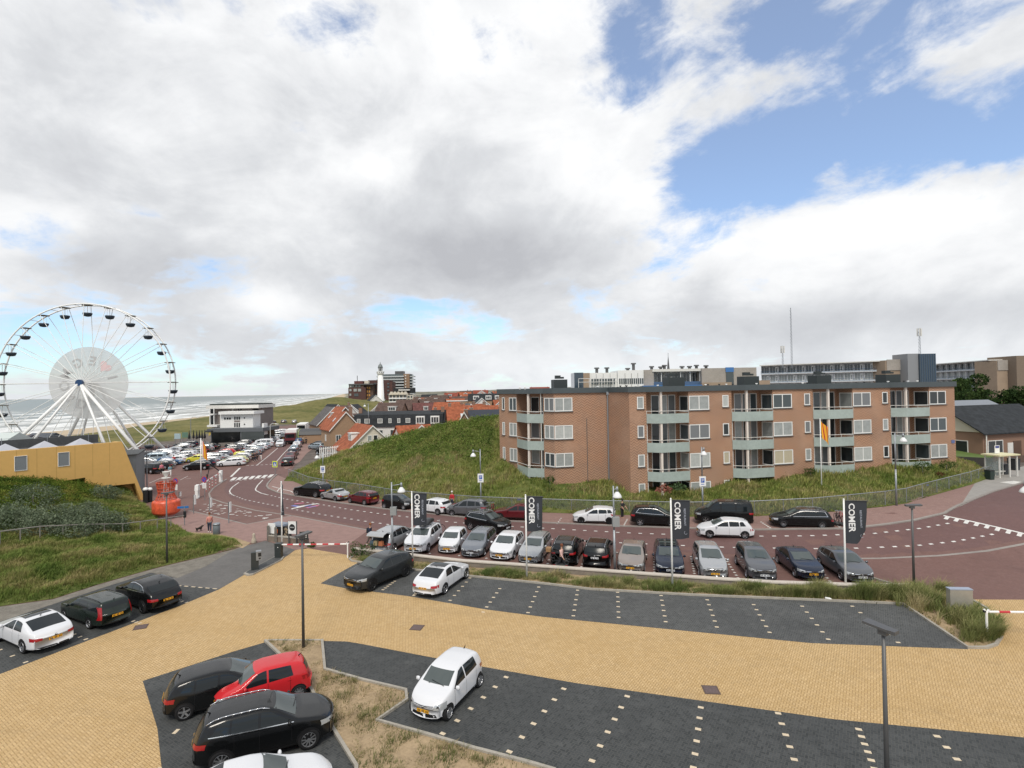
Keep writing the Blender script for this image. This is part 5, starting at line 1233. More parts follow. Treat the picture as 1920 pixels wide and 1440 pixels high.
# ground floor garden of the first balcony
for (px, py, Y, c_, lb) in [(1246, 921, 53.6, (.25, .09, .06), 'reddish garden plant in front of the ground floor balcony of the brick flats'), (1271, 917, 54.4, (.05, .09, .03), 'green garden plant in front of the ground floor balcony of the brick flats')]:
 p = P(px, py, Y); b = MB()
 for k in range(220):
  a_, r_ = R.uniform(0, 6.3), R.random() ** .5 * .9; z = R.uniform(.05, .75) * (1.15 - r_ * .7); c = Vector((r_ * cos(a_), r_ * sin(a_) * .6, z)); d1 = Vector((R.gauss(0, 1), R.gauss(0, 1), R.gauss(0, 1))) * .07; d2 = Vector((R.gauss(0, 1), R.gauss(0, 1), R.gauss(0, 1))) * .05
  b.quad(c - d1, c + d2, c + d1, c - d2)
 b.tube((0, 0, -.1), (0, 0, .4), .03); o = b.build('garden_plant', M('plant_%d' % px, c_, .8, var=.3, vscale=6)); o.location = (p.x, p.y, p.z - .1); tag(o, lb, 'plant')

# ================================================================== FENCES, LAMPS, SIGNS, FLAGS
def mesh_fence_mat(name, col, rep, th):
 m = bpy.data.materials.new(name); m.use_nodes = True; nt = m.node_tree; nt.nodes.clear(); t = NT(nt)
 s = t.n('ShaderNodeSeparateXYZ', None, Vector=t.n('ShaderNodeTexCoord').outputs['UV']).outputs
 a = t.m('FRACT', t.m('MULTIPLY', t.m('ADD', s[0], s[1]), rep)); b = t.m('FRACT', t.m('MULTIPLY', t.m('SUBTRACT', s[0], s[1]), rep))
 k = t.m('MAXIMUM', t.m('LESS_THAN', a, th), t.m('LESS_THAN', b, th))
 p = t.n('ShaderNodeBsdfPrincipled', None, Base_Color=col, Roughness=.5, Metallic=.5, Alpha=k)
 t.n('ShaderNodeOutputMaterial', None, Surface=p.outputs[0]); return m
wire = mesh_fence_mat('chain_link_wire', (.24, .25, .25), 16.0, .13)
fpts = [Vector(g2(*p)) for p in FENCE]; fz = 1.28
fpz = lambda p: float(ramp_z(p.x, p.y))
fence = thing('chain_link_fence', 'long chain link fence with tubular top rail between the pavement and the grass bank', 'fence', (fpts[0].x, fpts[0].y, 0)); f0 = fpts[0]
dense = []
for a, b in zip(fpts[:-1], fpts[1:]):
 n = max(1, round((b - a).length / 2.6)); dense += [a.lerp(b, k / n) for k in range(n)]
dense.append(fpts[-1])
r_ = MB(); r_.path([Vector((p.x - f0.x, p.y - f0.y, fz + fpz(p))) for p in dense], .034, 8); r_.build('top_rail', steel, fence)
for p in dense:
 b = MB(); b.tube((p.x - f0.x, p.y - f0.y, -.05 + fpz(p)), (p.x - f0.x, p.y - f0.y, fz + fpz(p)), .03, .03, 8); b.build('post', steel, fence)
b = MB(); u = 0
for p, q in zip(dense[:-1], dense[1:]):
 l = (q - p).length; b.quad((p.x - f0.x, p.y - f0.y, .02 + fpz(p)), (q.x - f0.x, q.y - f0.y, .02 + fpz(q)), (q.x - f0.x, q.y - f0.y, fz + fpz(q)), (p.x - f0.x, p.y - f0.y, fz + fpz(p)), 0, [(u, 0), (u + l, 0), (u + l, fz), (u, fz)]); u += l
b.build('wire_mesh', wire, fence)
b = MB(); p = Vector(g2(1738, 929)); p2 = Vector(g2(1757, 924)); d = (p2 - p).normalized(); b.box((p.x - f0.x + .05, p.y - f0.y - .06, 1.0 + fpz(p)), (.42, .02, .14), atan2(d.y, d.x)); p = Vector(g2(974, 957)); b.box((p.x - f0.x, p.y - f0.y - .06, 1.12), (.42, .02, .14), 0); b.build('sign_plate', M('blue_sign', (.1, .14, .3)), fence)

LF = [(-260, 1075), (-120, 1056), (0, 1040), (120, 1025), (210, 1011), (290, 999), (345, 995)]
lp = [Vector(g2(*p)) for p in LF]
lp = [P(-160, 1048, 37.5), P(0, 1028, 40.5), P(75, 1019, 42.2), P(160, 1008, 44), P(230, 999, 46), P(295, 991, 48), P(345, 985, 49.8)]
zz, _ = zL(np.array([p.x for p in lp]), np.array([p.y for p in lp]))
lf = thing('post_and_rail_fence', 'low weathered fence of thin posts and one rail across the left dune', 'fence', (lp[0].x, lp[0].y, 0)); o0 = lp[0]
q = [Vector((p.x - o0.x, p.y - o0.y, max(.05, z) + 1.0)) for p, z in zip(lp, zz)]
wood = M('weathered_wood', (.20, .185, .165), .9, var=.2, vscale=6)
b = MB(); b.path(q, .045, 6); b.build('rail', wood, lf)
for a, c in zip(q[:-1], q[1:]):
 for f in (0, .5): 
  p = a.lerp(c, f); b = MB(); b.tube((p.x, p.y, p.z - 1.15), (p.x, p.y, p.z + .02), .045, .04, 6); b.build('post', wood, lf)

def led_lamp(label, base, h, rz, z=0.0):
 o = thing('street_lamp', label, 'street lamp', (base[0], base[1], z), rz, 'lamps with flat dark heads')
 b = MB(); b.tube((0, 0, 0), (0, 0, h - .12), .075, .05, 10); b.build('lamp_post', dsteel, o, True)
 b = MB(); b.box((.0, 0, h - .09), (.22, .20, .14)); b.extr([(-.16, -.15, h - .02), (.48, -.17, h + .03), (.48, .17, h + .03), (-.16, .15, h - .02)], (0, 0, .07)); b.box((-.22, 0, h + .0), (.24, .26, .10)); b.build('lamp_head', dsteel, o)
 b = MB(); b.box((.22, 0, h - .005), (.40, .24, .02)); b.build('lamp_lens', M('lamp_lens', (.5, .52, .54), .2), o); return o
p = G(569, 1215); led_lamp('slim dark lamp post in the sandy bed left of the white city car', p, 5.45, radians(62))
p = P(1665, 1529, 15.25); led_lamp('dark lamp post in the near bays with its head over the far charcoal bays', (p.x, p.y), 5.35, radians(122))
p = G(1714, 1108); led_lamp('dark lamp post in the tall grass at the right end of the low wall', p, 5.05, radians(-15))
lpz, _ = zL(np.array([P(313, 1040, 39.5).x]), np.array([39.5])); p = P(313, 1040, 39.5)
led_lamp('thin lamp post standing in the grass of the left dune before the orange buoy', (p.x, p.y), 5.2, radians(10), max(0, float(lpz[0])) - .1)
lampwhite = M('white_lamp_bell', (.72, .73, .72), .3)
def bell_lamp(label, base, h, side, z=0.0, sign=None, box=None, arm=.75, face=0.0):
 o = thing('street_lamp', label, 'street lamp', (base[0], base[1], z), face, 'grey lamp masts with white bell lamps')
 b = MB(); b.tube((0, 0, 0), (0, 0, h * .5), .085, .075, 10); b.tube((0, 0, h * .5), (0, 0, h), .06, .055, 10); b.tube((0, 0, h - .28), (side * arm, 0, h - .16), .03); b.build('lamp_post', steel, o, True)
 b = MB(); b.lathe((side * arm, 0, h - .78), [(.30, 0), (.31, .06), (.24, .20), (.13, .34), (.08, .40)], 16); b.build('lamp_shade', lampwhite, o, True)
 b = MB(); b.tube((side * arm, 0, h - .38), (side * arm, 0, h - .05), .09, .07, 10); b.build('lamp_cap', steel, o, True)
 if sign:
  b = MB(); b.box((0, -.10, sign), (.62, .025, .92), 0, 0); b.box((0, -.117, sign + .08), (.34, .008, .42), 0, 1)
  b.box((-.06, -.124, sign + .08), (.05, .006, .30), 0, 2); b.box((.03, -.124, sign + .20), (.14, .006, .05), 0, 2); b.box((.03, -.124, sign + .09), (.14, .006, .05), 0, 2); b.box((.085, -.124, sign + .145), (.04, .006, .10), 0, 2)
  b.box((0, -.117, sign - .28), (.3, .006, .06), 0, 1)
  b.build('parking_sign', [white, M('blue_traffic_sign', (.03, .10, .42), .4), line_m], o)
 if box: b = MB(); b.box((.12 * 1, -.02, box), (.46, .30, .62), 0); b.build('switch_box', M('grey_cabinet', (.26, .27, .27), .6), o)
 return o
def mast(label, px, pyb, pyt, side, Y=None, **kw):
 p = G(px, pyb) if Y is None else P(px, pyb, Y); h = P(px, pyt, p.y).z - p.z
 for k in ('sign', 'box'):
  if kw.get(k): kw[k] = P(px, kw[k], p.y).z - p.z
 return bell_lamp(label, p, h, side, p.z, **kw)
mast('grey mast with bell lamp and parking sign at the left end of the bank', 606, 916, 848, -1, sign=880)
mast('grey mast with bell lamp and parking sign on the bank near the red jacket', 902, 950, 842, -1, sign=896)
mast('grey mast with bell lamp and grey box behind the matt coupe off-roader', 736, 1036, 904, 1, box=958)
mast('grey mast with bell lamp and grey box in the street row by the bronze hatchback', 1153, 1076, 911, 1, box=978, arm=.25)
mast('grey mast with white bell lamp and parking sign beside the black van', 1318, 963, 838, 1, sign=902, arm=.2)
mast('grey mast with white bell lamp right of the yellow and red flag', 1681, 948, 812, 1)

# banner poles with lettered flags
LET = M('banner_lettering', (.72, .72, .72), .8); BAN = M('anthracite_banner_cloth', (.030, .034, .042), .85)
def text_obj(body, size, parent, mat, name='lettering', mtx=None, ext=.002, align='CENTER', shear=0, bold=0.0):
 cu = bpy.data.curves.new(name, 'FONT'); cu.body = body; cu.size = size; cu.align_x = align; cu.align_y = 'CENTER'; cu.extrude = ext; cu.offset = bold; cu.resolution_u = 3
 tmp = bpy.data.objects.new(name, cu); COL.objects.link(tmp); dg = bpy.context.evaluated_depsgraph_get(); me = bpy.data.meshes.new_from_object(tmp.evaluated_get(dg))
 bpy.data.objects.remove(tmp); me.materials.clear(); me.materials.append(mat)
 if mtx is not None: me.transform(mtx)
 return obj(name, me, parent)
def serif_fatten(b): return b
def banner(label, px, pyb, pyt, cut=.0, wid=1.05, ht=2.75, full=True, rz=0.0):
 base = G(px, pyb); h = P(px, pyt, base.y).z
 o = thing('flagpole', label.replace('BANNER', 'flagpole'), 'flagpole', (base.x, base.y, 0), rz, 'white poles with lettered banners')
 b = MB(); b.tube((0, 0, 0), (0, 0, h), .062, .045, 10); b.lathe((0, 0, h), [(.05, 0), (.06, .03), (.02, .08)], 10); b.build('pole', white, o, True)
 b = MB(); b.tube((0, 0, h - .04), (wid + .12, 0, h - .10), .018); b.build('banner_arm', dsteel, o)
 ba = MB(); nx, nz = 8, 14
 def pt(i, k):
  u = i / nx; v = k / nz; w = wid; bot = ht - (ht * cut * max(0, (u - .55) / .45) ** 1.0 if cut else ht * .04 * u)
  x = .07 + u * w * (1 - .05 * v); y = .07 * sin(u * 5 + v * 2.5) * v * 1.3 + .05 * u; return (x, y, h - .06 - .06 * u - v * bot)
 vs = [pt(i, k) for k in range(nz + 1) for i in range(nx + 1)]
 fs = [(k * (nx + 1) + i, (k + 1) * (nx + 1) + i, (k + 1) * (nx + 1) + i + 1, k * (nx + 1) + i + 1) for k in range(nz) for i in range(nx)]
 ba.add(vs, fs); fo = ba.build('banner', BAN, o, True)
 def curve(me, x0, z0):
  for v in me.vertices:
   x, z = v.co.x, v.co.z; u = min(1, max(0, (x - .07) / wid)); vv = min(1, max(0, (h - .06 - z) / ht)); v.co.y += .07 * sin(u * 5 + vv * 2.5) * vv * 1.3 + .05 * u - .014
 for (tx, sz, dx, bold, mt) in (('COMER', .50, .30, .012, LET), ('RESTAURANT', .17, .72, .002, M('banner_small_lettering', (.34, .36, .42), .8))):
  mtx = Matrix.Translation((.07 + dx * wid / 1.05, 0, h - .14 - (.86 if tx == 'COMER' else .95) * ht / 2.35)) @ Matrix.Rotation(pi / 2, 4, 'X') @ Matrix.Rotation(-pi / 2, 4, 'Z')
  lo = text_obj(tx, sz, fo, mt, 'lettering', mtx, .001, bold=bold); curve(lo.data, 0, 0)
 # a small crescent emblem below the small word
 em = MB(); n = 12
 for k in range(n):
  a0, a1 = 2.2 + 3.4 * k / n, 2.2 + 3.4 * (k + 1) / n; c = Vector((.07 + .74 * wid, .02, h - .14 - ht * .80))
  em.tube(c + Vector((.11 * cos(a0), 0, .11 * sin(a0))), c + Vector((.11 * cos(a1), 0, .11 * sin(a1))), .012, .012, 5)
 e = em.build('emblem', MATS['banner_small_lettering'], fo); curve(e.data, 0, 0)
 return o
banner('white pole with charcoal lettered banner, between the roof box car and the fastback saloon', 774, 1061, 923, .0, .98, 2.3)
banner('white pole with charcoal lettered banner in front of the silver estate', 988, 1085, 929, .0, 1.05, 2.3, rz=.05)
banner('white pole with charcoal lettered banner in front of the dark blue estate', 1261, 1103, 936, .0, 1.12, 2.4)
banner('white pole with charcoal banner blown up at one corner, before the last grey car', 1586, 1106, 937, .30, 1.35, 2.55)
banner('white pole with narrow charcoal banner seen nearly edge on, behind the barrier column', 529, 1040, 904, .0, .75, 2.4, rz=radians(-62))

def flag(label, base, h, cols, w=1.1, ht=2.2, rz=0.0, group=None, drop=0.0, vertical=True, pole_r=.06):
 o = thing('flagpole', label, 'flagpole', base, rz, group)
 b = MB(); b.tube((0, 0, 0), (0, 0, h), pole_r, pole_r * .7, 8); b.lathe((0, 0, h), [(pole_r, 0), (pole_r * 1.3, .05), (.02, .12)], 8); b.build('pole', white, o, True)
 f = MB(); nx, nz = 8, 10; vs = []
 for k in range(nz + 1):
  for i in range(nx + 1):
   u, v = i / nx, k / nz; vs.append((.06 + u * w * (1 - .5 * drop) + .25 * drop * v * w, .14 * sin(u * 6 + v * 2) * (.3 + u), h - .12 - v * ht - drop * u * ht * .75))
 mats = []
 for j, (c, sh) in enumerate(cols):
  mats.append(M('flag_%s' % '_'.join('%d' % (x * 99) for x in c), c, .8))
 acc = np.cumsum([sh for _, sh in cols]) / sum(sh for _, sh in cols)
 for k in range(nz):
  for i in range(nx):
   t_ = (k + .5) / nz if not vertical else (i + .5) / nx
   f.f.append([k * (nx + 1) + i, (k + 1) * (nx + 1) + i, (k + 1) * (nx + 1) + i + 1, k * (nx + 1) + i + 1]); f.mi.append(int(np.searchsorted(acc, t_))); f.uv.append(None)
 f.v = vs; f.build('flag', mats, o, True); return o
p = P(1541, 931, 54.0); flag('white flagpole with yellow and red striped flag on the grass bank', (p.x, p.y, p.z - .1), P(1541, 787, 54).z - p.z + .1, [((.75, .36, .02), 1), ((.42, .03, .03), .8), ((.75, .36, .02), 1), ((.42, .03, .03), .6), ((.75, .36, .02), 1)], 1.0, 1.75, 0, None, .55)
# ================================================================== LEFT SIDE: YELLOW HALL, BIG WHEEL, BUOY, SQUARE
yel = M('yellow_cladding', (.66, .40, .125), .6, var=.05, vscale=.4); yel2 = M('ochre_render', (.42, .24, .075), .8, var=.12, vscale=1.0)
yseam = M('cladding_seam', (.42, .25, .07), .7)
hall = thing('yellow_hall', 'low yellow clad hall with slanted end and pyramid skylights behind the left dune', 'building', (-50.9, 53, 0))
ux, uy = .521, .853
def hp(s, w, z): return (ux * s - uy * w, uy * s + ux * w, z)
front = [(-16, 3.2), (-16, 7.12), (10.55, 7.12), (12.95, -.1), (12.5, -.1), (11.85, 2.1), (9.2, 2.2), (9.2, .2), (7.0, .2), (7.0, 3.5), (1.5, 3.3)]
b = MB(); b.extr([hp(s, 0, z) for s, z in front], Vector(hp(0, .5, 0)), 0)
for k in range(16):
 s = -15 + k * 1.62
 if s < 10.3: b.extr([hp(s, -.004, 3.5), hp(s + .03, -.004, 3.5), hp(s + .03, -.004, 7.1), hp(s, -.004, 7.1)], Vector(hp(0, .003, 0)), 1)
b.build('front_panel', [yel, yseam], hall)
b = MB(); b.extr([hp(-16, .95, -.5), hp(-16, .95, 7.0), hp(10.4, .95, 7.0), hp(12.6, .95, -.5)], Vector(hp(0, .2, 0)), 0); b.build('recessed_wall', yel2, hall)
b = MB(); b.extr([hp(10.3, .6, 7.10), hp(10.62, .6, 7.10), hp(13.05, .6, -.1), hp(12.6, .6, -.1)], Vector(hp(0, 1.3, 0)), 0); b.build('slanted_end', yel, hall)
b = MB(); b.extr([hp(-16, .5, 6.72), hp(10.5, .5, 6.72), hp(10.5, 6.4, 6.72), hp(-16, 6.4, 6.72)], (0, 0, .15), 0); b.extr([hp(-16, 6.0, 6.87), hp(10.5, 6.0, 6.87), hp(10.5, 6.4, 6.87), hp(-16, 6.4, 6.87)], (0, 0, .95), 0); b.build('roof', roofing, hall)
gs = M('grey_side_cladding', (.17, .19, .20), .6, var=.08)
b = MB(); b.extr([hp(10.6, 1.2, -.1), hp(12.5, 1.2, -.1), hp(15.86, 6.64, -.1), hp(14.0, 8.0, -.1)], (0, 0, 5.4), 0); b.build('side_wall', gs, hall)
b = MB(); q = hp(15.7, 6.3, 0); b.tube((q[0] + .3, q[1], -.1), (q[0] + .3, q[1], 5.2), .07); b.build('downpipe', steel, hall)
b = MB(); b.extr([hp(10.4, 1.0, 5.32), hp(12.7, 1.0, 5.32), hp(16.0, 6.7, 5.32), hp(14.0, 8.2, 5.32)], (0, 0, .14), 0); b.build('side_roof', roofing, hall)
for s in (-8.6, -5.4, -2.2, 1.0, 4.2, 7.4):
 b = MB(); a_ = [hp(s - 1.15, 1.2, 6.88), hp(s + 1.15, 1.2, 6.88), hp(s + 1.15, 3.5, 6.88), hp(s - 1.15, 3.5, 6.88), hp(s, 2.35, 7.72)]
 b.add(a_, [(0, 1, 4), (1, 2, 4), (2, 3, 4), (3, 0, 4), (3, 2, 1, 0)]); b.build('skylight', M('skylight_sheet', (.42, .43, .47), .35), hall)
for k in range(7):
 b = MB(); q = hp(-14 + k * 3.9, 5.7, 6.87); b.tube(q, (q[0], q[1], 8.1), .03); 
 if k < 6: b.tube((q[0], q[1], 8.0), hp(-10.1 + k * 3.9, 5.7, 8.0), .018)
 b.build('roof_railing', steel, hall)
for s in (1.55, 5.07):
 p0_, p1_ = hp(s - .5, 0, 0), hp(s + .5, 0, 0)
 w_ = window(hall, p0_, p1_, 0, 1.0, 5.0, 6.5, 1, M('hall_pane', (.20, .22, .23), .15), .04, -.03, False)

# ---- the big wheel
wc = P(165, 718, 108.0); WR = 15.9
wheel = thing('ferris_wheel', 'tall white Ferris wheel with dark gondolas and pale cloth disc at its hub', 'Ferris wheel', (wc.x, wc.y, 0))
wt_ = M('wheel_white', (.80, .80, .78), .45, var=.04); gd = M('gondola_dark_blue', (.018, .030, .045), .45); canop = M('gondola_canopy', (.09, .08, .06), .6)
wd = Vector((cos(radians(8.5)), sin(radians(8.5)), 0)); wa = Vector((-wd.y, wd.x, 0)); wz = wc.z
def wp_(ang, r, a): return wd * (r * cos(ang)) + wa * a + Vector((0, 0, wz + r * sin(ang)))
for a in (-1.15, 1.15):
 b = MB(); n = 72
 for k in range(n): b.tube(wp_(2 * pi * k / n, WR, a), wp_(2 * pi * (k + 1) / n, WR, a), .14, .14, 6, 0, False)
 b.build('rim', wt_, wheel, True)
b = MB()
for k in range(48):
 an = 2 * pi * k / 24
 for a in ((-1.15, -2.1), (1.15, 2.1)):
  if k < 24: b.tube(wp_(an + pi / 2, WR, a[0]), wp_(an + pi / 2, .7, a[1]), .06, .06, 5, 0, False)
 if k < 24: b.tube(wp_(an + pi / 2 + .13, WR, -1.15), wp_(an + pi / 2 + .13, WR, 1.15), .06, .06, 5, 0, False)
b.build('spokes', wt_, wheel)
hub = MB(); hub.tube(tuple(wp_(0, 0, -2.5)), tuple(wp_(0, 0, 2.5)), .42, .42, 16); hub.tube(tuple(wp_(0, 0, -2.95)), tuple(wp_(0, 0, -2.3)), .62, .62, 18, 1); hub.build('hub', [wt_, M('hub_blue', (.01, .05, .14), .4)], wheel)
for a0, feet in ((-2.6, [(-12.3, -7.5), (13.4, -5.8)]), (2.6, [(-9.5, 6.5), (12.2, 6.0)])):
 for fx, fa in feet:
  b = MB(); b.tube(tuple(wp_(0, 0, a0)), tuple(wd * fx + wa * fa), .27, .32, 12); b.build('leg', wt_, wheel, True)
for fx, fa, a0 in ((-8.6, -6.9, -2.6), (8.0, -6.9, -2.6), (-6.0, 6.4, 2.6), (6.5, 6.4, 2.6)):
 b = MB(); b.tube(tuple(wp_(0, 0, a0)), tuple(wd * fx + wa * fa), .20, .24, 8); b.build('brace', wt_, wheel, True)
for fa in (-7.0, 6.3):
 b = MB(); b.tube(tuple(wd * -13 + wa * fa + Vector((0, 0, .3))), tuple(wd * 14 + wa * fa + Vector((0, 0, .3))), .3, .3, 8); b.build('base_beam', wt_, wheel)
dm = bpy.data.materials.new('wheel_cloth'); dm.use_nodes = True; nt = dm.node_tree; nt.nodes.clear(); t = NT(nt)
p = t.n('ShaderNodeBsdfPrincipled', None, Base_Color=(.76, .76, .75), Roughness=.9); tr = t.n('ShaderNodeBsdfTranslucent', None, Color=(.62, .62, .60)); tp = t.n('ShaderNodeBsdfTransparent')
m1 = t.n('ShaderNodeMixShader', None, i0=.45, i1=p.outputs[0], i2=tr.outputs[0]); m2 = t.n('ShaderNodeMixShader', None, i0=.22, i1=m1.outputs[0], i2=tp.outputs[0]); t.n('ShaderNodeOutputMaterial', None, Surface=m2.outputs[0])
DR = WR * .462
b = MB(); n = 48; b.add([wp_(0, 0, .30)] + [wp_(2 * pi * k / n, DR, .30) for k in range(n)], [(0, 1 + k, 1 + (k + 1) % n) for k in range(n)]); disc = b.build('cloth_disc', dm, wheel)
lm = M('faded_grey_letter', (.45, .45, .45), .9); hm = M('faded_pink_heart', (.68, .52, .52), .9)
for ch, deg in (('I', 14), ('E', 80), ('G', 116), ('M', 156), ('O', 187), ('N', 216), ('D', 252)):
 a_ = radians(deg); rad = DR * .60
 mt = Matrix.Scale(-1, 4, (1, 0, 0))
 rot = Matrix.Rotation(a_ - pi / 2, 4, 'Z')
 basis = Matrix(((wd.x, 0, wa.x, 0), (wd.y, 0, wa.y, 0), (0, 1, 0, 0), (0, 0, 0, 1)))
 c = wp_(a_, rad, .24); text_obj(ch, 2.6, disc, lm, 'letter', Matrix.Translation(c) @ basis @ rot @ mt, .005, bold=.05)
hv = []
for k in range(40):
 q = 2 * pi * k / 40; x = 16 * sin(q) ** 3; y = 13 * cos(q) - 5 * cos(2 * q) - 2 * cos(3 * q) - cos(4 * q); hv.append((x * .075, y * .075))
a_ = radians(47); ca, sa = cos(a_ - pi / 2), sin(a_ - pi / 2); c0 = wp_(a_, DR * .60, .24)
b = MB(); b.add([c0 + wd * (x * ca - y * sa) + Vector((0, 0, x * sa + y * ca)) for x, y in hv], [tuple(range(40))]); b.build('heart', hm, disc)
tubm = MB(); tubm.lathe((0, 0, 0), [(.25, -2.45), (.62, -2.35), (.82, -1.95), (.84, -1.72), (.78, -1.70)], 14); gtub = tubm.mesh('tub', gd, True)
canm = MB(); canm.lathe((0, 0, 0), [(1.0, -.20), (.95, -.10), (.2, .02)], 14); gcan = canm.mesh('canopy', canop, True)
hgm = MB(); hgm.tube((0, 0, -.1), (0, 0, -1.8), .05); hgm.tube((.45, 0, -.15), (.6, 0, -1.7), .02); hgm.tube((-.45, 0, -.15), (-.6, 0, -1.7), .02); ghang = hgm.mesh('hanger', wt_)
for k in range(24):
 g = obj('gondola', gtub, wheel); g.location = wp_(pi / 2 + 2 * pi * k / 24, WR, 0); obj('canopy', gcan, g); obj('hanger', ghang, g)
dk = MB(); dk.box((0, 0, .55), (20, 8, .5), radians(8.5)); dk.build('platform', M('wheel_platform', (.2, .2, .2), .7), wheel)

# ---- far sheds behind the hall and the pale tent
for (px0, px1, py0, py1, Y, c, nm, lb, rr) in [(-40, 35, 812, 845, 92, (.50, .55, .53), 'marquee', 'pale green white marquee behind the yellow hall at the left edge', 1.6),
                                             (62, 104, 812, 838, 118, (.075, .085, .10), 'shed', 'dark slate roofed shed seen between the legs of the Ferris wheel', 1.4), (36, 60, 816, 838, 112, (.11, .10, .12), 'shed', 'small dull purple shed beside the marquee', 1.0)]:
 a_, c_ = P(px0, py1, Y), P(px1, py1, Y); w_ = c_.x - a_.x; zt = P(px0, py0, Y).z; o = thing(nm, lb, nm, ((a_.x + c_.x) / 2, Y, a_.z - 1.5)); h = zt - a_.z + 1.5
 b = MB(); b.prism([(-w_ / 2, -3), (w_ / 2, -3), (w_ / 2, 3), (-w_ / 2, 3)], 0, h - rr); b.build('wall', M('wall_%s_%d' % (nm, px0 + 50), tuple(min(1, x * 1.25) for x in c), .8), o)
 b = MB(); b.extr([(-w_ / 2 - .2, -3.3, h - rr), (-w_ / 2 - .2, 3.3, h - rr), (-w_ / 2 - .2, 0, h)], (w_ + .4, 0, 0)); b.build('roof', M('roof_%s_%d' % (nm, px0 + 50), c, .7), o)
# ---- the buoy
bp_ = G(312, 971); buoy = thing('sea_buoy', 'large faded orange red sea buoy with lattice tower set up on the square', 'buoy', (bp_.x, bp_.y, 0))
org = M('faded_orange_paint', (.62, .10, .045), .32, var=.38, vscale=2.2); orgd = M('orange_lattice_paint', (.48, .075, .03), .55, var=.12)
b = MB(); b.lathe((0, 0, 0), [(.55, 0), (.72, .02), (.72, .38), (.60, .42)], 20); b.build('pedestal', M('pink_concrete', (.42, .24, .22), .85, var=.1), buoy)
b = MB(); b.lathe((0, 0, 0), [(.70, .34), (.95, .40), (1.20, .60), (1.25, .72), (1.25, 1.62), (1.20, 1.76), (1.05, 1.84), (.4, 1.90)], 32); b.build('float_body', org, buoy, True)
b = MB()
for k in range(18):
 a_ = 2 * pi * k / 18; b.tube((.98 * cos(a_), .98 * sin(a_), 1.78), (.68 * cos(a_), .68 * sin(a_), 2.5), .032); b.tube((.68 * cos(a_), .68 * sin(a_), 2.5), (.86 * cos(a_), .86 * sin(a_), 3.62), .032)
for r_, z in ((.98, 1.80), (.86, 2.08), (.70, 2.45), (.72, 2.75), (.78, 3.10), (.86, 3.60)):
 for k in range(20): b.tube((r_ * cos(2 * pi * k / 20), r_ * sin(2 * pi * k / 20), z), (r_ * cos(2 * pi * (k + 1) / 20), r_ * sin(2 * pi * (k + 1) / 20), z), .045)
for k in range(9):
 a_ = 2 * pi * k / 9; c, s = cos(a_), sin(a_); b.box((.79 * c, .79 * s, 3.38), (.03, .26, .40), a_)
b.build('lattice_tower', orgd, buoy)
b = MB()
for k in range(3): b.tube((.28 * cos(k * 2.1), .28 * sin(k * 2.1), 1.8), (.16 * cos(k * 2.1), .16 * sin(k * 2.1), 4.05), .04)
b.lathe((0, 0, 0), [(.40, 4.0), (.42, 4.06), (.30, 4.08)], 14); b.lathe((0, 0, 0), [(.08, 4.10), (.34, 4.62), (.36, 4.68), (.1, 4.70)], 14); b.build('top_mark', offwhite, buoy)

# ---- signs and posts on the square
rdm = M('traffic_red', (.48, .03, .04), .4); blm = M('blue_traffic_sign', (.03, .10, .42), .4)
def noparking(label, px, pyb, pyt):
 p = G(px, pyb); h = P(px, pyt, p.y).z; o = thing('road_sign', label, 'road sign', (p.x, p.y, 0), radians(-12), 'blue and red no parking signs')
 b = MB(); b.tube((0, 0, 0), (0, 0, h - .1), .035, .035, 8); b.build('post', steel, o)
 b = MB(); b.lathe((0, -.05, h - .36), [(.36, 0), (.36, -.02)], 24, 'y', 0); b.lathe((0, -.072, h - .36), [(.28, 0), (.28, -.004)], 24, 'y', 1)
 d = Vector((1, 0, -1)).normalized(); c = Vector((0, -.082, h - .36)); n_ = Vector((1, 0, 1)).normalized() * .04; b.add([c - d * .27 - n_, c + d * .27 - n_, c + d * .27 + n_, c - d * .27 + n_], [(0, 1, 2, 3)], 0); b.build('sign_disc', [rdm, blm], o)
 b = MB(); b.box((0, -.05, h - 1.10), (.52, .02, .62)); 
 for k in range(4): b.box((0, -.062, h - .92 - k * .12), (.36, .004, .04), 0, 1)
 b.build('sub_plate', [white, M('faded_print', (.4, .4, .42), .7)], o)
noparking('no parking sign just right of the orange buoy', 330, 938, 896); noparking('no parking sign by the white boom barrier, with larger white plate', 384, 938, 893)
for (px, pb, pt_, lb) in [(372, 928, 911, None), (336, 936, 922, 'short slim signal post right behind the orange buoy'), (363, 963, 928, 'slim signal post by the near support of the boom barrier'), (393, 966, 933, 'slim signal post behind the woman with the dog'), (429, 981, 941, 'taller grey signal post at the corner of the dotted square')]:
 if lb is None: continue
 p = G(px, pb); h = P(px, pt_, p.y).z; o = thing('signal_post', lb, 'signal post', (p.x, p.y, 0), radians(-10), 'slim posts with backed signal panels')
 b = MB(); b.tube((0, 0, 0), (0, 0, h), .05, .045, 8); b.build('post', steel, o); hh = min(1.0, h * .6)
 b = MB(); b.box((.10, 0, h - hh / 2), (.10, .16, hh), 0, 0); b.box((.18, 0, h - hh / 2), (.05, .26, hh), 0, 1); b.build('signal_panel', [black, white], o)
p = G(429, 980); 
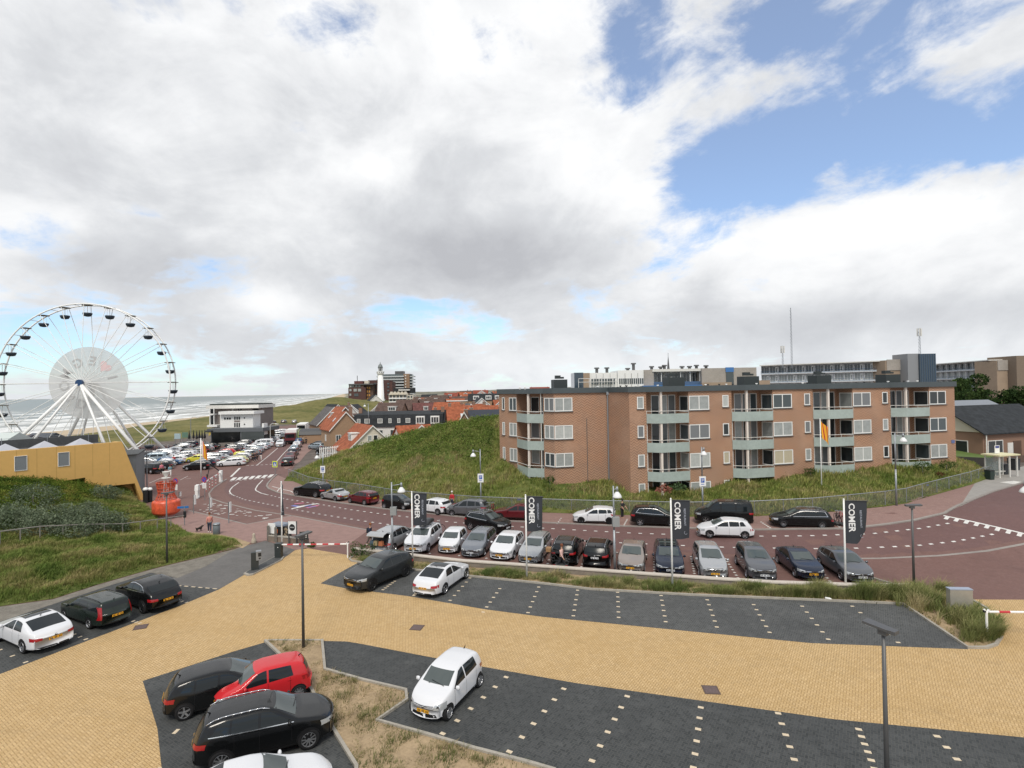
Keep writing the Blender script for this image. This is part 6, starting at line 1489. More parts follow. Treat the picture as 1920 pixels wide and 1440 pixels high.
# street name board, pedestrian crossing sign
p = G(346, 985); h = P(346, 949, p.y).z; o = thing('street_name_sign', 'blue street name board on a grey post with black box, at the dune tip', 'street sign', (p.x, p.y, 0), radians(16))
b = MB(); b.tube((0, 0, 0), (0, 0, h), .04, .04, 8); b.build('post', steel, o)
b = MB(); b.box((-.12, 0, h - .10), (.95, .05, .20)); b.build('name_board', M('street_sign_blue', (.02, .14, .38), .4), o); b = MB(); b.box((.05, -.05, 1.05), (.22, .14, .60)); b.build('control_box', black, o)
p = G(516, 893); h = P(516, 865, p.y).z; o = thing('crossing_sign', 'fluorescent yellow framed pedestrian crossing sign by the zebra', 'road sign', (p.x, p.y, 0), radians(-20))
b = MB(); b.tube((0, 0, 0), (0, 0, h - .2), .04, .04, 8); b.build('post', steel, o); b = MB(); b.box((0, -.03, h - .42), (.92, .04, .92), 0, 0); b.box((0, -.055, h - .42), (.66, .01, .66), 0, 1)
b.add([(-.26, -.063, h - .66), (.26, -.063, h - .66), (0, -.063, h - .16)], [(0, 1, 2)], 2)
b.box((0, -.068, h - .44), (.05, .004, .16), 0, 3); b.box((.05, -.068, h - .56), (.04, .004, .12), 0, 3); b.box((-.05, -.068, h - .56), (.04, .004, .12), 0, 3); b.box((0, -.068, h - .33), (.06, .004, .06), 0, 3)
b.build('sign_plate', [M('fluorescent_yellow', (.62, .72, .03), .5), blm, white, black], o)
# white boom barrier of the square, hanging drop rods
pa, pb_ = G(370, 934), G(414, 903.5); d = (pb_ - pa); L_ = d.length; bo_ = thing('boom_barrier', 'white boom barrier with red banded drop rods between two white supports on the square', 'barrier', (pa.x, pa.y, 0), atan2(d.y, d.x))
for x in (0, L_):
 b = MB()
 for dx in (-.38, .38): b.box((x + dx, 0, .55), (.14, .3, 1.1))
 b.box((x, 0, .05), (.9, .34, .1)); b.box((x, 0, 1.28), (.92, .4, .62), 0, 0, .85); b.build('support', white, bo_)
b = MB(); n = 14
for k in range(n): b.box((.5 + (L_ - 1) * (k + .5) / n, 0, 1.32), ((L_ - 1) / n, .10, .16), 0, 0 if k % 3 else 1)
b.build('boom', [white, rdm], bo_)
for f in (.34, .48, .60, .76):
 b = MB()
 for k in range(6): b.tube((L_ * f, 0, 1.2 - k * .19), (L_ * f, 0, 1.01 - k * .19), .035, .035, 6, k % 2)
 b.build('drop_rod', [white, rdm], bo_)
p = G(388, 902); q_ = G(411, 898); d = q_ - p; bk = thing('boom_barrier', 'black bent boom gate behind the white boom barrier', 'barrier', (p.x, p.y, 0), atan2(d.y, d.x)); L2 = d.length
b = MB(); b.tube((0, 0, .2), (.5, 0, 2.4), .05); b.tube((.5, 0, 2.4), (L2, 0, 1.2), .09, .07); b.tube((L2, 0, 0), (L2, 0, 1.3), .08); b.tube((0, 0, 0), (0, 0, 1.0), .06); b.build('boom', black, bk)
for (px, py, h, lb) in [(273, 943, 1.9, 'black bollard with white cap nearer the yellow hall'), (281, 941, 1.75, 'black bollard with white cap next to the buoy side')]:
 p = G(px, py); o = thing('bollard', lb, 'bollard', (p.x, p.y, 0), 0, 'black bollards with white caps'); b = MB(); b.tube((0, 0, 0), (0, 0, h * .78), .26, .26, 16); b.build('post', black, o)
 b = MB(); b.lathe((0, 0, h * .78), [(.27, 0), (.28, .10), (.22, .26), (.05, .32)], 16); b.build('cap', white, o, True)

# ---- gate house bits: island, columns, barriers, bins, signs
isl = W([(456.5, 1077.5), (462, 1074), (514, 1046), (524, 1043), (533, 1045), (529, 1051), (474, 1079), (464, 1080.5)])
b = MB(); b.prism([tuple(p) for p in isl], 0, .10, 0); cen = Vector((sum(p[0] for p in isl) / 8, sum(p[1] for p in isl) / 8))
inn = [tuple(cen + (Vector(p) - cen) * .90) for p in isl]; b.prism(inn, .1, .105, 1); struct(b.build('traffic_island', [kerb_m, dark_m], None, False, True))
antr = M('anthracite_housing', (.028, .034, .034), .5)
p = G(478, 1070); o = thing('ticket_column', 'dark ticket column with grey screen panel on the traffic island', 'ticket machine', (p.x, p.y, .1), radians(28))
b = MB(); b.box((0, 0, .60), (.48, .36, 1.2)); b.build('housing', antr, o); b = MB(); b.box((.24, -.06, .96), (.34, .40, .62), 0, 0); b.box((.30, -.265, 1.04), (.20, .01, .26), 0, 1); b.box((.30, -.265, .78), (.12, .01, .10), 0, 1); b.build('screen_panel', [steel, black], o)
p = G(523, 1047); pE = G(652, 1046); d = pE - p; ba = thing('barrier_gate', 'dark barrier column with closed red and white boom across the drive', 'barrier', (p.x, p.y, .1), atan2(d.y, d.x)); L_ = d.length
b = MB(); b.box((0, 0, .5), (.46, .42, 1.0)); b.box((0, 0, 1.02), (.50, .46, .05)); b.box((.02, -.215, .78), (.06, .01, .05), 0, 1); b.build('housing', [antr, white], ba)
def boom(o, x0, x1, z, n, r=.055):
 b = MB()
 for k in range(n): b.tube((x0 + (x1 - x0) * k / n, 0, z), (x0 + (x1 - x0) * (k + 1) / n, 0, z), r, r, 8, k % 2)
 b.build('boom', [white, rdm], o)
boom(ba, .2, L_ - .1, .93, 11)
b = MB(); b.tube((L_, 0, -.1), (L_, 0, .86), .05); b.tube((L_ - .09, 0, 1.05), (L_, 0, .86), .04); b.tube((L_ + .09, 0, 1.05), (L_, 0, .86), .04); b.tube((L_ + .09, 0, 1.05), (L_ + .09, 0, 1.12), .05, .05, 8, 1); b.build('rest_post', [white, black], ba)
p = G(1851, 1199); o = thing('barrier_gate', 'white fork post carrying the tip of a red and white boom at the right edge', 'barrier', (p.x, p.y, 0), radians(-4))
hz_ = P(1851, 1147, p.y).z; b = MB(); b.tube((0, 0, 0), (0, 0, hz_ - .08), .05); b.tube((-.1, 0, hz_ + .12), (0, 0, hz_ - .08), .045); b.tube((.1, 0, hz_ + .12), (0, 0, hz_ - .08), .045); b.tube((-.13, 0, hz_ + .02), (-.05, 0, hz_ + .02), .06, .06, 8, 1); b.build('rest_post', [white, black], o)
b = MB(); xs = [.10, .55, 1.05, 1.75, 2.45, 3.15, 3.85]
for k in range(6): b.tube((xs[k], 0, hz_), (xs[k + 1], 0, hz_), .055, .055, 8, (k % 2) if k else 0)
b.build('boom', [white, rdm], o)
# steel cabinet in the grass
p = G(1800, 1154); o = thing('steel_cabinet', 'brushed steel cabinet with blue grey lid in the tall grass by the exit', 'cabinet', (p.x, p.y, 0), radians(-6))
b = MB(); b.box((0, 0, .70), (1.10, .32, 1.40)); b.build('cabinet_body', M('brushed_steel', (.42, .40, .36), .38, .5, var=.08), o); b = MB(); b.box((0, 0, 1.415), (1.13, .35, .05)); b.build('lid', M('blue_grey_lid', (.30, .34, .42), .4), o)
# bin, stone, refuse corner by the drive
p = G(406, 1002); o = thing('litter_bin', 'grey cylindrical litter bin with steel lid on the dune tip', 'litter bin', (p.x, p.y, 0)); b = MB(); b.lathe((0, 0, 0), [(.27, 0), (.29, .02), (.29, .82), (.27, .84)], 18); b.build('bin_body', M('grey_bin', (.13, .15, .16), .5), o, True)
b = MB(); b.lathe((0, 0, .84), [(.31, 0), (.31, .10), (.25, .16), (.05, .18)], 18); b.build('lid', steel, o, True)
p = G(476, 1018); b = MB(); b.lathe((0, 0, 0), [(.20, 0), (.22, .05), (.17, .3), (.10, .55), (.12, .66), (.09, .78), (.02, .82)], 9); o = b.build('boundary_stone', M('pale_stone', (.42, .36, .28), .9, var=.2), None, True); o.location = p; tag(o, 'small pale boundary stone at the edge of the drive', 'stone')
p = G(521, 1013); o = thing('waste_container', 'black wheeled waste container with blue grey lid behind the wooden posts', 'waste container', (p.x, p.y + .4, 0), radians(-22))
b = MB(); b.box((0, 0, .68), (1.3, .9, 1.05), 0, 0, 1.08); b.box((.1, -.50, .80), (.34, .01, .34), 0, 1); b.build('bin_body', [black, M('orange_sticker', (.5, .14, .05), .6)], o)
b = MB(); b.box((0, 0, 1.27), (1.48, 1.05, .13), 0, 0, .92); b.build('lid', M('container_lid', (.16, .19, .24), .4), o)
for x in (-.5, .5):
 b = MB(); b.lathe((x, -.2, .1), [(.09, -.04), (.09, .04)], 10, 'y'); b.build('wheel', rubber, o)
p = G(545, 1012); o = b = None
wm = M('grey_oak_post', (.16, .145, .125), .9, var=.25, vscale=5)
for k, (px, py, pt_, lb) in enumerate([(503, 1014, 986, 'leftmost weathered oak post by the waste container'), (517, 1017, 989, 'oak post right of the white notice board')]):
 p = G(px, py); h = P(px, pt_, p.y).z; b = MB(); b.box((0, 0, h / 2), (.2, .2, h), .4); b.box((0, 0, h + .01), (.16, .16, .03), .4); o = b.build('wooden_post', wm); o.location = p; tag(o, lb, 'post')
p = G(510, 1013); b = MB(); b.box((0, 0, 1.0), (.75, .05, .85)); b.box((-.3, 0, .3), (.05, .04, .6)); b.box((.3, 0, .3), (.05, .04, .6)); o = b.build('notice_board', [white]); o.location = (p.x, p.y, 0); o.rotation_euler.z = -.35; tag(o, 'blank white notice board between two oak posts', 'notice board')
a_, c_ = G(506, 1014), G(577, 1021); d = c_ - a_; b = MB(); b.box((d.length / 2, 0, .22), (d.length, .32, .44)); b.box((d.length / 2, 0, .46), (d.length + .02, .38, .05), 0, 1); o = b.build('low_wall', [M('brown_block', (.20, .16, .125), .9, var=.15), kerb_m]); o.location = a_; o.rotation_euler.z = atan2(d.y, d.x); tag(o, 'short low concrete wall beside the entry signs', 'wall')
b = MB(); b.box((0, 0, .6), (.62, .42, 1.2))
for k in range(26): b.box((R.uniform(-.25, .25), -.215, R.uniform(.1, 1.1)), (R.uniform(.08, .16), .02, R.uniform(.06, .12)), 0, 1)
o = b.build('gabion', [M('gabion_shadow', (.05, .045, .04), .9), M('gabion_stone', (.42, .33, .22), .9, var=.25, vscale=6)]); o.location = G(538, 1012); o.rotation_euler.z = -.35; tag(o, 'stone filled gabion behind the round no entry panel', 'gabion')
p = G(549, 1021); h = P(549, 977, p.y).z; o = thing('entry_sign', 'white panel with black no entry disc on two dark posts', 'sign', (p.x, p.y, 0), radians(-14))
for x in (-.36, .36): b = MB(); b.box((x, 0, h / 2), (.08, .08, h)); b.build('post', dsteel, o)
b = MB(); b.box((0, -.05, h - .52), (.72, .03, 1.0), 0, 0); b.lathe((0, -.07, h - .50), [(.27, 0), (.27, -.006)], 26, 'y', 1); b.box((0, -.08, h - .50), (.38, .008, .08), 0, 2); b.build('sign_panel', [white, black, M('grey_bar', (.35, .35, .34), .6)], o)
p = G(570, 1024); h = P(570, 996, p.y).z; o = thing('entry_sign', 'small dark framed sign board right of the no entry panel', 'sign', (p.x, p.y, 0), radians(22))
for x in (-.3, .3): b = MB(); b.box((x, 0, h / 2), (.07, .07, h)); b.build('post', dsteel, o)
b = MB(); b.box((0, -.05, h - .34), (.62, .03, .66), 0, 0)
for k in range(3): b.box((0, -.07, h - .18 - k * .15), (.44, .006, .06), 0, 1)
b.build('sign_panel', [antr, offwhite], o)
# drain covers of the lot
for (px, py, lb, rz) in [(782, 1177, 'brown square drain cover in the yellow paving left of the middle', -.2), (1333, 1294, 'brown square drain cover in the yellow paving near the lower bays', -.1), (264, 1176, 'dark drain grate at the edge of the left bays', .4)]:
 p = G(px, py); b = MB(); b.box((0, 0, .013), (.62, .62, .02), 0, 0); b.box((0, 0, .0245), (.50, .50, .004), 0, 1); o = b.build('drain_cover', [M('rust_iron_rim', (.10, .07, .06), .8), M('rust_iron', (.12, .085, .08), .8, var=.2, vscale=15)]); o.location = p; o.rotation_euler.z = rz; tag(o, lb, 'drain cover')
# low wall in front of the street row
wq = [Vector(g2(*p)) for p in WALLPX]; o = thing('low_wall', 'long low concrete wall with pale coping between street parking and planting bed', 'wall', (wq[0].x, wq[0].y, 0)); rel_ = [(p.x - wq[0].x, p.y - wq[0].y) for p in wq]
b = MB(); strip(b, rel_, .30, -.05, .34, False); b.build('wall_body', M('concrete_wall', (.21, .18, .15), .9, var=.2, vscale=1.5), o)
b = MB(); strip(b, rel_, .42, .345, .42, False); b.build('coping', M('pale_coping', (.50, .45, .39), .85, var=.08), o)
# plastic bottle in the bed
b = MB(); b.lathe((0, 0, 0), [(.05, 0), (.06, .02), (.06, .24), (.02, .32)], 8, 'x'); o = b.build('plastic_bottle', white); o.location = G(1547, 1121, .12); o.rotation_euler.z = -.6; tag(o, 'crumpled white plastic bottle on the bed near the rightmost banner', 'bottle')
# ================================================================== THE SQUARE'S CAR PARK AND THE STREET BEYOND
FAR = {}
FT = {'hatch': T['hatch'], 'estate': T['estate'], 'suv': T['suv'], 'mpv': T['mpv'], 'city': T['city'], 'sedan': T['sedan'], 'van': T['van']}
def far_mesh(ty, col):
 if (ty, col) not in FAR: FAR[(ty, col)] = make_car(FT[ty], col, far=True)
 return FAR[(ty, col)]
WORDS = {'hatch': 'hatchback', 'estate': 'estate car', 'suv': 'off-roader', 'mpv': 'people carrier', 'city': 'small hatchback', 'sedan': 'saloon', 'van': 'van'}
CW = {'darkgrey': 'charcoal', 'steelgrey': 'steel grey', 'darkred': 'maroon', 'paleblue': 'pale blue', 'navy': 'navy blue', 'green': 'dark green', 'lime': 'pale yellow'}
ORD = ['first', 'second', 'third', 'fourth', 'fifth', 'sixth', 'seventh', 'eighth', 'ninth', 'tenth', 'eleventh', 'twelfth', 'thirteenth', 'fourteenth', 'fifteenth', 'sixteenth']
def far_row(start, end, cars, where, group, head=None, z=0.0, jit=.12, name='parked_car'):
 a, b = Vector(start), Vector(end); n = len(cars); d = (b - a).normalized(); base = atan2(d.y, d.x) if head is None else head
 for i, spec in enumerate(cars):
  if spec is None: continue
  ty, col = spec.split(':'); p = a.lerp(b, i / max(1, n - 1)); o = obj(name, far_mesh(ty, col)); flip = pi if (i * 7 + len(where)) % 5 == 0 else 0
  o.location = (p.x + R.uniform(-jit, jit), p.y + R.uniform(-jit, jit), z); o.rotation_euler.z = base + flip + R.uniform(-.04, .04)
  tag(o, '%s %s, %s from near end in %s' % (CW.get(col, col), WORDS[ty], ORD[i], where), 'car', group)
GP = "cars parked on the square by the wheel"
hx = radians(16) + pi
far_row(g2(433, 873.5), g2(496, 836), ['estate:white', 'estate:lime', 'hatch:black', 'hatch:white', 'city:yellow', 'estate:steelgrey', 'hatch:grey', 'hatch:silver', 'hatch:paleblue', 'mpv:silver', 'hatch:white', 'estate:paleblue', 'hatch:silver', 'van:white', 'mpv:white'], 'the right row of the square', GP, hx)
far_row(g2(371, 880.5), g2(462, 834), ['hatch:black', 'hatch:navy', 'hatch:silver', 'mpv:silver', 'estate:silver', 'hatch:steelgrey', 'hatch:red', 'estate:darkgrey', 'mpv:grey', 'suv:black', 'hatch:silver', 'estate:darkgrey', 'suv:grey', 'hatch:purple'], 'the square, second row from the right', GP, hx)
far_row(g2(297, 880), g2(394, 842), ['estate:darkgrey', 'city:white', 'hatch:blue', 'hatch:white', 'estate:grey', 'suv:white', 'hatch:silver', 'suv:black', 'hatch:darkgrey', 'hatch:black', 'mpv:silver', 'suv:black', 'suv:darkgrey'], "the square, third row from the right", GP, hx)
far_row(g2(277, 872), g2(352, 838), ['hatch:silver', 'van:paleblue', 'mpv:silver', 'estate:white', 'hatch:silver', 'estate:white', 'hatch:white', 'estate:darkgrey', 'hatch:silver', 'hatch:silver', 'sedan:darkgrey', 'estate:navy'], "the leftmost row of the square", GP, hx)
o = obj('parked_car', far_mesh('suv', 'black')); p = G(283, 887); o.location = (p.x, p.y, 0); o.rotation_euler.z = 2.75; tag(o, 'black off-roader showing its tail beside the grey side of the yellow hall', 'car')
o = obj('parked_car', far_mesh('hatch', 'yellow')); p = G(371, 866); o.location = (p.x, p.y, 0); o.rotation_euler.z = hx; tag(o, 'lime yellow hatchback standing alone between the two blocks of parked cars', 'car')
# the street and beyond
GS = 'cars along the street to the village'
sd_ = atan2((Vector((-78, 211)) - Vector(g2(500, 857))).y, (Vector((-78, 211)) - Vector(g2(500, 857))).x)
far_row(g2(540, 872), g2(566, 823), ['hatch:darkgrey', 'hatch:darkred', 'estate:navy', 'hatch:paleblue', 'hatch:white', 'mpv:blue', 'estate:silver', 'hatch:grey'], 'the line right of the street', GS, sd_, jit=.05)
o = obj('parked_car', far_mesh('mpv', 'white')); p = G(526, 837); o.location = (p.x, p.y, 0); o.rotation_euler.z = sd_ + pi; tag(o, 'white people carrier driving towards the zebra ahead of the lorry', 'car')
o = obj('parked_car', far_mesh('suv', 'black')); p = G(533, 824); o.location = (p.x, p.y, 0); o.rotation_euler.z = sd_ + pi; tag(o, 'black off-roader driving left of the white lorry', 'car')
far_row(g2(508, 829), g2(524, 813), ['hatch:white', 'hatch:white', 'mpv:silver', 'suv:white', 'estate:white'], 'the cluster right of the white pavilion', GS, hx)
far_row((-104, 222), (-58, 240), ['estate:white', 'hatch:darkgrey', 'suv:grey', 'hatch:silver', None, 'estate:white', 'mpv:silver', 'hatch:black', 'suv:black', 'hatch:darkgrey', 'estate:navy', 'suv:black', 'hatch:grey'], 'the far dune line', GS, radians(100))
for (px, py, col, ty, lb) in [(597, 838, 'darkgrey', 'estate', 'dark estate car parked by the brown hut'), (610, 852, 'black', 'suv', 'black off-roader parked before the brick house with white railings'), (594, 842, 'paleblue', 'estate', 'pale blue estate car parked behind the black off-roader at the white railings')]:
 o = obj('parked_car', far_mesh(ty, col)); p = G(px, py); o.location = (p.x, p.y, 0); o.rotation_euler.z = radians(150); tag(o, lb, 'car')
# lorry and bus
p = G(546, 832); o = thing('lorry', 'white box lorry with dark red cab in the street', 'lorry', (p.x, p.y, 0), sd_ + pi)
b = MB(); b.box((1.2, 0, 1.65), (2.0, 2.4, 2.2), 0, 0); b.box((2.22, 0, 2.1), (.05, 2.1, .9), 0, 1); b.box((2.24, 0, .8), (.06, 2.3, .4), 0, 1); b.build('cab', [M('lorry_red', (.13, .02, .025), .4), glass], o)
b = MB(); b.box((-3.0, 0, 2.2), (6.2, 2.5, 2.6)); b.build('cargo_box', white, o)
b = MB(); b.box((-2.5, 0, .6), (7.5, 1.0, .25)); b.build('chassis', black, o)
for x in (1.2, -3.6, -4.8):
 for y in (-1.05, 1.05): b = MB(); b.lathe((x, y, .5), [(.5, -.15), (.5, .15)], 14, 'y'); b.build('wheel', rubber, o)
p = G(565, 817); o = thing('bus', 'white bus with tall dark windscreen at the top of the street', 'bus', (p.x, p.y, 0), sd_ + pi)
b = MB(); b.box((-4.5, 0, 1.95), (10, 2.5, 3.1)); b.build('body', white, o); b = MB(); b.box((.52, 0, 2.1), (.06, 2.2, 2.0)); b.build('windscreen', glass, o)
b = MB(); b.box((-4.5, 1.26, 2.2), (9, .04, 1.1)); b.box((-4.5, -1.26, 2.2), (9, .04, 1.1)); b.build('side_window', glass, o)
for x in (-1.5, -7):
 for y in (-1.1, 1.1): b = MB(); b.lathe((x, y, .5), [(.5, -.15), (.5, .15)], 14, 'y'); b.build('wheel', rubber, o)

# ---- flagpoles of the square
p = G(377, 897); flag('white flagpole with red white and orange flag in the middle of the square', (p.x, p.y, 0), P(377, 823, p.y).z, [((.72, .70, .68), .5), ((.55, .12, .12), .3), ((.75, .36, .02), .6), ((.55, .10, .03), .3)], .95, 2.3, 0, None, .5, True, .11)
for px, col, lb in [(402, (.62, .48, .12), 'white flagpole with limp yellow flag, left of three by the white pavilion'), (422.5, (.45, .12, .08), 'white flagpole with furled red flag, middle of three by the white pavilion'), (443, (.10, .22, .45), 'white flagpole with blue and white flag, right of three by the white pavilion')]:
 p = G(px, 832); flag(lb, (p.x, p.y, 0), P(px, 800, p.y).z, [(col, 1)], 1.5, 1.6, pi if px < 410 else .4, 'flagpoles by the pavilion', .5, True, .10)
for (px, pb, pt_, lb) in [(358, 838, 785, 'thin tall grey lamp post left of the white pavilion'), (507, 833, 797, 'white lamp post with curved arm right of the white pavilion')]:
 p = G(px, pb); h = P(px, pt_, p.y).z; o = thing('street_lamp', lb, 'street lamp', (p.x, p.y, 0)); b = MB(); b.tube((0, 0, 0), (0, 0, h), .09, .06, 8); b.build('lamp_post', offwhite if px > 400 else steel, o)
 b = MB(); b.path([Vector((0, 0, h)), Vector((.5, 0, h + .4)), Vector((1.6, 0, h + .35))], .06); b.box((1.7, 0, h + .25), (.8, .25, .14)); b.build('lamp_head', offwhite, o)
# ---- the white pavilion restaurant
pv = G(446, 833); pav = thing('beach_pavilion', 'white and grey beach pavilion with flat overhanging roofs beyond the square', 'building', (pv.x, pv.y, 0))
Yp = pv.y
def pp(px, py, dy=0): q = P(px, py, Yp + dy); return (q.x - pv.x, q.z)
gb = M('grey_brown_cladding', (.21, .18, .165), .7, var=.08, vscale=.5); dkc = M('dark_green_cladding', (.028, .036, .032), .5)
def pbox(name, px0, py0, px1, py1, y0, y1, mat, parent=None):
 a_, c_ = pp(px0, py0, y0), pp(px1, py1, y0); b = MB(); x0, x1 = sorted((a_[0], c_[0])); z0, z1 = sorted((a_[1], c_[1]))
 b.box(((x0 + x1) / 2, (y0 + y1) / 2, (z0 + z1) / 2), (x1 - x0, y1 - y0, z1 - z0)); return b.build(name, mat, parent or pav)
pbox('upper_wall', 396, 764, 474, 803, 4, 11, gb); pbox('roof', 386, 760.5, 485, 765, 2.4, 12, offwhite); pbox('upper_roof', 393, 757.5, 487, 760.3, 4, 11, dkc)
pbox('side_wall', 474, 762, 488, 800, 5, 12, dkc); pbox('side_fin', 484.5, 757, 488, 800, 4.6, 12.2, gb)
wb_ = pbox('front_block', 412.5, 775, 474.5, 804, 0, 4, white); pbox('front_roof', 409.5, 772, 476.5, 776.2, -1.0, 4.4, white)
pbox('ground_floor', 396, 808, 492, 834, -1, 6, M('smoked_glass', (.022, .025, .025), .12)); pbox('canopy', 388, 804.2, 493, 809, -3.2, 6, M('canopy_grey', (.12, .13, .14), .6)); pbox('pillar', 491, 794, 495, 815, -1, 1, white); pbox('terrace_screen', 452, 810, 495, 824, -3.4, -3.3, M('screen_glass', (.07, .08, .08), .1))
for px in (395, 451, 485): pbox('column', px, 809, px + 1.2, 834, -3.0, -2.8, steel)
pbox('balcony', 388, 797, 407, 800.5, 1.5, 4, white); pbox('balcony', 393, 776, 400, 778, 2, 4, white); pbox('column', 392.5, 765, 394, 798, 2.2, 2.5, white); pbox('column', 400, 765, 401.5, 798, 2.2, 2.5, white); pbox('recess_window', 394.5, 766, 399.5, 775.5, 3.6, 3.95, glass); pbox('recess_window', 394.5, 779, 399.5, 795, 3.6, 3.95, glass)
def pwin(px0, py0, px1, py1): pbox('window', px0, py0, px1, py1, -.06, .02, glass)
for x in (420, 424.8, 429.4): pwin(x, 783, x + 3.4, 786.6)
for x in (439, 443.2, 447.2): pwin(x, 781.5, x + 2.6, 787); pwin(x, 793, x + 2.6, 800.6)
pbox('window_band', 439, 788.4, 450, 791.4, -.05, .02, gb)
for y in (783.5, 795.5):
 c_ = pp(458.5, y); b = MB(); b.lathe((c_[0], -.05, c_[1]), [(.17, 0), (.17, -.03)], 14, 'y'); b.build('round_window', glass, pav)
for x in (446.5, 450.5): pbox('window', x, 765.5, x + 2, 770, 3.92, 3.98, glass)
pbox('column', 436, 765, 437.3, 774, 3.8, 3.99, white)
pbox('terrace_awning', 383, 807.5, 396, 810, -4, 2, M('awning_dark', (.05, .055, .06), .8))
# furled parasols, orange van and small things before the pavilion
for k, px in enumerate([355, 363, 369, 374, 379, 384]):
 p = G(px, 833 - k % 2); h = 3.6; o = thing('parasol', 'furled black terrace parasol, %s from the left before the pavilion' % ORD[k], 'parasol', (p.x, p.y, 0), 0, 'furled parasols on the pavilion terrace')
 b = MB(); b.tube((0, 0, 0), (0, 0, h), .04); b.build('pole', black, o); b = MB(); b.lathe((0, 0, 0), [(.22, 1.4), (.30, 1.7), (.16, 2.6), (.04, 3.5)], 8); b.build('canopy', black, o)
p = G(440, 826.5); o = thing('food_van', 'bright orange vintage van parked before the pavilion', 'van', (p.x, p.y, 0), radians(186)); om = M('orange_van_paint', (.72, .12, .015), .35, coat=.5)
b = MB()
sec = [(-1.9, .5), (-1.95, 1.5), (-1.7, 2.25), (-.2, 2.35), (.5, 2.15), (.95, 1.35), (1.75, 1.2), (1.95, .9), (1.95, .45)]
b.extr([(x, -.85, z) for x, z in sec], (0, 1.7, 0)); b.build('body', om, o)
for sg in (-1, 1):
 for x0, x1 in ((-1.5, -.6), (-.45, .5)): b = MB(); b.box(((x0 + x1) / 2, sg * .86, 1.75), (x1 - x0, .03, .55)); b.build('side_window', glass, o)
 for x in (-1.2, 1.2): b = MB(); b.lathe((x, sg * .8, .38), [(.38, -.1), (.38, .1)], 14, 'y'); b.build('wheel', rubber, o)
p = G(470, 833); o = thing('market_stall', 'pale green market stall with dark top beside the pavilion', 'stall', (p.x, p.y, 0)); b = MB(); b.box((0, 0, .8), (3.0, 1.6, 1.6)); b.build('counter', M('pale_green', (.35, .42, .33), .8), o); b = MB(); b.box((0, 0, 1.8), (3.3, 1.9, .25), 0, 0, .9); b.build('roof', black, o); b = MB(); b.box((-.5, -.85, 1.0), (.9, .05, .7)); b.build('red_board', M('red_board', (.4, .06, .04), .7), o)
a_, c_ = G(410, 837), G(452, 835); d = c_ - a_; o = b = MB(); b.box((d.length / 2, 0, .4), (d.length, .5, .8)); o = b.build('low_wall', M('plaza_wall', (.22, .20, .18), .9)); o.location = a_; o.rotation_euler.z = atan2(d.y, d.x); tag(o, 'low grey wall between the car park and the pavilion', 'wall')
# bicycles by the dune foot
b0 = make_bike('bicycle in the rack below the far dune, one of a dense line', 'black', G(258, 846), 1.9, 'bicycles at the dune foot', 0.0)
bks = [b0]
for k, c_ in enumerate(('red', 'grey', 'blue')): bks.append(make_bike('bicycle in the rack below the far dune, one of a dense line', c_, G(262 + k * 4, 846), 1.8, 'bicycles at the dune foot'))
for k in range(26): p = G(276 + k * 2.1, 844.5 + R.uniform(-2.5, 1.5)); dup(bks[k % 4], p, R.uniform(1.2, 2.2))
for (px, py, lb, c) in [(333, 838, 'pale blue square board among the bicycles', (.40, .52, .55)), (347, 835, 'green square board among the bicycles', (.12, .22, .16))]:
 p = G(px, py); b = MB(); b.box((0, 0, 2.6), (1.5, .08, 1.3), 0, 0); b.box((-.6, .05, 1.0), (.08, .08, 2.0), 0, 1); b.box((.6, .05, 1.0), (.08, .08, 2.0), 0, 1); o = b.build('notice_board', [M('board_%d' % px, c, .6), steel]); o.location = p; tag(o, lb, 'notice board')

# ================================================================== THE VILLAGE
def tiles(name, c):
 if name in MATS: return MATS[name]
 m = bpy.data.materials.new(name); m.use_nodes = True; nt = m.node_tree; nt.nodes.clear(); t = NT(nt)
 pos = t.n('ShaderNodeNewGeometry').outputs['Position']; z = t.n('ShaderNodeSeparateXYZ', None, Vector=pos).outputs[2]
 l = t.sm(t.m('ABSOLUTE', t.m('SUBTRACT', t.m('FRACT', t.m('DIVIDE', z, .21)), .5)), .30, .5)
 q = t.noise(pos, 1.3, 5, .7); q2 = t.noise(pos, 9.0, 2, .6)
 cc_ = t.mix(t.sm(q, .35, .68), tuple(x * .62 for x in c), tuple(min(1, x * 1.18) for x in c)); cc_ = t.mix(t.m('MULTIPLY', t.sm(q2, .5, .7), .3), cc_, tuple(x * .6 for x in c)); cc_ = t.mix(t.m('MULTIPLY', l, .45), cc_, tuple(x * .5 for x in c))
 p = t.n('ShaderNodeBsdfPrincipled', None, Base_Color=cc_, Roughness=.8); p.inputs['Specular IOR Level'].default_value = .25
 t.n('ShaderNodeOutputMaterial', None, Surface=p.outputs[0]); MATS[name] = m; return m
RM = {'orange': tiles('orange_roof_tiles', (.35, .108, .052)), 'red': tiles('red_roof_tiles', (.27, .07, .045)), 'maroon': tiles('maroon_roof_tiles', (.15, .062, .055)), 'brown': tiles('brown_roof_tiles', (.115, .075, .062)), 'black': tiles('black_roof_tiles', (.030, .034, .038)), 'solar': M('solar_roof', (.026, .032, .045), .35), 'grey': tiles('grey_roof_tiles', (.13, .12, .118))}
WM = {'brick': plain_brick, 'white': M('white_render', (.66, .65, .62), .8, var=.05), 'cream': cream, 'tan': M('tan_brick', (.32, .21, .13), .9, var=.10), 'dark': M('dark_brick', (.11, .072, .055), .9, var=.12), 'grey': M('grey_render', (.32, .30, .28), .85, var=.06)}
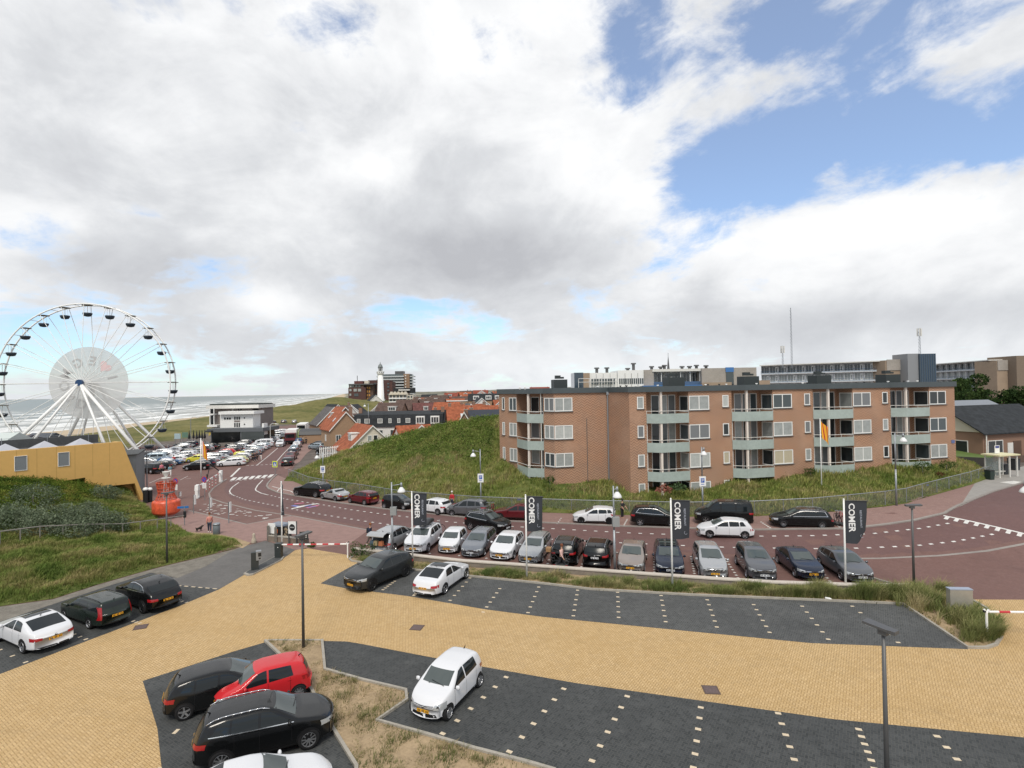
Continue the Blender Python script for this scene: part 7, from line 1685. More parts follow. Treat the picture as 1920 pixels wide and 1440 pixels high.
def house(label, c, w, d, hw, hr, rz, roof='orange', wall='brick', ridge='y', wins=(), dormers=(), chim=(), z0=-1.0, group=None, cat='house', name='house', over=.3, trim_=True, skyl=()):
 """w across (local x), d deep (local y), front faces -y; ridge 'y': gable to the front, 'x': eaves to the front"""
 o = thing(name, label, cat, c, rz, group); x, y = w / 2, d / 2
 b = MB()
 if ridge == 'y': g = [(-x, z0), (x, z0), (x, hw), (0, hw + hr), (-x, hw)]; b.extr([(a, -y, z) for a, z in g], (0, d, 0))
 else: g = [(-y, z0), (y, z0), (y, hw), (0, hw + hr), (-y, hw)]; b.extr([(-x, a, z) for a, z in g], (w, 0, 0))
 b.build('wall', WM[wall], o)
 rb = MB(); th = .16; ov = over
 for sg in (-1, 1):
  if ridge == 'y':
   sl = hr / x; p = [(0, hw + hr + .02), (sg * (x + ov), hw - sl * ov + .02)]
   q = [(p[0][0], -y - ov, p[0][1]), (p[1][0], -y - ov, p[1][1]), (p[1][0], y + ov, p[1][1]), (p[0][0], y + ov, p[0][1])]
  else:
   sl = hr / y; p = [(0, hw + hr + .02), (sg * (y + ov), hw - sl * ov + .02)]
   q = [(-x - ov, p[0][0], p[0][1]), (-x - ov, p[1][0], p[1][1]), (x + ov, p[1][0], p[1][1]), (x + ov, p[0][0], p[0][1])]
  rb.extr(q, (0, 0, th))
 ro = rb.build('roof', RM[roof], o, False, True)
 if trim_ and ridge == 'y':
  tb = MB()
  for sg in (-1, 1): tb.extr([(0, -y - ov - .03, hw + hr + .2), (sg * (x + ov), -y - ov - .03, hw - hr / x * ov + .2), (sg * (x + ov), -y - ov - .03, hw - hr / x * ov - .06), (0, -y - ov - .03, hw + hr - .06)], (0, .06, 0))
  tb.build('barge_board', frame_w, o)
 for (face, u, z, ww, wh) in wins:
  pts = {'f': ((-x, -y), (x, -y)), 'r': ((x, -y), (x, y)), 'l': ((-x, y), (-x, -y))}[face]; L_ = w if face == 'f' else d
  window(o, pts[0], pts[1], L_ / 2 + u - ww / 2, L_ / 2 + u + ww / 2, z, z + wh, 2 if ww > .9 else 1, R.choice([pane_m, curt[4], pale_pane]), .09, -.035, False)
 for (u, dw, dh, f) in dormers:
  zf = hw + hr * f
  b = MB()
  if ridge == 'x':
   yf = -y * (1 - f); b.box((u, yf + dh * .5, zf + dh / 2), (dw, dh * 1.3, dh)); db = b.build('dormer', frame_w, o); b = MB(); b.box((u, yf + dh * .5, zf + dh + .06), (dw + .3, dh * 1.5, .12)); b.build('dormer_roof', offwhite, db)
   window(db, (u - dw / 2, yf - dh * .15), (u + dw / 2, yf - dh * .15), .12, dw - .12, zf + .15, zf + dh - .12, 3 if dw > 1.8 else 2, pane_m, .08, -.03, False)
  else:
   sg = -1; xf = sg * x * (1 - f); b.box((xf + dh * .5, u, zf + dh / 2), (dh * 1.3, dw, dh)); db = b.build('dormer', frame_w, o); b = MB(); b.box((xf + dh * .5, u, zf + dh + .06), (dh * 1.5, dw + .3, .12)); b.build('dormer_roof', offwhite, db)
   window(db, (xf - dh * .15, u + dw / 2), (xf - dh * .15, u - dw / 2), .12, dw - .12, zf + .15, zf + dh - .12, 3 if dw > 1.8 else 2, pane_m, .08, -.03, False)
 for (cx, cy, ch) in chim:
  b = MB(); b.box((cx, cy, hw + hr * .6 + ch / 2), (.7, .5, ch + hr * .6)); b.box((cx, cy, hw + hr * .9 + ch - .05), (.82, .62, .12), 0, 1); b.tube((cx, cy, hw + hr * .9 + ch), (cx, cy, hw + hr * .9 + ch + .35), .12, .10, 8, 2); b.build('chimney', [plain_brick, kerb_m, RM['red']], ro)
 for (u, f) in skyl:
  b = MB(); sg = -1
  if ridge == 'y': sl = atan2(hr, x); c0 = Vector((sg * x * (1 - f), u, hw + hr * f + .2)); e1, e2 = Vector((0, .35, 0)), Vector((cos(sl), 0, sin(sl))) * .5
  else: sl = atan2(hr, y); c0 = Vector((u, sg * y * (1 - f), hw + hr * f + .2)); e1, e2 = Vector((.35, 0, 0)), Vector((0, cos(sl), sin(sl))) * .5
  n_ = e1.cross(e2).normalized() * .05; b.extr([c0 - e1 - e2, c0 + e1 - e2, c0 + e1 + e2, c0 - e1 + e2], n_ if n_.z > 0 else -n_); b.build('roof_window', M('roof_light', (.55, .58, .6), .15), ro)
 return o
# the near ones, placed one by one
A32 = radians(32)
ha = house('white gabled house with orange pantiles and dark paned windows behind the grass bank', (-29.1, 104.5, 0), 9.6, 10.6, 1.6, 4.45, A32, 'orange', 'cream', 'y', [('f', -.55, 3.35, .85, 1.05), ('f', .55, 3.35, .85, 1.05)], [(-1.5, 2.2, 1.35, .38)], (), skyl=[(2.2, .55)])
house('brown brick house with steep orange roof and broad chimney left of the white gable', (-38.0, 118, 0), 6.5, 8.5, 4.6, 3.6, A32, 'orange', 'tan', 'y', [('f', -1.6, 2.0, 1.1, 1.5), ('l', 0, 2, 1.0, 1.4)], [], [(1.3, -3.2, 1.6)], skyl=[(-1.0, .5)])
house('brick house with bright orange roof and white dormer, second behind the brown chimney house', (-43.5, 135, 0), 8.0, 9.0, 4.2, 4.6, A32, 'orange', 'brick', 'y', [('f', 0, 4.8, 1.1, 1.2)], [(-2, 2.6, 1.5, .40)], (), skyl=[(2, .45)])
house('grey roofed house with white barge boards at the left corner of the village', (-52, 152, 0), 9, 10, 3.8, 4.6, A32, 'grey', 'tan', 'y', [('f', 0, 4.2, 1.0, 1.2)])
house('black roofed white gabled house, left of a pair below the far dune', (-60, 178, 0), 7.5, 10, 4.0, 4.6, A32 + .1, 'black', 'white', 'y', [('f', 0, 4.4, 1.0, 1.2), ('f', -1.8, 1.2, 1.0, 1.3)])
house('black roofed white gabled house, right of a pair below the far dune', (-54.5, 174, 0), 7.0, 10, 4.0, 4.2, A32 + .1, 'brown', 'white', 'y', [('f', 0, 4.2, 1.0, 1.2)])
house('long brown roofed house with white fascia beside the black mansard terrace', (-40, 140, 0), 7.5, 8, 4.2, 2.6, .05, 'brown', 'white', 'x', [('f', -1, 1.6, 2.2, 1.2)])
# black mansard terrace
mt_ = thing('mansard_terrace', 'long terrace with black mansard roof and two white dormer bays', 'house', (-27.5, 128, 0)); yb = 4
b = MB(); b.box((0, yb, 1.7), (21, 8, 5.2)); b.build('wall', WM['white'], mt_)
b = MB(); b.extr([(-10.7, -.3, 4.1), (-10.7, .7, 7.0), (-10.7, 8.2, 7.6), (-10.7, 8.4, 4.1)], (21.4, 0, 0)); mr = b.build('mansard_roof', RM['black'], mt_)
for u, ww in [(-9.4, .8), (-7.4, 1.2), (-4.3, 1.2), (-1.9, .7), (.2, .7), (2.4, 1.1)]: window(mr, (u - .6, .08), (u + .6, .08), .6 - ww / 2, .6 + ww / 2, 5.0, 6.1, 1, pale_pane, .1, -.10, False)
for u in (5.4, 8.9):
 b = MB(); b.box((u, .5, 5.6), (2.1, 1.6, 1.9)); d_ = b.build('dormer', frame_w, mt_); window(d_, (u - 1.05, -.31), (u + 1.05, -.31), .1, 2.0, 4.85, 6.35, 3, pane_m, .12, -.03, False)
for u in (-8, -4.5, -1, 2.2, 5.5, 8.5): window(mt_, (u - .9, 0), (u + .9, 0), 0, 1.8, 2.0, 3.4, 2, R.choice([pane_m, pale_pane]), .1, -.04, False)
for u in (-10.2, 10.2): b = MB(); b.box((u, 4.5, 7.9), (.8, .6, 1.4)); b.build('chimney', plain_brick, mr)
house('dark roofed terrace house with white dormers right of the mansard terrace', (-15.5, 133, 0), 9, 8, 5.0, 2.6, .02, 'black', 'brick', 'x', [], [(1.0, 1.4, 1.2, .3), (3.2, 1.4, 1.2, .3)], [(-3.8, .5, 1.0)])
house('small white flat dormered house before the orange roofs', (-13.5, 114, 0), 4, 6, 4.6, .8, 0, 'grey', 'white', 'x', [('f', 0, 2.9, 1.6, 1.2)])
house('large orange roofed house with white dormer in the middle of the village', (-10.6, 126, 0), 9.5, 9.5, 4.4, 4.4, .18, 'orange', 'brick', 'x', [], [(2.2, 2.4, 1.3, .35)], [(-4.2, 0, 1.2), (4.0, .3, 1.4)], skyl=[(-1.5, .5)])
house('maroon roofed house with white edged gable just above the grass bank', (-15, 99, 0), 6.5, 8.0, 3.2, 2.6, .05, 'maroon', 'dark', 'y', [])
house('maroon roofed side wing to the right above the grass bank', (-10.8, 101, 0), 5.5, 7, 3.6, 2.4, .05, 'maroon', 'brick', 'x', [])
house('low orange roofed house left above the grass bank', (-18.5, 106, 0), 5.0, 6, 3.4, 2.4, .3, 'orange', 'white', 'y', [])
house('brown brick gable with tall chimney above the grass bank', (-8.6, 98, 0), 4.6, 6, 4.6, 3.9, .0, 'brown', 'brick', 'y', [], [], [(0, .4, .9)])
house('house with dark solar panelled roof right of the tall brick gable', (-5.2, 101, 0), 6.2, 7, 5.2, 3.4, .08, 'solar', 'brick', 'x', [], [], [(-2.6, .2, .9)])
house('second solar panelled house at the left edge of the brick flats', (.6, 103, 0), 6.2, 7, 5.2, 3.4, .08, 'solar', 'brick', 'x', [], [], [(-2.9, .2, 1.1)])
house('low bright orange roof beside the white gabled house', (-20.5, 110, 0), 7, 5, 3.0, 2.4, A32, 'orange', 'white', 'x', [('f', 0, 1.6, 2.0, 1.1)])
house('low orange roof strip before the mansard terrace', (-18, 118, 0), 11, 4, 3.0, 1.6, .05, 'orange', 'brick', 'x', [])
# the rows behind
VR = [(-58, 196, 7, 'black', 'white', 'y'), (-49, 200, 8, 'brown', 'white', 'y'), (-40, 204, 8, 'brown', 'brick', 'x'), (-47, 190, 5, 'orange', 'white', 'y'), (-31, 206, 10, 'brown', 'brick', 'x'), (-21, 172, 8, 'orange', 'white', 'x'), (-30, 186, 9, 'maroon', 'brick', 'x'),
      (-38, 168, 8, 'brown', 'brick', 'x'), (-13, 165, 9, 'orange', 'brick', 'x'), (-3, 168, 8, 'black', 'white', 'y'), (6, 172, 9, 'orange', 'brick', 'x'), (-6, 150, 8, 'orange', 'brick', 'x'), (3, 150, 9, 'black', 'white', 'x'), (-12, 146, 5, 'grey', 'white', 'y'),
      (-26, 232, 10, 'orange', 'brick', 'x'), (-12, 196, 8, 'black', 'white', 'y'), (-3, 198, 8, 'orange', 'brick', 'x'), (6, 204, 8, 'orange', 'tan', 'x'), (-15, 262, 9, 'red', 'white', 'y'), (-25, 268, 10, 'brown', 'tan', 'x'), (-5, 270, 10, 'black', 'tan', 'x'), (7, 262, 9, 'black', 'tan', 'x'),
      (-18, 310, 9, 'orange', 'white', 'y'), (-6, 318, 10, 'red', 'brick', 'x'), (6, 325, 11, 'brown', 'white', 'y'), (17, 300, 10, 'black', 'white', 'y'), (-30, 345, 9, 'maroon', 'white', 'y'), (-40, 352, 9, 'red', 'brick', 'x'), (-8, 380, 12, 'orange', 'white', 'x'), (8, 392, 12, 'red', 'brick', 'x'),
      (-22, 400, 10, 'red', 'white', 'y'), (-36, 420, 10, 'brown', 'brick', 'x'), (14, 232, 9, 'orange', 'brick', 'y'), (12, 150, 8, 'black', 'brick', 'x'), (16, 186, 9, 'orange', 'white', 'x'), (-44, 300, 8, 'black', 'white', 'y'), (-46, 272, 8, 'brown', 'white', 'x'), (20, 352, 10, 'orange', 'cream', 'x'), (-24, 300, 8, 'orange', 'brick', 'x'), (2, 290, 9, 'red', 'white', 'y')]
VR += [(-34, 250, 8, 'brown', 'white', 'x'), (-40, 236, 8, 'orange', 'white', 'y'), (-50, 322, 9, 'black', 'white', 'x'), (-10, 236, 9, 'red', 'white', 'x'), (1, 240, 8, 'orange', 'white', 'y'), (12, 262, 9, 'orange', 'brick', 'x'), (-34, 380, 10, 'orange', 'white', 'x'), (-14, 350, 9, 'black', 'white', 'y'), (4, 356, 10, 'orange', 'tan', 'x'), (-26, 440, 12, 'red', 'brick', 'x'), (-2, 440, 12, 'orange', 'white', 'y'), (24, 420, 12, 'red', 'white', 'x'), (14, 470, 12, 'orange', 'brick', 'x'), (-42, 460, 12, 'red', 'white', 'y')]
VR.sort(key=lambda v: v[1])
rows = ['row behind the solar roofs', 'second village row', 'third village row', 'fourth village row', 'fifth village row', 'sixth village row', 'row nearest the far dunes']
for k, (x, y, w_, rf, wl, rg) in enumerate(VR):
 g8 = min(6, k // 8); rname = rows[g8]; same = sorted(v[0] / v[1] for v in (VR[g8 * 8:g8 * 8 + 8] if g8 < 6 else VR[48:])); pos_ = same.index(x / y)
 rot = R.uniform(-.15, .25); hw, hr = R.uniform(4.4, 5.6), R.uniform(2.8, 3.8)
 ws = [('f', u, z, 1.1, 1.3) for u in (-w_ * .25, w_ * .25) for z in (.9, 3.0)] if wl != 'dark' else []
 if rg == 'y': ws.append(('f', 0, hw + .3, .9, 1.0))
 house('%s roofed %s house, %s from left in %s' % (rf, {'brick': 'brown brick', 'tan': 'tan brick'}.get(wl, wl), ORD[pos_], rname), (x, y, max(0, (y - 160) * .0165)), w_, R.uniform(8, 10), hw, hr, rot, rf, wl, rg, ws,
          [(R.uniform(-2, 2), R.choice([1.5, 2.4]), 1.3, .3)] if rg == 'x' and k % 3 != 1 else [], [(R.choice([-1, 1]) * w_ * .3, 0, R.uniform(.7, 1.2))] if k % 2 == 0 else [], z0=-6, group='village houses')
fb = thing('flat_roofed_block', 'flat roofed tan brick block with white framed windows in the village', 'building', (-24, 222, 1.6)); b = MB(); b.box((0, 5, 3.2), (11, 10, 6.8)); b.build('wall', WM['tan'], fb); b = MB(); b.box((0, 5, 6.7), (11.4, 10.4, .25)); b.build('roof', offwhite, fb)
for u in (-3.2, -.2, 3): window(fb, (u - .7, 0), (u + .7, 0), 0, 1.4, 3.6, 5.6, 1, pane_m, .15, -.05, False)
sb = thing('brick_terrace', 'long tan brick terrace with black roof and white dormers in the village', 'building', (-10.5, 218, 1.6)); b = MB(); b.box((0, 5, 3.3), (15, 10, 7.0)); b.build('wall', WM['tan'], sb)
b = MB(); b.extr([(-7.7, -.3, 6.8), (-7.7, 1.8, 9.6), (-7.7, 9, 9.6), (-7.7, 10.3, 6.8)], (15.4, 0, 0)); b.build('roof', RM['black'], sb)
for u in (-4.3, .8, 4.6): b = MB(); b.box((u, 1.0, 8.0), (2.4, 2.0, 1.6)); d_ = b.build('dormer', frame_w, sb); window(d_, (u - 1.2, 0), (u + 1.2, 0), .15, 2.25, 7.45, 8.6, 3, pane_m, .12, -.03, False)
for u in (-5.5, -2.5, .5, 3.5, 6): window(sb, (u - .7, 0), (u + .7, 0), 0, 1.4, 3.8, 5.4, 2, pane_m, .12, -.05, False)
rh = house('big red roofed house with many white dormers beyond the left end of the flat roof', (31, 600, 5.5), 22, 12, 4, 6, .0, 'red', 'white', 'x', [], [(-7, 2, 2, .3), (-2.5, 2, 2, .3), (2.5, 2, 2, .3), (7, 2, 2, .3)], [(-9, 0, 1), (9, 0, 1)])
# hut with rounded roof, white railings
p = G(590, 829); o = thing('hut', 'brown hut with dark barrel roof and lime green end by the street', 'hut', (p.x, p.y, 0), radians(8)); prof = [(-3, 0), (-3, 2.1), (-2.4, 2.9), (-1.2, 3.4), (0, 3.55), (1.2, 3.4), (2.4, 2.9), (3, 2.1), (3, 0)]
b = MB(); b.extr([(-3.4, y * .85, z) for y, z in prof], (.15, 0, 0)); b.build('end_wall', M('lime_green_wall', (.34, .46, .12), .7), o); b = MB(); b.box((.3, 0, 1.0), (7.0, 5.0, 2.1)); b.build('wall', WM['tan'], o)
b = MB(); b.extr([(-3.3, y * .9, z) for y, z in prof[1:-1]], (7.4, 0, 0)); b.build('roof', M('barrel_roof', (.07, .072, .075), .6), o)
p0_, p1_ = P(600, 856, 100), P(640, 846, 104); o = thing('picket_fence', 'white picket railing at the foot of the brick house', 'fence', (p0_.x, p0_.y, 0)); d = p1_ - p0_
for k in range(13): q = d * (k / 12); b = MB(); b.box((q.x, q.y, 1.0), (.16, .12, 2.4)); b.build('picket', white, o)
b = MB(); b.tube((0, 0, 1.9), (d.x, d.y, 1.9), .06); b.tube((0, 0, .8), (d.x, d.y, .8), .06); b.build('rail', white, o)
bm2 = bell_lamp('grey mast with bell lamp standing between the village roofs', P(691, 800, 112), 12, -1, -.2); bm2.scale = (1, 1, .86)

# ---- lighthouse, hotels and flats behind
lh = P(714, 752, 400); L0 = thing('lighthouse', 'slim white lighthouse with grey lantern dome beyond the village', 'lighthouse', (lh.x, lh.y, lh.z))
b = MB(); b.lathe((0, 0, 0), [(3.0, -.5), (2.95, .5), (2.6, 1.0), (1.85, 19.6)], 24); b.build('tower', white, L0, True)
b = MB(); b.lathe((0, 0, 19.6), [(1.8, 0), (2.7, 1.0), (2.75, 2.2), (2.9, 2.3), (2.9, 2.6), (1.6, 2.7)], 20); b.build('gallery', white, L0)
b = MB()
for k in range(12): a_ = 2 * pi * k / 12; b.box((2.72 * cos(a_), 2.72 * sin(a_), 21.4), (.08, .5, .6), a_)
b.build('gallery_opening', dsteel, L0)
b = MB(); b.lathe((0, 0, 22.2), [(1.5, 0), (1.5, 2.6), (1.6, 2.7)], 16); b.build('lantern', glass, L0)
b = MB()
for k in range(8): a_ = 2 * pi * k / 8; b.tube((1.5 * cos(a_), 1.5 * sin(a_), 22.2), (1.5 * cos(a_), 1.5 * sin(a_), 24.9), .16)
b.build('lantern_mullion', white, L0)
b = MB(); b.lathe((0, 0, 24.9), [(1.9, 0), (1.85, .5), (1.5, 1.7), (.9, 2.6), (.3, 3.2), (.15, 4.4)], 16); b.build('dome', M('lead_grey', (.16, .18, .18), .5), L0, True)
b = MB(); b.prism([(-7, -5), (8, -5), (8, 6), (-7, 6)], -3, -.2); b.build('terrace_base', M('terrace_green', (.10, .10, .05), .9), L0)
hm_ = P(722, 752, 440); br = M('dark_red_brick', (.085, .040, .034), .85, var=.1)
hb = P(674, 753, 420); H0 = thing('hotel', 'dark red brick seaside hotel with stepped roofs left of the lighthouse', 'building', (hb.x, hb.y, hb.z - 2))
def blk(o, name, px0, py0, px1, py1, Y, dep, mat, y0=0):
 a_, c_ = P(px0, py0, Y), P(px1, py1, Y); b = MB(); b.box(((a_.x + c_.x) / 2 - o.location.x, Y - o.location.y + dep / 2 + y0, (a_.z + c_.z) / 2 - o.location.z), (abs(c_.x - a_.x), dep, abs(a_.z - c_.z))); return b.build(name, mat, o)
blk(H0, 'wall', 653, 727, 686, 757, 420, 20, br); blk(H0, 'upper_storey', 654, 721.5, 682, 728, 421, 16, WM['dark']); blk(H0, 'roof_tower', 664, 714.5, 680, 722, 423, 10, RM['maroon']); blk(H0, 'wing', 684, 722, 700, 755, 424, 16, WM['dark']); blk(H0, 'back_wing', 690, 713, 730, 745, 430, 14, br); blk(H0, 'roof', 653.5, 719.8, 700, 721.4, 420, 18, dsteel); blk(H0, 'stair_tower', 683, 714, 691, 722, 426, 6, cream); blk(H0, 'end_block', 722, 716, 736, 750, 428, 12, br)
for (x, y0, w_, h_) in [(655.5, 722.6, 3.5, 3.5), (660, 722.6, 3.5, 3.5), (666, 722.6, 4, 3.5), (672, 722.6, 4, 3.5), (655, 729.5, 4, 4), (663, 729, 6, 5), (671, 729, 6, 5), (664, 738, 8, 5), (655, 738, 3.5, 4)]: blk(H0, 'window', x, y0, x + w_, y0 + h_, 420.5 if y0 < 727 else 419.7, .4, pale_pane if x % 2 else pane_m)
niche_ochre = M('ochre_balcony', (.52, .27, .07), .7)  # flat ochre colour of the hotel's balcony niches
for y0 in (725.5, 732, 739, 746): blk(H0, 'balcony_niche', 687.5, y0, 690, y0 + 4, 423.6, .5, niche_ochre); blk(H0, 'balcony_niche', 691.5, y0, 694, y0 + 4, 423.6, .5, niche_ochre); blk(H0, 'window', 684.5, y0, 686, y0 + 4, 423.6, .5, pane_m)
for y0 in (718, 724, 731, 738): blk(H0, 'window', 701, y0, 706, y0 + 3, 429.6, .5, pane_m); blk(H0, 'window', 726, y0, 730, y0 + 3, 427.6, .5, pane_m)
b = MB(); q = P(670, 715, 424); b.tube((q.x - hb.x, 4, q.z - H0.location.z), (q.x - hb.x, 4, q.z - H0.location.z + 4.5), .25); b.build('mast', dsteel, H0)
tb_ = P(748, 752, 470); T0 = thing('apartment_tower', 'ten storey apartment block with rows of pale balconies behind the lighthouse', 'building', (tb_.x, tb_.y, tb_.z - 3))
blk(T0, 'wall', 708, 702, 769, 757, 472, 14, M('flat_grey', (.20, .21, .21), .8)); blk(T0, 'brown_bay', 756.5, 701, 768.5, 757, 471, 15, M('tan_bay', (.26, .17, .11), .85)); blk(T0, 'roof_house', 740.5, 696, 756, 701.5, 476, 8, dsteel)
for k in range(9):
 y0 = 703 + k * 5.4; blk(T0, 'balcony', 706, y0 + 2.2, 757, y0 + 3.8, 468.5, 3.2, M('pale_balcony', (.44, .46, .46), .6)); blk(T0, 'window_band', 708, y0 - .6, 756, y0 + 2.0, 471.8, .3, pane_m); blk(T0, 'end_balcony', 768.5, y0 + 2.0, 776, y0 + 3.6, 470, 8, M('pale_balcony', (.44, .46, .46), .6)); blk(T0, 'end_window', 769, y0 - .6, 773, y0 + 1.9, 472, 6, pane_m); blk(T0, 'bay_window', 759.5, y0 + .2, 761.5, y0 + 2.4, 470.7, .3, offwhite)
cb = P(746, 757, 345); C0 = thing('hotel', 'cream hotel with five small gables and three rows of balconies right of the lighthouse', 'building', (cb.x, cb.y, cb.z - 3))
blk(C0, 'wall', 729, 738.5, 762, 762, 346, 12, cream)
a_, c_ = P(729, 738.5, 345), P(762, 738.5, 345); w5 = (c_.x - a_.x) / 5
for k in range(5):
 x0 = a_.x - cb.x + w5 * k; z = a_.z - C0.location.z; b = MB(); b.extr([(x0, 0, z - .6), (x0 + w5, 0, z - .6), (x0 + w5 / 2, 0, z + 1.4)], (0, 6, 0)); b.build('gable', cream, C0)
 for r_, y0 in enumerate((741.2, 748, 754.6)): blk(C0, 'window', 730 + 6.6 * k, y0, 735 + 6.6 * k, y0 + 4.2, 345.8, .4, M('balcony_dark', (.06, .065, .065), .4)); 
for y0 in (746, 752.6, 759): blk(C0, 'balcony', 729, y0, 762, y0 + 1.6, 344.6, 1.4, white)
blk(C0, 'side_wing', 762, 741, 775, 762, 347, 12, WM['cream']); blk(C0, 'dark_roof', 738, 728, 774, 737, 352, 10, RM['black']); blk(C0, 'roof_edge', 747, 730.4, 768, 732, 350, 3, offwhite)
for y0 in (742, 748, 754): blk(C0, 'window', 764, y0, 768, y0 + 3.4, 346.7, .4, pane_m); blk(C0, 'window', 770, y0, 773, y0 + 3.4, 346.7, .4, pane_m)
g1 = P(702, 757, 380); house('white gabled house with dark roof at the foot of the lighthouse', (g1.x, g1.y, g1.z - 2), 8, 9, 4.4, 3.6, .5, 'black', 'white', 'y', [('f', 0, 2.4, 2, 2)], z0=-2)
# street with cars on the far side of the lighthouse
sheet('street', [(-76, 350), (-72, 350), (-55, 262), (-62, 262)], .03, M('far_street', (.16, .15, .155), .9), True)
far_row((-65.5, 270), (-77, 340), ['hatch:white', 'estate:silver', 'hatch:grey', 'mpv:white', 'hatch:silver', 'hatch:white', 'estate:navy', 'hatch:silver'], 'the street below the cream hotel', GS, radians(102))
# ================================================================== RIGHT: SLAB BLOCKS, BUNGALOWS, BUS STOP
panel_w = M('white_panel', (.60, .61, .62), .6, var=.06); rail_b = M('blue_grey_rail', (.06, .11, .19), .5); tanw_ = M('tan_end_wall', (.33, .25, .18), .9, var=.10, vscale=.6); conc = M('brown_concrete', (.34, .31, .275), .9, var=.14, vscale=.5)
def slab(label, p0, p1, zt, ns, nb, dep=11, base=0.0):
 p0, p1 = Vector(p0), Vector(p1); d = p1 - p0; L = d.length; o = thing('gallery_flats', label, 'building', (p0.x, p0.y, base), atan2(d.y, d.x)); zt -= base
 b = MB(); b.box((L / 2, dep / 2, zt / 2), (L, dep, zt)); b.build('wall', panel_w, o)
 b = MB(); b.box((L / 2, dep / 2 - 1.2, zt + .12), (L + .3, dep + 2.6, .28)); b.build('roof', offwhite, o)
 w_ = L / nb
 for s in range(ns):
  zf = zt - 2.8 * (s + 1)
  b = MB(); b.box((L / 2, -.65, zf + .05), (L, 1.3, .22)); b.build('gallery_slab', panel_w, o)
  b = MB(); b.box((L / 2, -1.28, zf + .95), (L, .05, .07)); b.box((L / 2, -1.28, zf + .32), (L, .05, .30), 0, 1)
  for k in range(nb * 2 + 1): b.box((k * w_ / 2, -1.28, zf + .55), (.06, .05, .9))
  b.build('railing', [rail_b, M('pale_rail_panel', (.36, .42, .48), .5)], o)
  for k in range(nb):
   b = MB(); x = w_ * k; b.box((x + w_ * .30, -.03, zf + 1.45), (w_ * .52, .06, 1.9), 0, 1); b.box((x + w_ * .72, -.03, zf + 1.25), (w_ * .22, .06, 2.2), 0, (2 if (k + s) % 3 else 1)); b.box((x + .04, -.35, zf + 1.4), (.10, .7, 2.6)); b.box((x + w_ * .30, -.07, zf + 1.45), (.08, .05, 1.9)); b.box((x + w_ * .72, -.07, zf + 1.3), (w_ * .12, .03, 1.3), 0, 1)
   b.build('window', [panel_w, pane_m if (k * 3 + s) % 3 == 0 else pale_pane, white], o)
 return o
sA = slab('long white gallery flats with blue railings rising behind the brick flats', (82, 175), (109, 155.5), 18.9, 3, 13)
slab('white gallery flats with blue railings beyond the tree at the right', (158, 198), (153, 168), 19.2, 4, 9)
def bx(o, name, px0, px1, zt, Y, dep, mat, zb=0.0, dz=0.0):
 a_, c_ = P(px0, 720, Y), P(px1, 720, Y); b = MB(); b.box(((a_.x + c_.x) / 2 - o.location.x, Y + dep / 2 - o.location.y, (zt + zb) / 2 - o.location.z), (abs(c_.x - a_.x), dep, zt - zb)); return b.build(name, mat, o)
o = thing('lift_tower', 'grey lift tower with dark glass half and brown end wall beside it', 'tower', (111, 150, 0))
bx(o, 'brown_wall', 1661, 1703, 19.1, 152, 9, tanw_); bx(o, 'upper_wall', 1664, 1703, 19.3, 151.8, .15, conc, 16.2); bx(o, 'tower_wall', 1703, 1726, 20.7, 149, 6, M('tower_grey', (.24, .25, .26), .7)); bx(o, 'glazing', 1725.5, 1756, 20.6, 148.5, 6, M('tower_glass', (.028, .050, .072), .08, spec=.8))
for k in range(7): bx(o, 'glazing_bar', 1729 + k * 4.2, 1729.5 + k * 4.2, 20.6, 148.42, .06, rail_b)
o = thing('end_block', 'brown brick end block at the right edge behind the trees', 'building', (155, 165, 0)); bx(o, 'wall', 1870, 1908, 19.0, 166, 8, tanw_); bx(o, 'upper_wall', 1872, 1906, 19.2, 165.8, .15, conc, 16.0); bx(o, 'taller_wall', 1907, 1990, 20.3, 163, 10, M('dark_tan_wall', (.20, .155, .115), .9, var=.1))
o = thing('care_home', 'low white and brown flat roofed block with blue awnings directly behind the brick flats', 'building', (40, 105, 0)); K = 105
bx(o, 'corner_glass', 1077, 1094, 15.6, K, 6, M('tower_glass', (.02, .03, .04))); bx(o, 'brown_wall', 1094, 1106, 15.5, K, 6, tanw_)
bx(o, 'panel_wall', 1106, 1157, 15.5, K + .5, 8, white); bx(o, 'panel_wall', 1158.5, 1208, 15.9, K, 8, white)
for a_, n, st in ((1109, 9, 5.1), (1161, 12, 3.9)):
 for k in range(n): bx(o, 'window', a_ + k * st, a_ + k * st + st * .68, 14.3, K - .06, .1, pane_m, 13.2)
for px in (1118, 1131, 1144, 1172, 1184, 1196): bx(o, 'panel_joint', px, px + .5, 15.3, K - .05, .06, dsteel, 11)
bx(o, 'brown_wall', 1208, 1226, 15.9, K - .3, 8, conc); bx(o, 'balcony_wall', 1226, 1316, 15.8, K + 2, 8, panel_w); bx(o, 'roof_edge', 1224, 1318, 16.0, K - .5, 10, offwhite, 15.5)
for k in range(16): bx(o, 'balcony_door', 1229 + k * 5.4, 1229 + k * 5.4 + 3.6, 15.2, K + 1.9, .12, pane_m if k % 3 else pale_pane, 12.6)
for k in range(5): bx(o, 'balcony_post', 1240 + k * 18, 1241 + k * 18, 15.6, K, .15, white, 11)
bx(o, 'balcony_rail', 1210, 1316, 13.5, K - .2, .06, rail_b, 12.7); aw = M('blue_awning', (.05, .17, .42), .6); bx(o, 'awning', 1207, 1244, 12.8, K - 2.2, 1.8, aw, 12.2); bx(o, 'awning', 1282, 1317, 12.8, K - 2.2, 1.8, aw, 12.2)
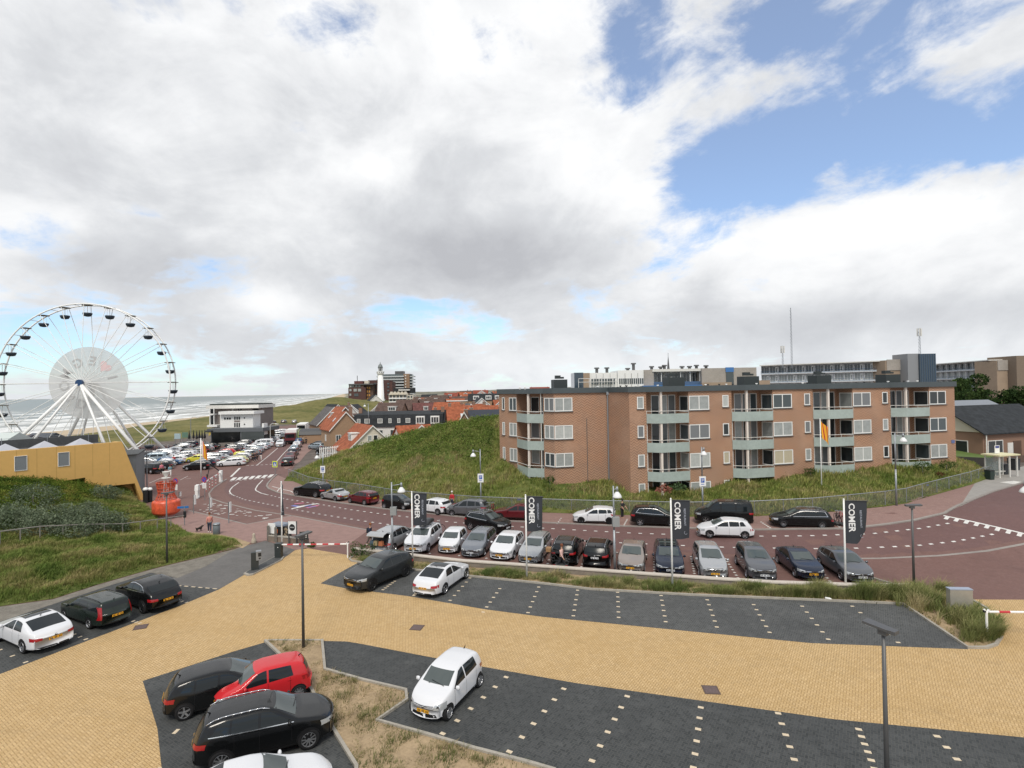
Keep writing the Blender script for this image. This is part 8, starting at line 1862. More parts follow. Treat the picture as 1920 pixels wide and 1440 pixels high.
bx(o, 'end_wall', 1316, 1419, 16.0, K - 1, 10, conc); bx(o, 'lower_wall', 1316, 1372, 13.2, K - 1.3, .2, tanw_); bx(o, 'stair_window', 1362, 1376, 15.9, K - 1.15, .2, pane_m, 11); bx(o, 'stair_panel', 1361.5, 1376.5, 16.1, K - 1.2, .2, aw, 15.2); bx(o, 'low_block', 1418, 1444, 13.6, K + 12, 6, tanw_)
for px, h in ((1119, .8), (1138, .8), (1177, .6), (1188, 1.6), (1222, .9), (1239, .8), (1246, 1.1), (1279, .8), (1293, .8), (1306, 1.0), (1324, .9)):
 q = P(px, 700, K + 4); b = MB(); b.lathe((q.x - 40, 4, 15.6), [(.3, 0), (.3, h), (.55, h + .05), (.5, h + .3)], 10); b.build('roof_vent', dsteel, o)
q = P(1253.5, 705, 300); o = thing('church_spire', 'thin dark church spire with a roof ridge beside it above the flat roofs', 'church', (q.x, q.y, 0)); b = MB(); b.box((0, 0, 8), (3.6, 3.6, 16)); b.build('tower', WM['dark'], o); b = MB(); b.lathe((0, 0, 16), [(2.2, 0), (.9, 5), (.12, 14)], 8); b.tube((0, 0, 30), (0, 0, 32), .1); b.build('spire', dsteel, o); b = MB(); b.extr([(2, -3, 17), (2, 5, 17), (2, 1, 20.5)], (14, 0, 0)); b.build('nave_roof', RM['brown'], o)
for px, y0, y1, Y, lb, pn in ((1485, 577, 690, 166, 'very tall thin lattice mast on the white gallery flats', 0), (1468, 648, 690, 167, 'short aerial mast with panel antennas left of the tallest mast', 1), (1725, 615, 668, 152, 'aerial mast with pale panels on the lift tower', 1)):
 a_, c_ = P(px, y1, Y), P(px, y0, Y); o = thing('antenna_mast', lb, 'antenna', a_); h = c_.z - a_.z; b = MB()
 for k in range(3): b.tube((.28 * cos(k * 2.1), .28 * sin(k * 2.1), 0), (.08 * cos(k * 2.1), .08 * sin(k * 2.1), h), .045, .035, 5)
 for k in range(int(h)): b.tube((.3, 0, k), (-.2, .25, k + 1), .03, .03, 4)
 b.build('mast', steel, o)
 if pn:
  b = MB()
  for k in range(3): b.box((.5 * cos(k * 2.1), .5 * sin(k * 2.1), h - 1.2), (.3, .25, 2.2), k * 2.1)
  b.build('antenna_panel', offwhite, o)
ho = house('brick bungalow with cream gable and large dark tiled roof at the right edge', (69.5, 79.2, 1.6), 16, 10, 3.95, 3.25, radians(17.5), 'black', 'brick', 'x', [('l', 1.6, 1.0, 3.2, 1.7), ('f', -5.6, .9, 3.0, 1.9), ('f', 3.2, 1.2, 1.0, 1.6), ('f', 5.6, 1.2, 1.6, 1.6)], [], [], name='bungalow', cat='house', over=.5)
b = MB(); b.extr([(-8.06, -5, 3.95), (-8.06, 5, 3.95), (-8.06, 0, 7.1)], (-.06, 0, 0)); b.build('cream_gable', M('cream_boards', (.56, .52, .42), .7), ho)
b = MB(); b.box((-2.6, -5.03, 1.2), (1.1, .06, 2.3), 0, 0); b.box((-1.2, -5.05, 1.3), (1.6, .06, 2.5), 0, 1); b.build('front_door', [offwhite, M('brown_door_panel', (.10, .055, .035), .6)], ho); b = MB(); b.tube((-7.8, -5.3, 0), (-7.8, -5.3, 3.7), .07); b.build('downpipe', white, ho)
house('low house with pale solar panels along its roof behind the dark bungalow', (87, 104, 1.6), 14, 8, 5.2, 1.9, .22, 'grey', 'brick', 'x', [('f', u, 3.4, 1.4, 1.2) for u in (-4, -1, 2)], name='bungalow')
so2 = [x for x in COL.objects if x.name.startswith('bungalow')][-1]; b = MB()
for r_ in range(1): b.extr([(-6.6, -3.9, 5.5), (6.6, -3.9, 5.5), (6.6, -.5, 7.1), (-6.6, -.5, 7.1)], (0, -.05, .22))
b.build('solar_panel', M('pale_solar_panel', (.20, .215, .235), .25, .3), so2)
# lawn, retaining wall, bus shelter, bins
lw = MB(); lw.add([(53.5, 66.6, 3.25), (62.2, 69.6, 2.45), (66, 73, 2.4), (62, 82, 3.3), (55, 78, 3.4)], [(0, 1, 2, 3, 4)]); lw = struct(lw.build('lawn', M('short_lawn', (.085, .135, .025), .9, var=.2, vscale=2)))
b = MB(); b.extr([(53.4, 66.4, 1.2), (62.3, 69.4, 1.2), (62.3, 69.4, 2.45), (53.4, 66.4, 3.25)], (-.08, .25, 0)); tag(b.build('retaining_wall', M('tarred_wall', (.030, .026, .022), .8, var=.2)), 'dark tarred retaining wall below the bungalow lawn', 'wall')
b = MB(); b.extr([(66.5, 71.5, 1.2), (82, 74, 1.2), (82, 74, 2.4), (66.5, 71.5, 2.4)], (0, .3, 0)); tag(b.build('garden_wall', WM['dark']), 'low brown garden wall behind the bins at the right edge', 'wall')
p = G(1877, 893); o = thing('bus_shelter', 'glass bus shelter with pale yellow roof and stop sign at the end of the fence', 'bus shelter', p, radians(16))
for x, y in ((-1.35, -.7), (.1, -.8), (1.45, -.7), (-1.35, .7), (1.45, .7)): b = MB(); b.box((x, y, 1.2), (.12, .12, 2.4)); b.build('post', offwhite, o)
b = MB(); b.box((0, 0, 2.48), (3.3, 1.9, .14)); b.build('roof', M('pale_yellow_roof', (.66, .62, .38), .5), o)
gl = M('shelter_glass', (.40, .46, .45), .05, alpha=.35); b = MB(); b.box((.05, .7, 1.2), (2.7, .03, 1.9)); b.box((-1.35, 0, 1.2), (.03, 1.3, 1.9)); b.build('glass_panel', gl, o)
b = MB(); b.box((.2, .35, .5), (1.6, .4, .08)); b.tube((-.3, .35, 0), (-.3, .35, .5), .04); b.tube((.7, .35, 0), (.7, .35, .5), .04); b.build('bench', offwhite, o)
b = MB(); b.box((-.2, .2, 3.05), (.75, .05, .9), 0, 0); b.box((-.2, .17, 3.32), (.6, .01, .26), 0, 1); b.build('stop_sign', [white, M('stop_blue', (.06, .08, .25), .5)], o)
for px, py, s, lb in ((1855.5, 899, 1.0, 'dark green wheelie bin at the fence end beside the bus shelter'), (1882, 889, 1.15, 'blue grey bin standing behind the bus shelter glass'), (1901, 881, 1.35, 'large dark bin to the right of the bus shelter')):
 p = G(px, py); o = thing('wheelie_bin', lb, 'bin', p, radians(12)); b = MB(); b.box((0, 0, .5 * s), (.55 * s, .6 * s, .95 * s), 0, 0, 1.1); b.build('bin_body', M('bin_green', (.02, .035, .03), .5) if px < 1870 else M('bin_grey', (.035, .04, .045), .5), o); b = MB(); b.box((0, 0, 1.01 * s), (.62 * s, .7 * s, .08)); b.build('lid', black, o)
p = G(1962, 1098); bell_lamp('grey bell lamp reaching in over the road from beyond the right edge', (32.9, 33.4), 6.15, -1, 0, arm=.95)
wq_ = MB(); c = G(1900, 905); wq_.box((c.x, c.y, .02), (2.2, 1.2, .01), .3); drape(wq_); struct(wq_.build('road_markings', line_m))

# ================================================================== PEOPLE
def skin(name, vs, es, rad, mat, parent, sub=2):
 me = bpy.data.meshes.new(name); me.from_pydata([tuple(v) for v in vs], es, []); o = bpy.data.objects.new(name, me); COL.objects.link(o)
 md = o.modifiers.new('s', 'SKIN'); md.use_smooth_shade = True
 for i, r_ in enumerate(rad): me.skin_vertices[0].data[i].radius = (r_, r_) if not isinstance(r_, tuple) else r_
 me.skin_vertices[0].data[0].use_root = True; o.modifiers.new('b', 'SUBSURF').levels = sub
 m2 = bpy.data.meshes.new_from_object(o.evaluated_get(bpy.context.evaluated_depsgraph_get())); bpy.data.objects.remove(o)
 m2.materials.clear(); m2.materials.append(mat); m2.polygons.foreach_set('use_smooth', [True] * len(m2.polygons)); m2.name = name
 return obj(name, m2, parent)
skn = M('skin', (.50, .29, .20), .6)
def person(label, loc, rz, top, legs, hair, h=1.70, pose='walk', sw=.28, arm=.25, shoes=(.6, .6, .6), bag=None, long_hair=False, cap=False, sleeves=True):
 """faces +x; metres for a 1.70 m body, then scaled"""
 o = thing('person', label, 'person', loc, rz); s = h / 1.70; o.scale = (s, s, s)
 crouch = pose == 'crouch'; hip = .46 if crouch else (.90 if pose != 'sit' else .62); lean = .34 if crouch else .02
 pel = Vector((0, 0, hip)); ch = Vector((lean, 0, hip + (.34 if crouch else .42))); nk = ch + Vector((lean * .3, 0, .14)); hd_ = nk + Vector((.03 + lean * .2, 0, .20)); hips, kn, an, to = [], [], [], []
 for sg in (1, -1):
  a = sw * sg if pose == 'walk' else 0.0
  hp_ = pel + Vector((0, sg * .09, -.05)); hips.append(hp_)
  if crouch: k = hp_ + Vector((.36, sg * .08, .02)); f = k + Vector((-.16, 0, -.36))
  elif pose == 'sit': k = hp_ + Vector((.32, sg * .04, -.10)); f = k + Vector((-.05, 0, -.40))
  else: k = hp_ + Vector((sin(a) * .42, 0, -cos(a) * .42)); f = k + Vector((sin(a - (.35 if a < 0 else 0)) * .40, 0, -cos(a - (.35 if a < 0 else 0)) * .40))
  kn.append(k); an.append(f); to.append(f + Vector((.15, 0, -.035)))
 V_, E_, R_ = [pel, pel + Vector((lean * .4, 0, .2)), ch, nk, hd_ + Vector((-.03, 0, -.06)), hd_, hd_ + Vector((0, 0, .09))], [(0, 1), (1, 2), (2, 3), (3, 4), (4, 5), (5, 6)], [(.14, .11), (.13, .10), (.16, .11), .055, .075, (.085, .075), .055]
 TV, TE, TR = [pel + Vector((0, 0, .02)), pel + Vector((lean * .4, 0, .2)), ch, nk - Vector((0, 0, .05))], [(0, 1), (1, 2), (2, 3)], [(.165, .135), (.15, .12), (.18, .13), .08]
 LV, LE, LR = [pel], [], [(.15, .12)]
 for i, sg in enumerate((1, -1)):
  sh = ch + Vector((0, sg * .17, .05)); aa = -arm * sg if pose == 'walk' else arm; el_ = sh + Vector((sin(aa) * .28, sg * .05, -cos(aa) * .28)); wr_ = el_ + Vector((sin(aa + .35) * .25, 0, -cos(aa + .35) * .25)); dh = (wr_ - el_).normalized(); pm_ = wr_ + dh * .08
  n = len(V_); V_ += [sh, el_, wr_, pm_]; E_ += [(2, n), (n, n + 1), (n + 1, n + 2), (n + 2, n + 3)]; R_ += [.055, .042, .030, (.038, .018)]
  for q in range(4): m_ = len(V_); V_ += [pm_ + dh * .03 + Vector(((q - 1.5) * .02, 0, 0)), pm_ + dh * (.075 - .006 * abs(q - 1.2)) + Vector(((q - 1.5) * .022 + .01, -sg * .012, 0))]; E_ += [(n + 3, m_), (m_, m_ + 1)]; R_ += [.009, .008]
  m_ = len(V_); V_ += [wr_ + dh * .05 + Vector((.045, 0, 0))]; E_ += [(n + 2, m_)]; R_ += [.011]
  n = len(TV); end = wr_ - dh * .02 if sleeves else el_; TV += [sh, el_, end] if sleeves else [sh, el_]; TE += [(2, n), (n, n + 1)] + ([(n + 1, n + 2)] if sleeves else []); TR += [.075, .058] + ([.045] if sleeves else [])
  n = len(V_); V_ += [hips[i], kn[i], an[i], to[i]]; E_ += [(0, n), (n, n + 1), (n + 1, n + 2), (n + 2, n + 3)]; R_ += [.09, .058, .042, .035]
  n = len(LV); LV += [hips[i], kn[i], an[i] + Vector((0, 0, .04))]; LE += [(0, n), (n, n + 1), (n + 1, n + 2)]; LR += [.11, .078, .060]
  b = MB(); b.lathe((0, 0, 0), [(.03, -.04), (.05, -.02), (.05, .02), (.02, .05)], 10); f = an[i]; b.v = [(f.x + .05 + x * 2.3, f.y + y * .95, f.z - .035 + z * .9) for x, y, z in b.v]; b.build('shoe', M('shoe_%d' % int(shoes[0] * 99), shoes, .7), o, True)
 skin('body', V_, E_, R_, skn, o, 1); cm = lambda c: M('cloth_%d_%d_%d' % tuple(int(x * 199) for x in c), c, .9, var=.1, vscale=8)
 skin('jacket', TV, TE, TR, cm(top), o, 1); skin('trousers', LV, LE, LR, cm(legs), o, 1)
 b = MB(); b.lathe((0, 0, 0), [(.085, -.06), (.112, .0), (.11, .06), (.075, .12), (.02, .14)], 14); b.v = [(hd_.x - .025 + x, y * .9, hd_.z + .03 + z - (.5 * max(0, x - .03))*0) for x, y, z in b.v if True]
 if long_hair: b.lathe((hd_.x - .06, 0, hd_.z - .12), [(.05, -.06), (.085, 0), (.10, .10), (.06, .2)], 12)
 b.build('cap' if cap else 'hair', cm(hair), o, True)
 b = MB()
 for y in (-.033, .033): b.lathe((hd_.x + .078, y, hd_.z + .012), [(.010, -.008), (.010, .010)], 6, 'x')
 b.lathe((hd_.x + .085, 0, hd_.z - .02), [(.016, -.02), (.008, .022)], 6, 'x'); b.box((hd_.x + .079, 0, hd_.z - .062), (.012, .04, .008)); b.build('face', M('face_features', (.22, .09, .07), .6), o)
 if bag: b = MB(); b.box((ch.x - .20, 0, ch.z - .12), (.16, .28, .40), 0, 0, .85); b.build('backpack', cm(bag), o)
 return o
def ppl(px, py, px2, py2): a_, c_ = G(px, py), G(px2, py2); return a_, atan2((c_ - a_).y, (c_ - a_).x)
D_, N_ = (.02, .02, .024), (.035, .045, .075)
a_, r_ = ppl(1053, 1068, 1085, 1073); person('woman in pink jacket and black trousers walking along the low wall', a_, r_, (.62, .40, .36), D_, (.16, .055, .025), 1.66, sw=.42, shoes=(.03, .03, .03))
a_, r_ = ppl(848, 952, 840, 958); person('elderly person in red jacket by the fence behind the white hatchback', a_, r_, (.45, .02, .03), N_, (.70, .68, .64), 1.68, 'stand', arm=.2)
a_, r_ = ppl(1167, 971, 1180, 974); person('person dressed in black with a cap, standing on the far pavement', a_, r_, D_, D_, D_, 1.70, 'stand', arm=.5, cap=True, shoes=(.03, .03, .03), sleeves=False)
wd_, r_ = ppl(393, 998, 398, 960); person('woman in salmon jacket and jeans walking a dog across the square', wd_, r_, (.55, .22, .18), N_, (.16, .06, .03), 1.68, sw=.25, shoes=(.75, .74, .72))
a_, r_ = ppl(694, 1022, 720, 1024); person('person in dark blue jacket with rucksack beside the open boot', a_, r_, (.015, .025, .055), (.12, .10, .085), (.22, .085, .03), 1.68, 'walk', sw=.2, bag=(.012, .02, .03))
a_, r_ = ppl(699, 1033, 720, 1030); person('person in olive green crouching behind the open boot', a_, r_, (.085, .10, .055), (.07, .07, .05), (.30, .22, .14), 1.70, 'crouch', arm=.6)
a_, r_ = ppl(613, 927, 625, 930); person('person in tan jacket standing with a bicycle at the fence', a_, r_, (.50, .35, .20), (.10, .10, .11), (.25, .15, .08), 1.70, 'stand', arm=.5); make_bike('bicycle beside the person in tan behind the big black off-roader', 'black', G(612, 929), .3, None, 0)
for px, py, tp, lg, hr_, lb in [(303, 889, (.62, .20, .26), D_, (.2, .1, .05), 'person in bright pink top near the black off-roader on the square'), (319, 893, (.16, .30, .36), (.66, .66, .64), D_, 'person in teal top and white trousers on the square behind the buoy'), (326, 872, (.42, .03, .04), D_, D_, 'person in red among the parked cars of the square'),
  (489, 863, (.03, .035, .06), (.66, .65, .63), D_, 'person in navy top and white trousers walking beside the street'), (474, 866, D_, D_, D_, 'leftmost of the dark clad walkers beside the street'), (478, 865, (.10, .05, .05), N_, D_, 'walker in brown top between two dark clad walkers'), (482, 864, (.05, .05, .06), D_, (.3, .2, .1), 'rightmost of the dark clad walkers beside the street'),
  (568, 832, (.5, .42, .33), N_, D_, 'person in beige on the pavement by the brown hut'), (574, 834, D_, D_, D_, 'person in black on the pavement by the brown hut'), (508, 832, (.4, .08, .06), N_, D_, 'person in red top near the white cars by the pavilion')]:
 a_, r_ = ppl(px, py, px + R.uniform(-9, 9), py + 8); person(lb, a_, r_, tp, lg, hr_, 1.72, sw=.3)
# the dog on its lead
dp_ = G(372, 997); o = thing('dog', 'small dark curly dog on a lead beside the woman in salmon', 'dog', dp_, r_ * 0 + 1.2); fur = M('dark_fur', (.025, .018, .014), .95)
dv = [(0, 0, .30), (.16, 0, .31), (.28, 0, .34), (.36, 0, .42), (.44, 0, .46), (.53, 0, .43), (-.16, 0, .30), (-.24, 0, .36), (-.27, 0, .46)]; de = [(0, 1), (1, 2), (2, 3), (3, 4), (4, 5), (0, 6), (6, 7), (7, 8)]; dr_ = [.085, .10, .10, .065, .075, .035, .085, .03, .022]
for x in (.26, -.15):
 for sg in (1, -1): n = len(dv); k = .03 if x < 0 else -.02; dv += [(x, sg * .06, .24), (x + k, sg * .07, .14), (x - (.05 if x < 0 else 0), sg * .07, .08), (x, sg * .07, .02)]; de += [(2 if x > 0 else 6, n), (n, n + 1), (n + 1, n + 2), (n + 2, n + 3)]; dr_ += [.05, .03, .02, .024]
for sg in (1, -1): n = len(dv); dv += [(.43, sg * .07, .47), (.44, sg * .10, .39)]; de += [(4, n), (n, n + 1)]; dr_ += [.03, .022]
skin('body', dv, de, dr_, fur, o)
hand = wd_ + Vector((-.30, -.02, .80)); b = MB(); e_ = Vector((dp_.x, dp_.y, .42)); mid = hand.lerp(e_, .5) - Vector((0, 0, .12)); b.path([hand - dp_, mid - dp_, e_ - dp_], .008, 4); l_ = b.build('dog_lead', D_ and black); l_.location = dp_; tag(l_, 'thin dog lead between the woman in salmon and her dog', 'lead')
# ================================================================== VEGETATION
def tint_mat(name, rough=.9, sheen=.0):
 m = bpy.data.materials.new(name); m.use_nodes = True; nt = m.node_tree; nt.nodes.clear(); t = NT(nt)
 c = t.n('ShaderNodeAttribute', {'attribute_name': 'tint'}).outputs['Color']
 p = t.n('ShaderNodeBsdfPrincipled', None, Base_Color=c, Roughness=rough); p.inputs['Specular IOR Level'].default_value = .15
 tl = t.n('ShaderNodeBsdfTranslucent', None, Color=c); mx = t.n('ShaderNodeMixShader', None, i0=.25, i1=p.outputs[0], i2=tl.outputs[0]); t.n('ShaderNodeOutputMaterial', None, Surface=mx.outputs[0]); return m
leafm = tint_mat('leaf_and_blade')
def np_mesh(name, V_, F_, tint, nv):
 me = bpy.data.meshes.new(name); me.vertices.add(len(V_)); me.vertices.foreach_set('co', V_.astype(np.float32).ravel())
 me.loops.add(F_.size); me.loops.foreach_set('vertex_index', F_.astype(np.int32).ravel()); me.polygons.add(len(F_)); k = F_.shape[1]
 me.polygons.foreach_set('loop_start', np.arange(0, F_.size, k, dtype=np.int32)); me.polygons.foreach_set('loop_total', np.full(len(F_), k, np.int32))
 a = me.attributes.new('tint', 'FLOAT_COLOR', 'POINT'); a.data.foreach_set('color', np.concatenate([np.repeat(tint, nv, 0), np.ones((len(V_), 1))], 1).astype(np.float32).ravel())
 me.materials.append(leafm); me.update(); me.validate(); return me
def blades(name, P_, h, tint, nb=6, spread=.16, wid=.02, bend=.5):
 """tufts of bent blades: one mesh"""
 N = len(P_); B = np.repeat(P_, nb, 0); n = len(B); a = NR.uniform(0, 2 * pi, n); r = NR.uniform(0, 1, n) ** .5 * np.repeat(np.broadcast_to(spread, (N,)), nb)
 B = B + np.stack([np.cos(a) * r, np.sin(a) * r, -.03 * np.ones(n)], 1); H_ = np.repeat(h, nb) * NR.uniform(.55, 1.15, n); d = a + NR.normal(0, .6, n); D = np.stack([np.cos(d), np.sin(d), np.zeros(n)], 1); D[:, 0] += .35; S = np.stack([-np.sin(d), np.cos(d), np.zeros(n)], 1) * (wid * NR.uniform(.7, 1.4, n))[:, None]
 bn = (bend * NR.uniform(.4, 1.3, n) * H_)[:, None]; up = np.array([0, 0, 1.0]); M1 = B + up * (H_ * .6)[:, None] + D * bn * .35; T_ = B + up * (H_ * .95)[:, None] + D * bn
 V_ = np.stack([B - S, B + S, M1 + S * .7, M1 - S * .7, T_ + S * .15, T_ - S * .15], 1).reshape(-1, 3); i = np.arange(n)[:, None] * 6; F_ = np.concatenate([i + [0, 1, 2, 3], i + [3, 2, 4, 5]], 0)
 tt = np.repeat(tint, nb, 0) * NR.uniform(.75, 1.3, n)[:, None]; return np_mesh(name, V_, F_, tt, 6)
def leaves(name, C_, size, tint, flat=.0):
 n = len(C_); a = NR.normal(0, 1, (n, 3)); a[:, 2] *= 1 - flat; a /= np.linalg.norm(a, axis=1)[:, None]; b = np.cross(a, NR.normal(0, 1, (n, 3))); b /= np.linalg.norm(b, axis=1)[:, None]; s = np.broadcast_to(size, (n,))[:, None] * NR.uniform(.6, 1.3, (n, 1))
 V_ = np.stack([C_ - a * s, C_ + b * s * .45, C_ + a * s, C_ - b * s * .45], 1).reshape(-1, 3); F_ = np.arange(n)[:, None] * 4 + [0, 1, 2, 3]; return np_mesh(name, V_, F_, tint * NR.uniform(.7, 1.35, (n, 1)), 4)
def palette(x, y, stops, sc_=6.0, jit=.12):
 f = np.clip(.5 + bumps(x + 31, y - 17, sc_) * .42 + bumps(x, y, sc_ * 5, 3) * .22 + NR.normal(0, jit, len(x)), 0, .999) * (len(stops) - 1); i = f.astype(int); g = (f - i)[:, None]; S = np.array(stops); return S[i] * (1 - g) + S[i + 1] * g
def scatter(poly, n):
 xs = [p[0] for p in poly]; ys = [p[1] for p in poly]; x = NR.uniform(min(xs), max(xs), n); y = NR.uniform(min(ys), max(ys), n); k = inside(poly, x, y); return x[k], y[k]
GR = [(.115, .165, .034), (.19, .235, .055), (.26, .27, .08), (.35, .31, .13), (.43, .34, .18)]
# left dune
x, y = scatter([(max(-72, p[0]), p[1]) for p in polyL], 120000); k = (y < 65) & (np.abs(x / y) < 1.12); x, y = x[k], y[k]; z, d = zL(x, y); k = (d > .12) & (NR.uniform(0, 1, len(x)) < .35 + .65 * np.clip(d / 1.2, 0, 1)); x, y, z, d = x[k], y[k], z[k], d[k]
up_ = z > 1.9 + .5 * bumps(x, y, 9)
k = ~up_; h = np.clip(.34 + .16 * bumps(x[k], y[k], 4), .16, .62) * np.clip(.45 + d[k] / 2, .4, 1); stuff(obj('grass', blades('grass', np.stack([x[k], y[k], z[k]], 1), h, palette(x[k], y[k], [(.095, .150, .032), (.150, .205, .048), (.205, .24, .066), (.28, .26, .10), (.38, .31, .15)], 4.0), 7, .17, .017, .6)))
k = up_; c = np.stack([x[k], y[k], z[k]], 1); c = np.repeat(c, 6, 0) + NR.normal(0, 1, (k.sum() * 6, 3)) * [.22, .22, .14] + [0, 0, .22]; stuff(obj('ground_cover', leaves('ground_cover', c, .085, palette(c[:, 0], c[:, 1], [(.040, .075, .012), (.080, .130, .020), (.135, .180, .028), (.21, .19, .045)], 3.0), .3)))
# right dune
x, y = scatter(polyR, 62000); z, d = zR(x, y); apt_poly = [tuple(Vector(p) * 1.0714) for p in [start, ul(-1, 7.8, .3), ul(0, 0, .3), ul(0, 7.8, .3), ul(1, 7.8, .3), ul(2, 7.8, .3), RE, back_r, back_l, LE, CB + LD * 3.2, CB, C1]]
k = (d > .1) & ~inside(apt_poly, x, y) & (y < 90); x, y, z, d = x[k], y[k], z[k], d[k]
lf_ = (z > 3.4 + .9 * bumps(x, y, 12)) & (x < -2.5) & (NR.uniform(0, 1, len(x)) < .8)
k = ~lf_; h = np.clip(.44 + .20 * bumps(x[k], y[k], 5), .2, .85) * np.clip(.4 + d[k] / 3, .4, 1); stuff(obj('grass', blades('grass', np.stack([x[k], y[k], z[k]], 1), h, palette(x[k], y[k], GR[:4] + [(.32, .26, .14)], 6.0), 5, .26, .032, .55)))
k = lf_; c = np.stack([x[k], y[k], z[k]], 1); c = np.repeat(c, 7, 0) + NR.normal(0, 1, (k.sum() * 7, 3)) * [.35, .35, .2] + [0, 0, .25]; stuff(obj('ground_cover', leaves('ground_cover', c, .14, palette(c[:, 0], c[:, 1], [(.060, .100, .020), (.100, .150, .030), (.150, .20, .044), (.22, .22, .07)], 5.0), .3)))
# marram in the long planting bed, dry tufts in the near bed
def band(px0, px1, n, hh, nb, tintset, off0=0.0, off1=1.0, wid=.012, sp_=.16, bend=.55):
 px = NR.uniform(px0, px1, n); ya = np.interp(px, [662, 764, 866, 1020, 1300, 1450, 1625, 1712], [1043, 1054, 1066, 1078, 1098, 1107, 1112, 1111]); yb = np.interp(px, [672, 764, 876, 1020, 1108, 1300, 1450, 1660, 1694], [1053, 1066, 1079, 1093.5, 1104, 1115, 1121, 1130, 1131]); f = NR.uniform(off0, off1, n); q = np.array([tuple(G(a, b)) for a, b in zip(px, ya + (yb - ya) * f)])
 h = hh * np.clip(.75 + .5 * bumps(q[:, 0] * 1.0, q[:, 1], 3.0), .3, 1.5); return blades('marram_grass', q, h, palette(q[:, 0], q[:, 1], tintset, 2.0), nb, sp_, wid, bend)
MG = [(.10, .145, .040), (.17, .20, .065), (.27, .265, .11), (.42, .35, .19)]
stuff(obj('marram_grass', band(670, 905, 420, .32, 14, MG, .1, .95))); stuff(obj('marram_grass', band(905, 1400, 1150, .46, 16, MG, .05, .9))); stuff(obj('marram_grass', band(1380, 1725, 1300, .70, 18, MG, .0, .85)))
q = np.array([tuple(G(NR.normal(a, s), NR.normal(b, s * .45))) for a, b, s, n in [(1715, 1122, 16, 170), (1740, 1135, 14, 130), (1765, 1112, 5, 40), (1800, 1160, 16, 110), (1822, 1170, 15, 130), (1835, 1195, 12, 130), (1850, 1180, 10, 80), (1862, 1196, 6, 60)] for _ in range(n)])
stuff(obj('marram_grass', blades('marram_grass', q, NR.uniform(.4, .9, len(q)), palette(q[:, 0], q[:, 1], MG, 2.0), 20, .12, .011, .6)))
x, y = scatter(bed1, 16000); f = bumps(x, y, 2.6) + .7 * bumps(x, y, 9, 3); k = f + NR.normal(0, .25, len(x)) > -.12; x, y = x[k], y[k]; stuff(obj('dry_grass', blades('dry_grass', np.stack([x, y, .03 + 0 * x], 1), np.clip(.14 + .13 * bumps(x, y, 2.2), .06, .34), palette(x, y, [(.075, .105, .026), (.16, .165, .06), (.30, .25, .13), (.38, .30, .17)], 2.4), 7, .10, .009, .8)))
x, y = scatter(bed2, 9000); k = bumps(x, y, 3.0) > -.1; x, y = x[k], y[k]; stuff(obj('dry_grass', blades('dry_grass', np.stack([x, y, .03 + 0 * x], 1), np.full(len(x), .16), palette(x, y, [(.10, .12, .035), (.24, .21, .09), (.36, .29, .16)], 2.4), 6, .14, .012, .8)))
for (px, py, w_, lb) in [(676, 1043, 1.3, 'low green bush at the left end of the long planting bed'), (1730, 883, 1.5, 'rounded leafy bush on the lawn below the rightmost balconies'), (1775, 880, 1.2, 'spreading green bush at the right corner of the brick flats'), (1762, 893, .6, 'small rust coloured bush on the bank near the fence'), (1905, 850, 1.6, 'round green garden bush by the bungalow door'), (1520, 888, .8, 'dark green creeper bush at the foot of the third balcony'), (1031, 906, 1.0, 'dark green bush at the corner of the left block'), (585, 1026, .5, 'small weedy plant beside the barrier entry signs')]:
 p = G(px, py)
 if 900 < px < 1800 and py < 900 or px in (1031,): zz_, _ = zR(np.array([P(px, py, 57).x]), np.array([57.0])); p = P(px, py, 57 if px > 1100 else 56)
 n = int(520 * w_); u = NR.normal(0, 1, (n, 3)); u /= np.linalg.norm(u, axis=1)[:, None]; c = u * NR.uniform(.35, 1, (n, 1)) ** .5 * [w_ * .75, w_ * .6, w_ * .42] * (1 + .3 * np.sin(u[:, :1] * 5 + px)) + [0, 0, w_ * .36]; c = c[c[:, 2] > -.05]
 rust = 'rust' in lb; o = obj('bush', leaves('bush', c, .07, np.array([[.16, .08, .04]] if rust else [[.05, .09, .022]]) + 0 * c)); o.location = p; tag(o, lb, 'bush'); b = MB(); b.tube((0, 0, -.15), (0, 0, w_ * .4), .03); b.build('stem', wood, o)
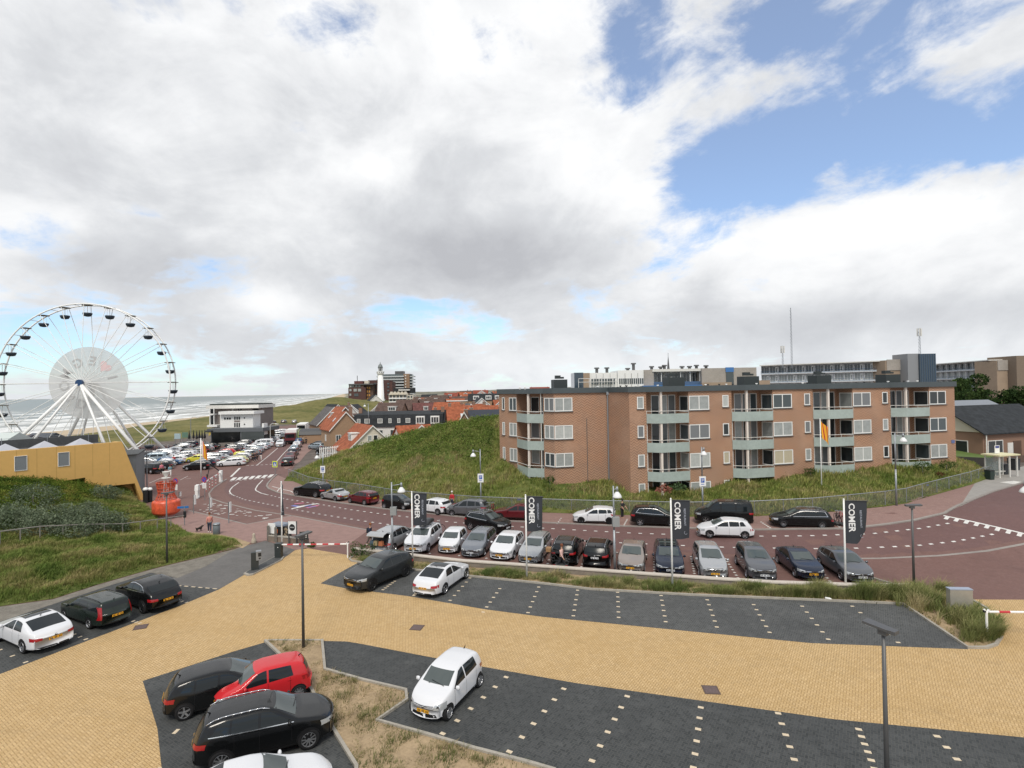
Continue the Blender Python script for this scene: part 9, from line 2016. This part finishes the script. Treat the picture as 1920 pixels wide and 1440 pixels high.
# grey sea buckthorn on the left dune
for k, (px, py, Y, w_, lb) in enumerate([(62, 925, 49, 2.1, 'grey green buckthorn at the top of the left dune, centre of the group'), (8, 950, 44, 1.9, 'grey green buckthorn cut off by the left edge'), (30, 962, 43.5, 2.0, 'low grey buckthorn second from the left edge'), (95, 950, 45.5, 2.2, 'broad grey buckthorn in the middle of the dune thicket'), (75, 975, 43.5, 1.9, 'grey buckthorn at the lower rim of the thicket'), (150, 955, 46.5, 2.0, 'grey buckthorn right of the thicket middle'), (175, 972, 46, 2.2, 'wide dark grey buckthorn facing the rail fence'), (205, 985, 46.5, 1.7, 'grey buckthorn at the right end of the thicket'), (140, 985, 44, 1.7, 'small grey buckthorn just above the rail fence'), (165, 942, 51, 1.1, 'small round grey buckthorn on the green slope'), (195, 917, 57, 1.6, 'flat grey buckthorn below the yellow hall')]):
 p = P(px, py, Y); n = int(1500 * w_); u = NR.normal(0, 1, (n, 3)); u /= np.linalg.norm(u, axis=1)[:, None]; lump = 1 + .20 * np.sin(u[:, :1] * 7 + k) * np.cos(u[:, 1:2] * 6 + 2 * k) + .12 * np.sin(u[:, 2:] * 11 + u[:, :1] * 9)
 c = u * NR.uniform(.25, 1, (n, 1)) ** .4 * [w_, w_ * .85, w_ * .55] * lump; o = obj('buckthorn', leaves('buckthorn', c, .085, palette(c[:, 0] + px, c[:, 1], [(.075, .105, .062), (.130, .165, .100), (.20, .235, .155)], 1.2))); zz_, _ = zL(np.array([p.x]), np.array([p.y])); o.location = (p.x, p.y, float(zz_[0]) + .28 * w_); tag(o, lb, 'shrub'); b = MB(); b.tube((0, 0, -w_ * .6), (0, 0, .2), .06); b.build('stem', wood, o)
# trees at the right and small ones in the village
def tree(label, p, h, w_, dark=True, n=2600, pine=False):
 o = thing('pine_tree' if pine else 'tree', label, 'tree', p); b = MB(); b.tube((0, 0, -.5), (.1, 0, h * .5), w_ * .06, w_ * .04); cs = []
 for k in range(11):
  a = R.uniform(0, 6.3); r = R.uniform(.15, .75) * w_ / 2; cz = h * R.uniform(.42, .9); cs.append((r * cos(a), r * sin(a), cz, R.uniform(.22, .36) * w_ * (1.15 - cz / h * .5))); b.tube((.05, 0, h * .35), (cs[-1][0], cs[-1][1], cz), w_ * .025, .02)
 b.build('trunk', M('bark', (.07, .055, .04), .9), o); C_ = []
 for cx, cy, cz, r in cs: u = NR.normal(0, 1, (n // 11, 3)); u /= np.linalg.norm(u, axis=1)[:, None]; C_.append(u * NR.uniform(.3, 1, (n // 11, 1)) ** .5 * r * [1, 1, .75] + [cx, cy, cz])
 c = np.concatenate(C_); obj('crown', leaves('crown', c, .05 * w_ ** .8 + .03, palette(c[:, 0] * 1.0, c[:, 1], [(.016, .036, .012), (.036, .066, .018), (.070, .105, .030)], 2.5)), o); return o
p = P(1815, 765, 128); tree('broad dark green tree rising behind the solar roof, left of the end block', (p.x, p.y, 1.6), 12.8, 9.5, n=5200); p = P(1792, 765, 124); tree('smaller dark tree at the corner of the brick flats', (p.x, p.y, 1.6), 9.6, 6); p = P(1842, 765, 126); tree('dark tree right beside the broad one', (p.x, p.y, 1.6), 10.0, 5.0)
p = P(1888, 765, 118); tree('low wide green tree before the brown end block', (p.x, p.y, 1.6), 9.4, 8); p = P(1918, 765, 116); tree('dark green tree at the right edge behind the bungalow', (p.x, p.y, 1.6), 10.0, 8)
for k, (x_, y_, h_, w_) in enumerate([(-32, 240, 7, 6), (-18, 186, 6, 6), (-21, 240, 6.5, 5), (-50, 240, 6, 5), (-8, 250, 7, 6), (-14, 300, 8, 7), (-46, 262, 6, 5), (4, 222, 6, 5), (-26, 330, 8, 7), (10, 282, 7, 6)]): tree('small village tree between roofs, %s nearest' % ORD[sorted([240, 186, 240.1, 240.2, 250, 300, 262, 222, 330, 282]).index([240, 186, 240.1, 240.2, 250, 300, 262, 222, 330, 282][k])], (x_, y_, 0), h_, w_, n=700)
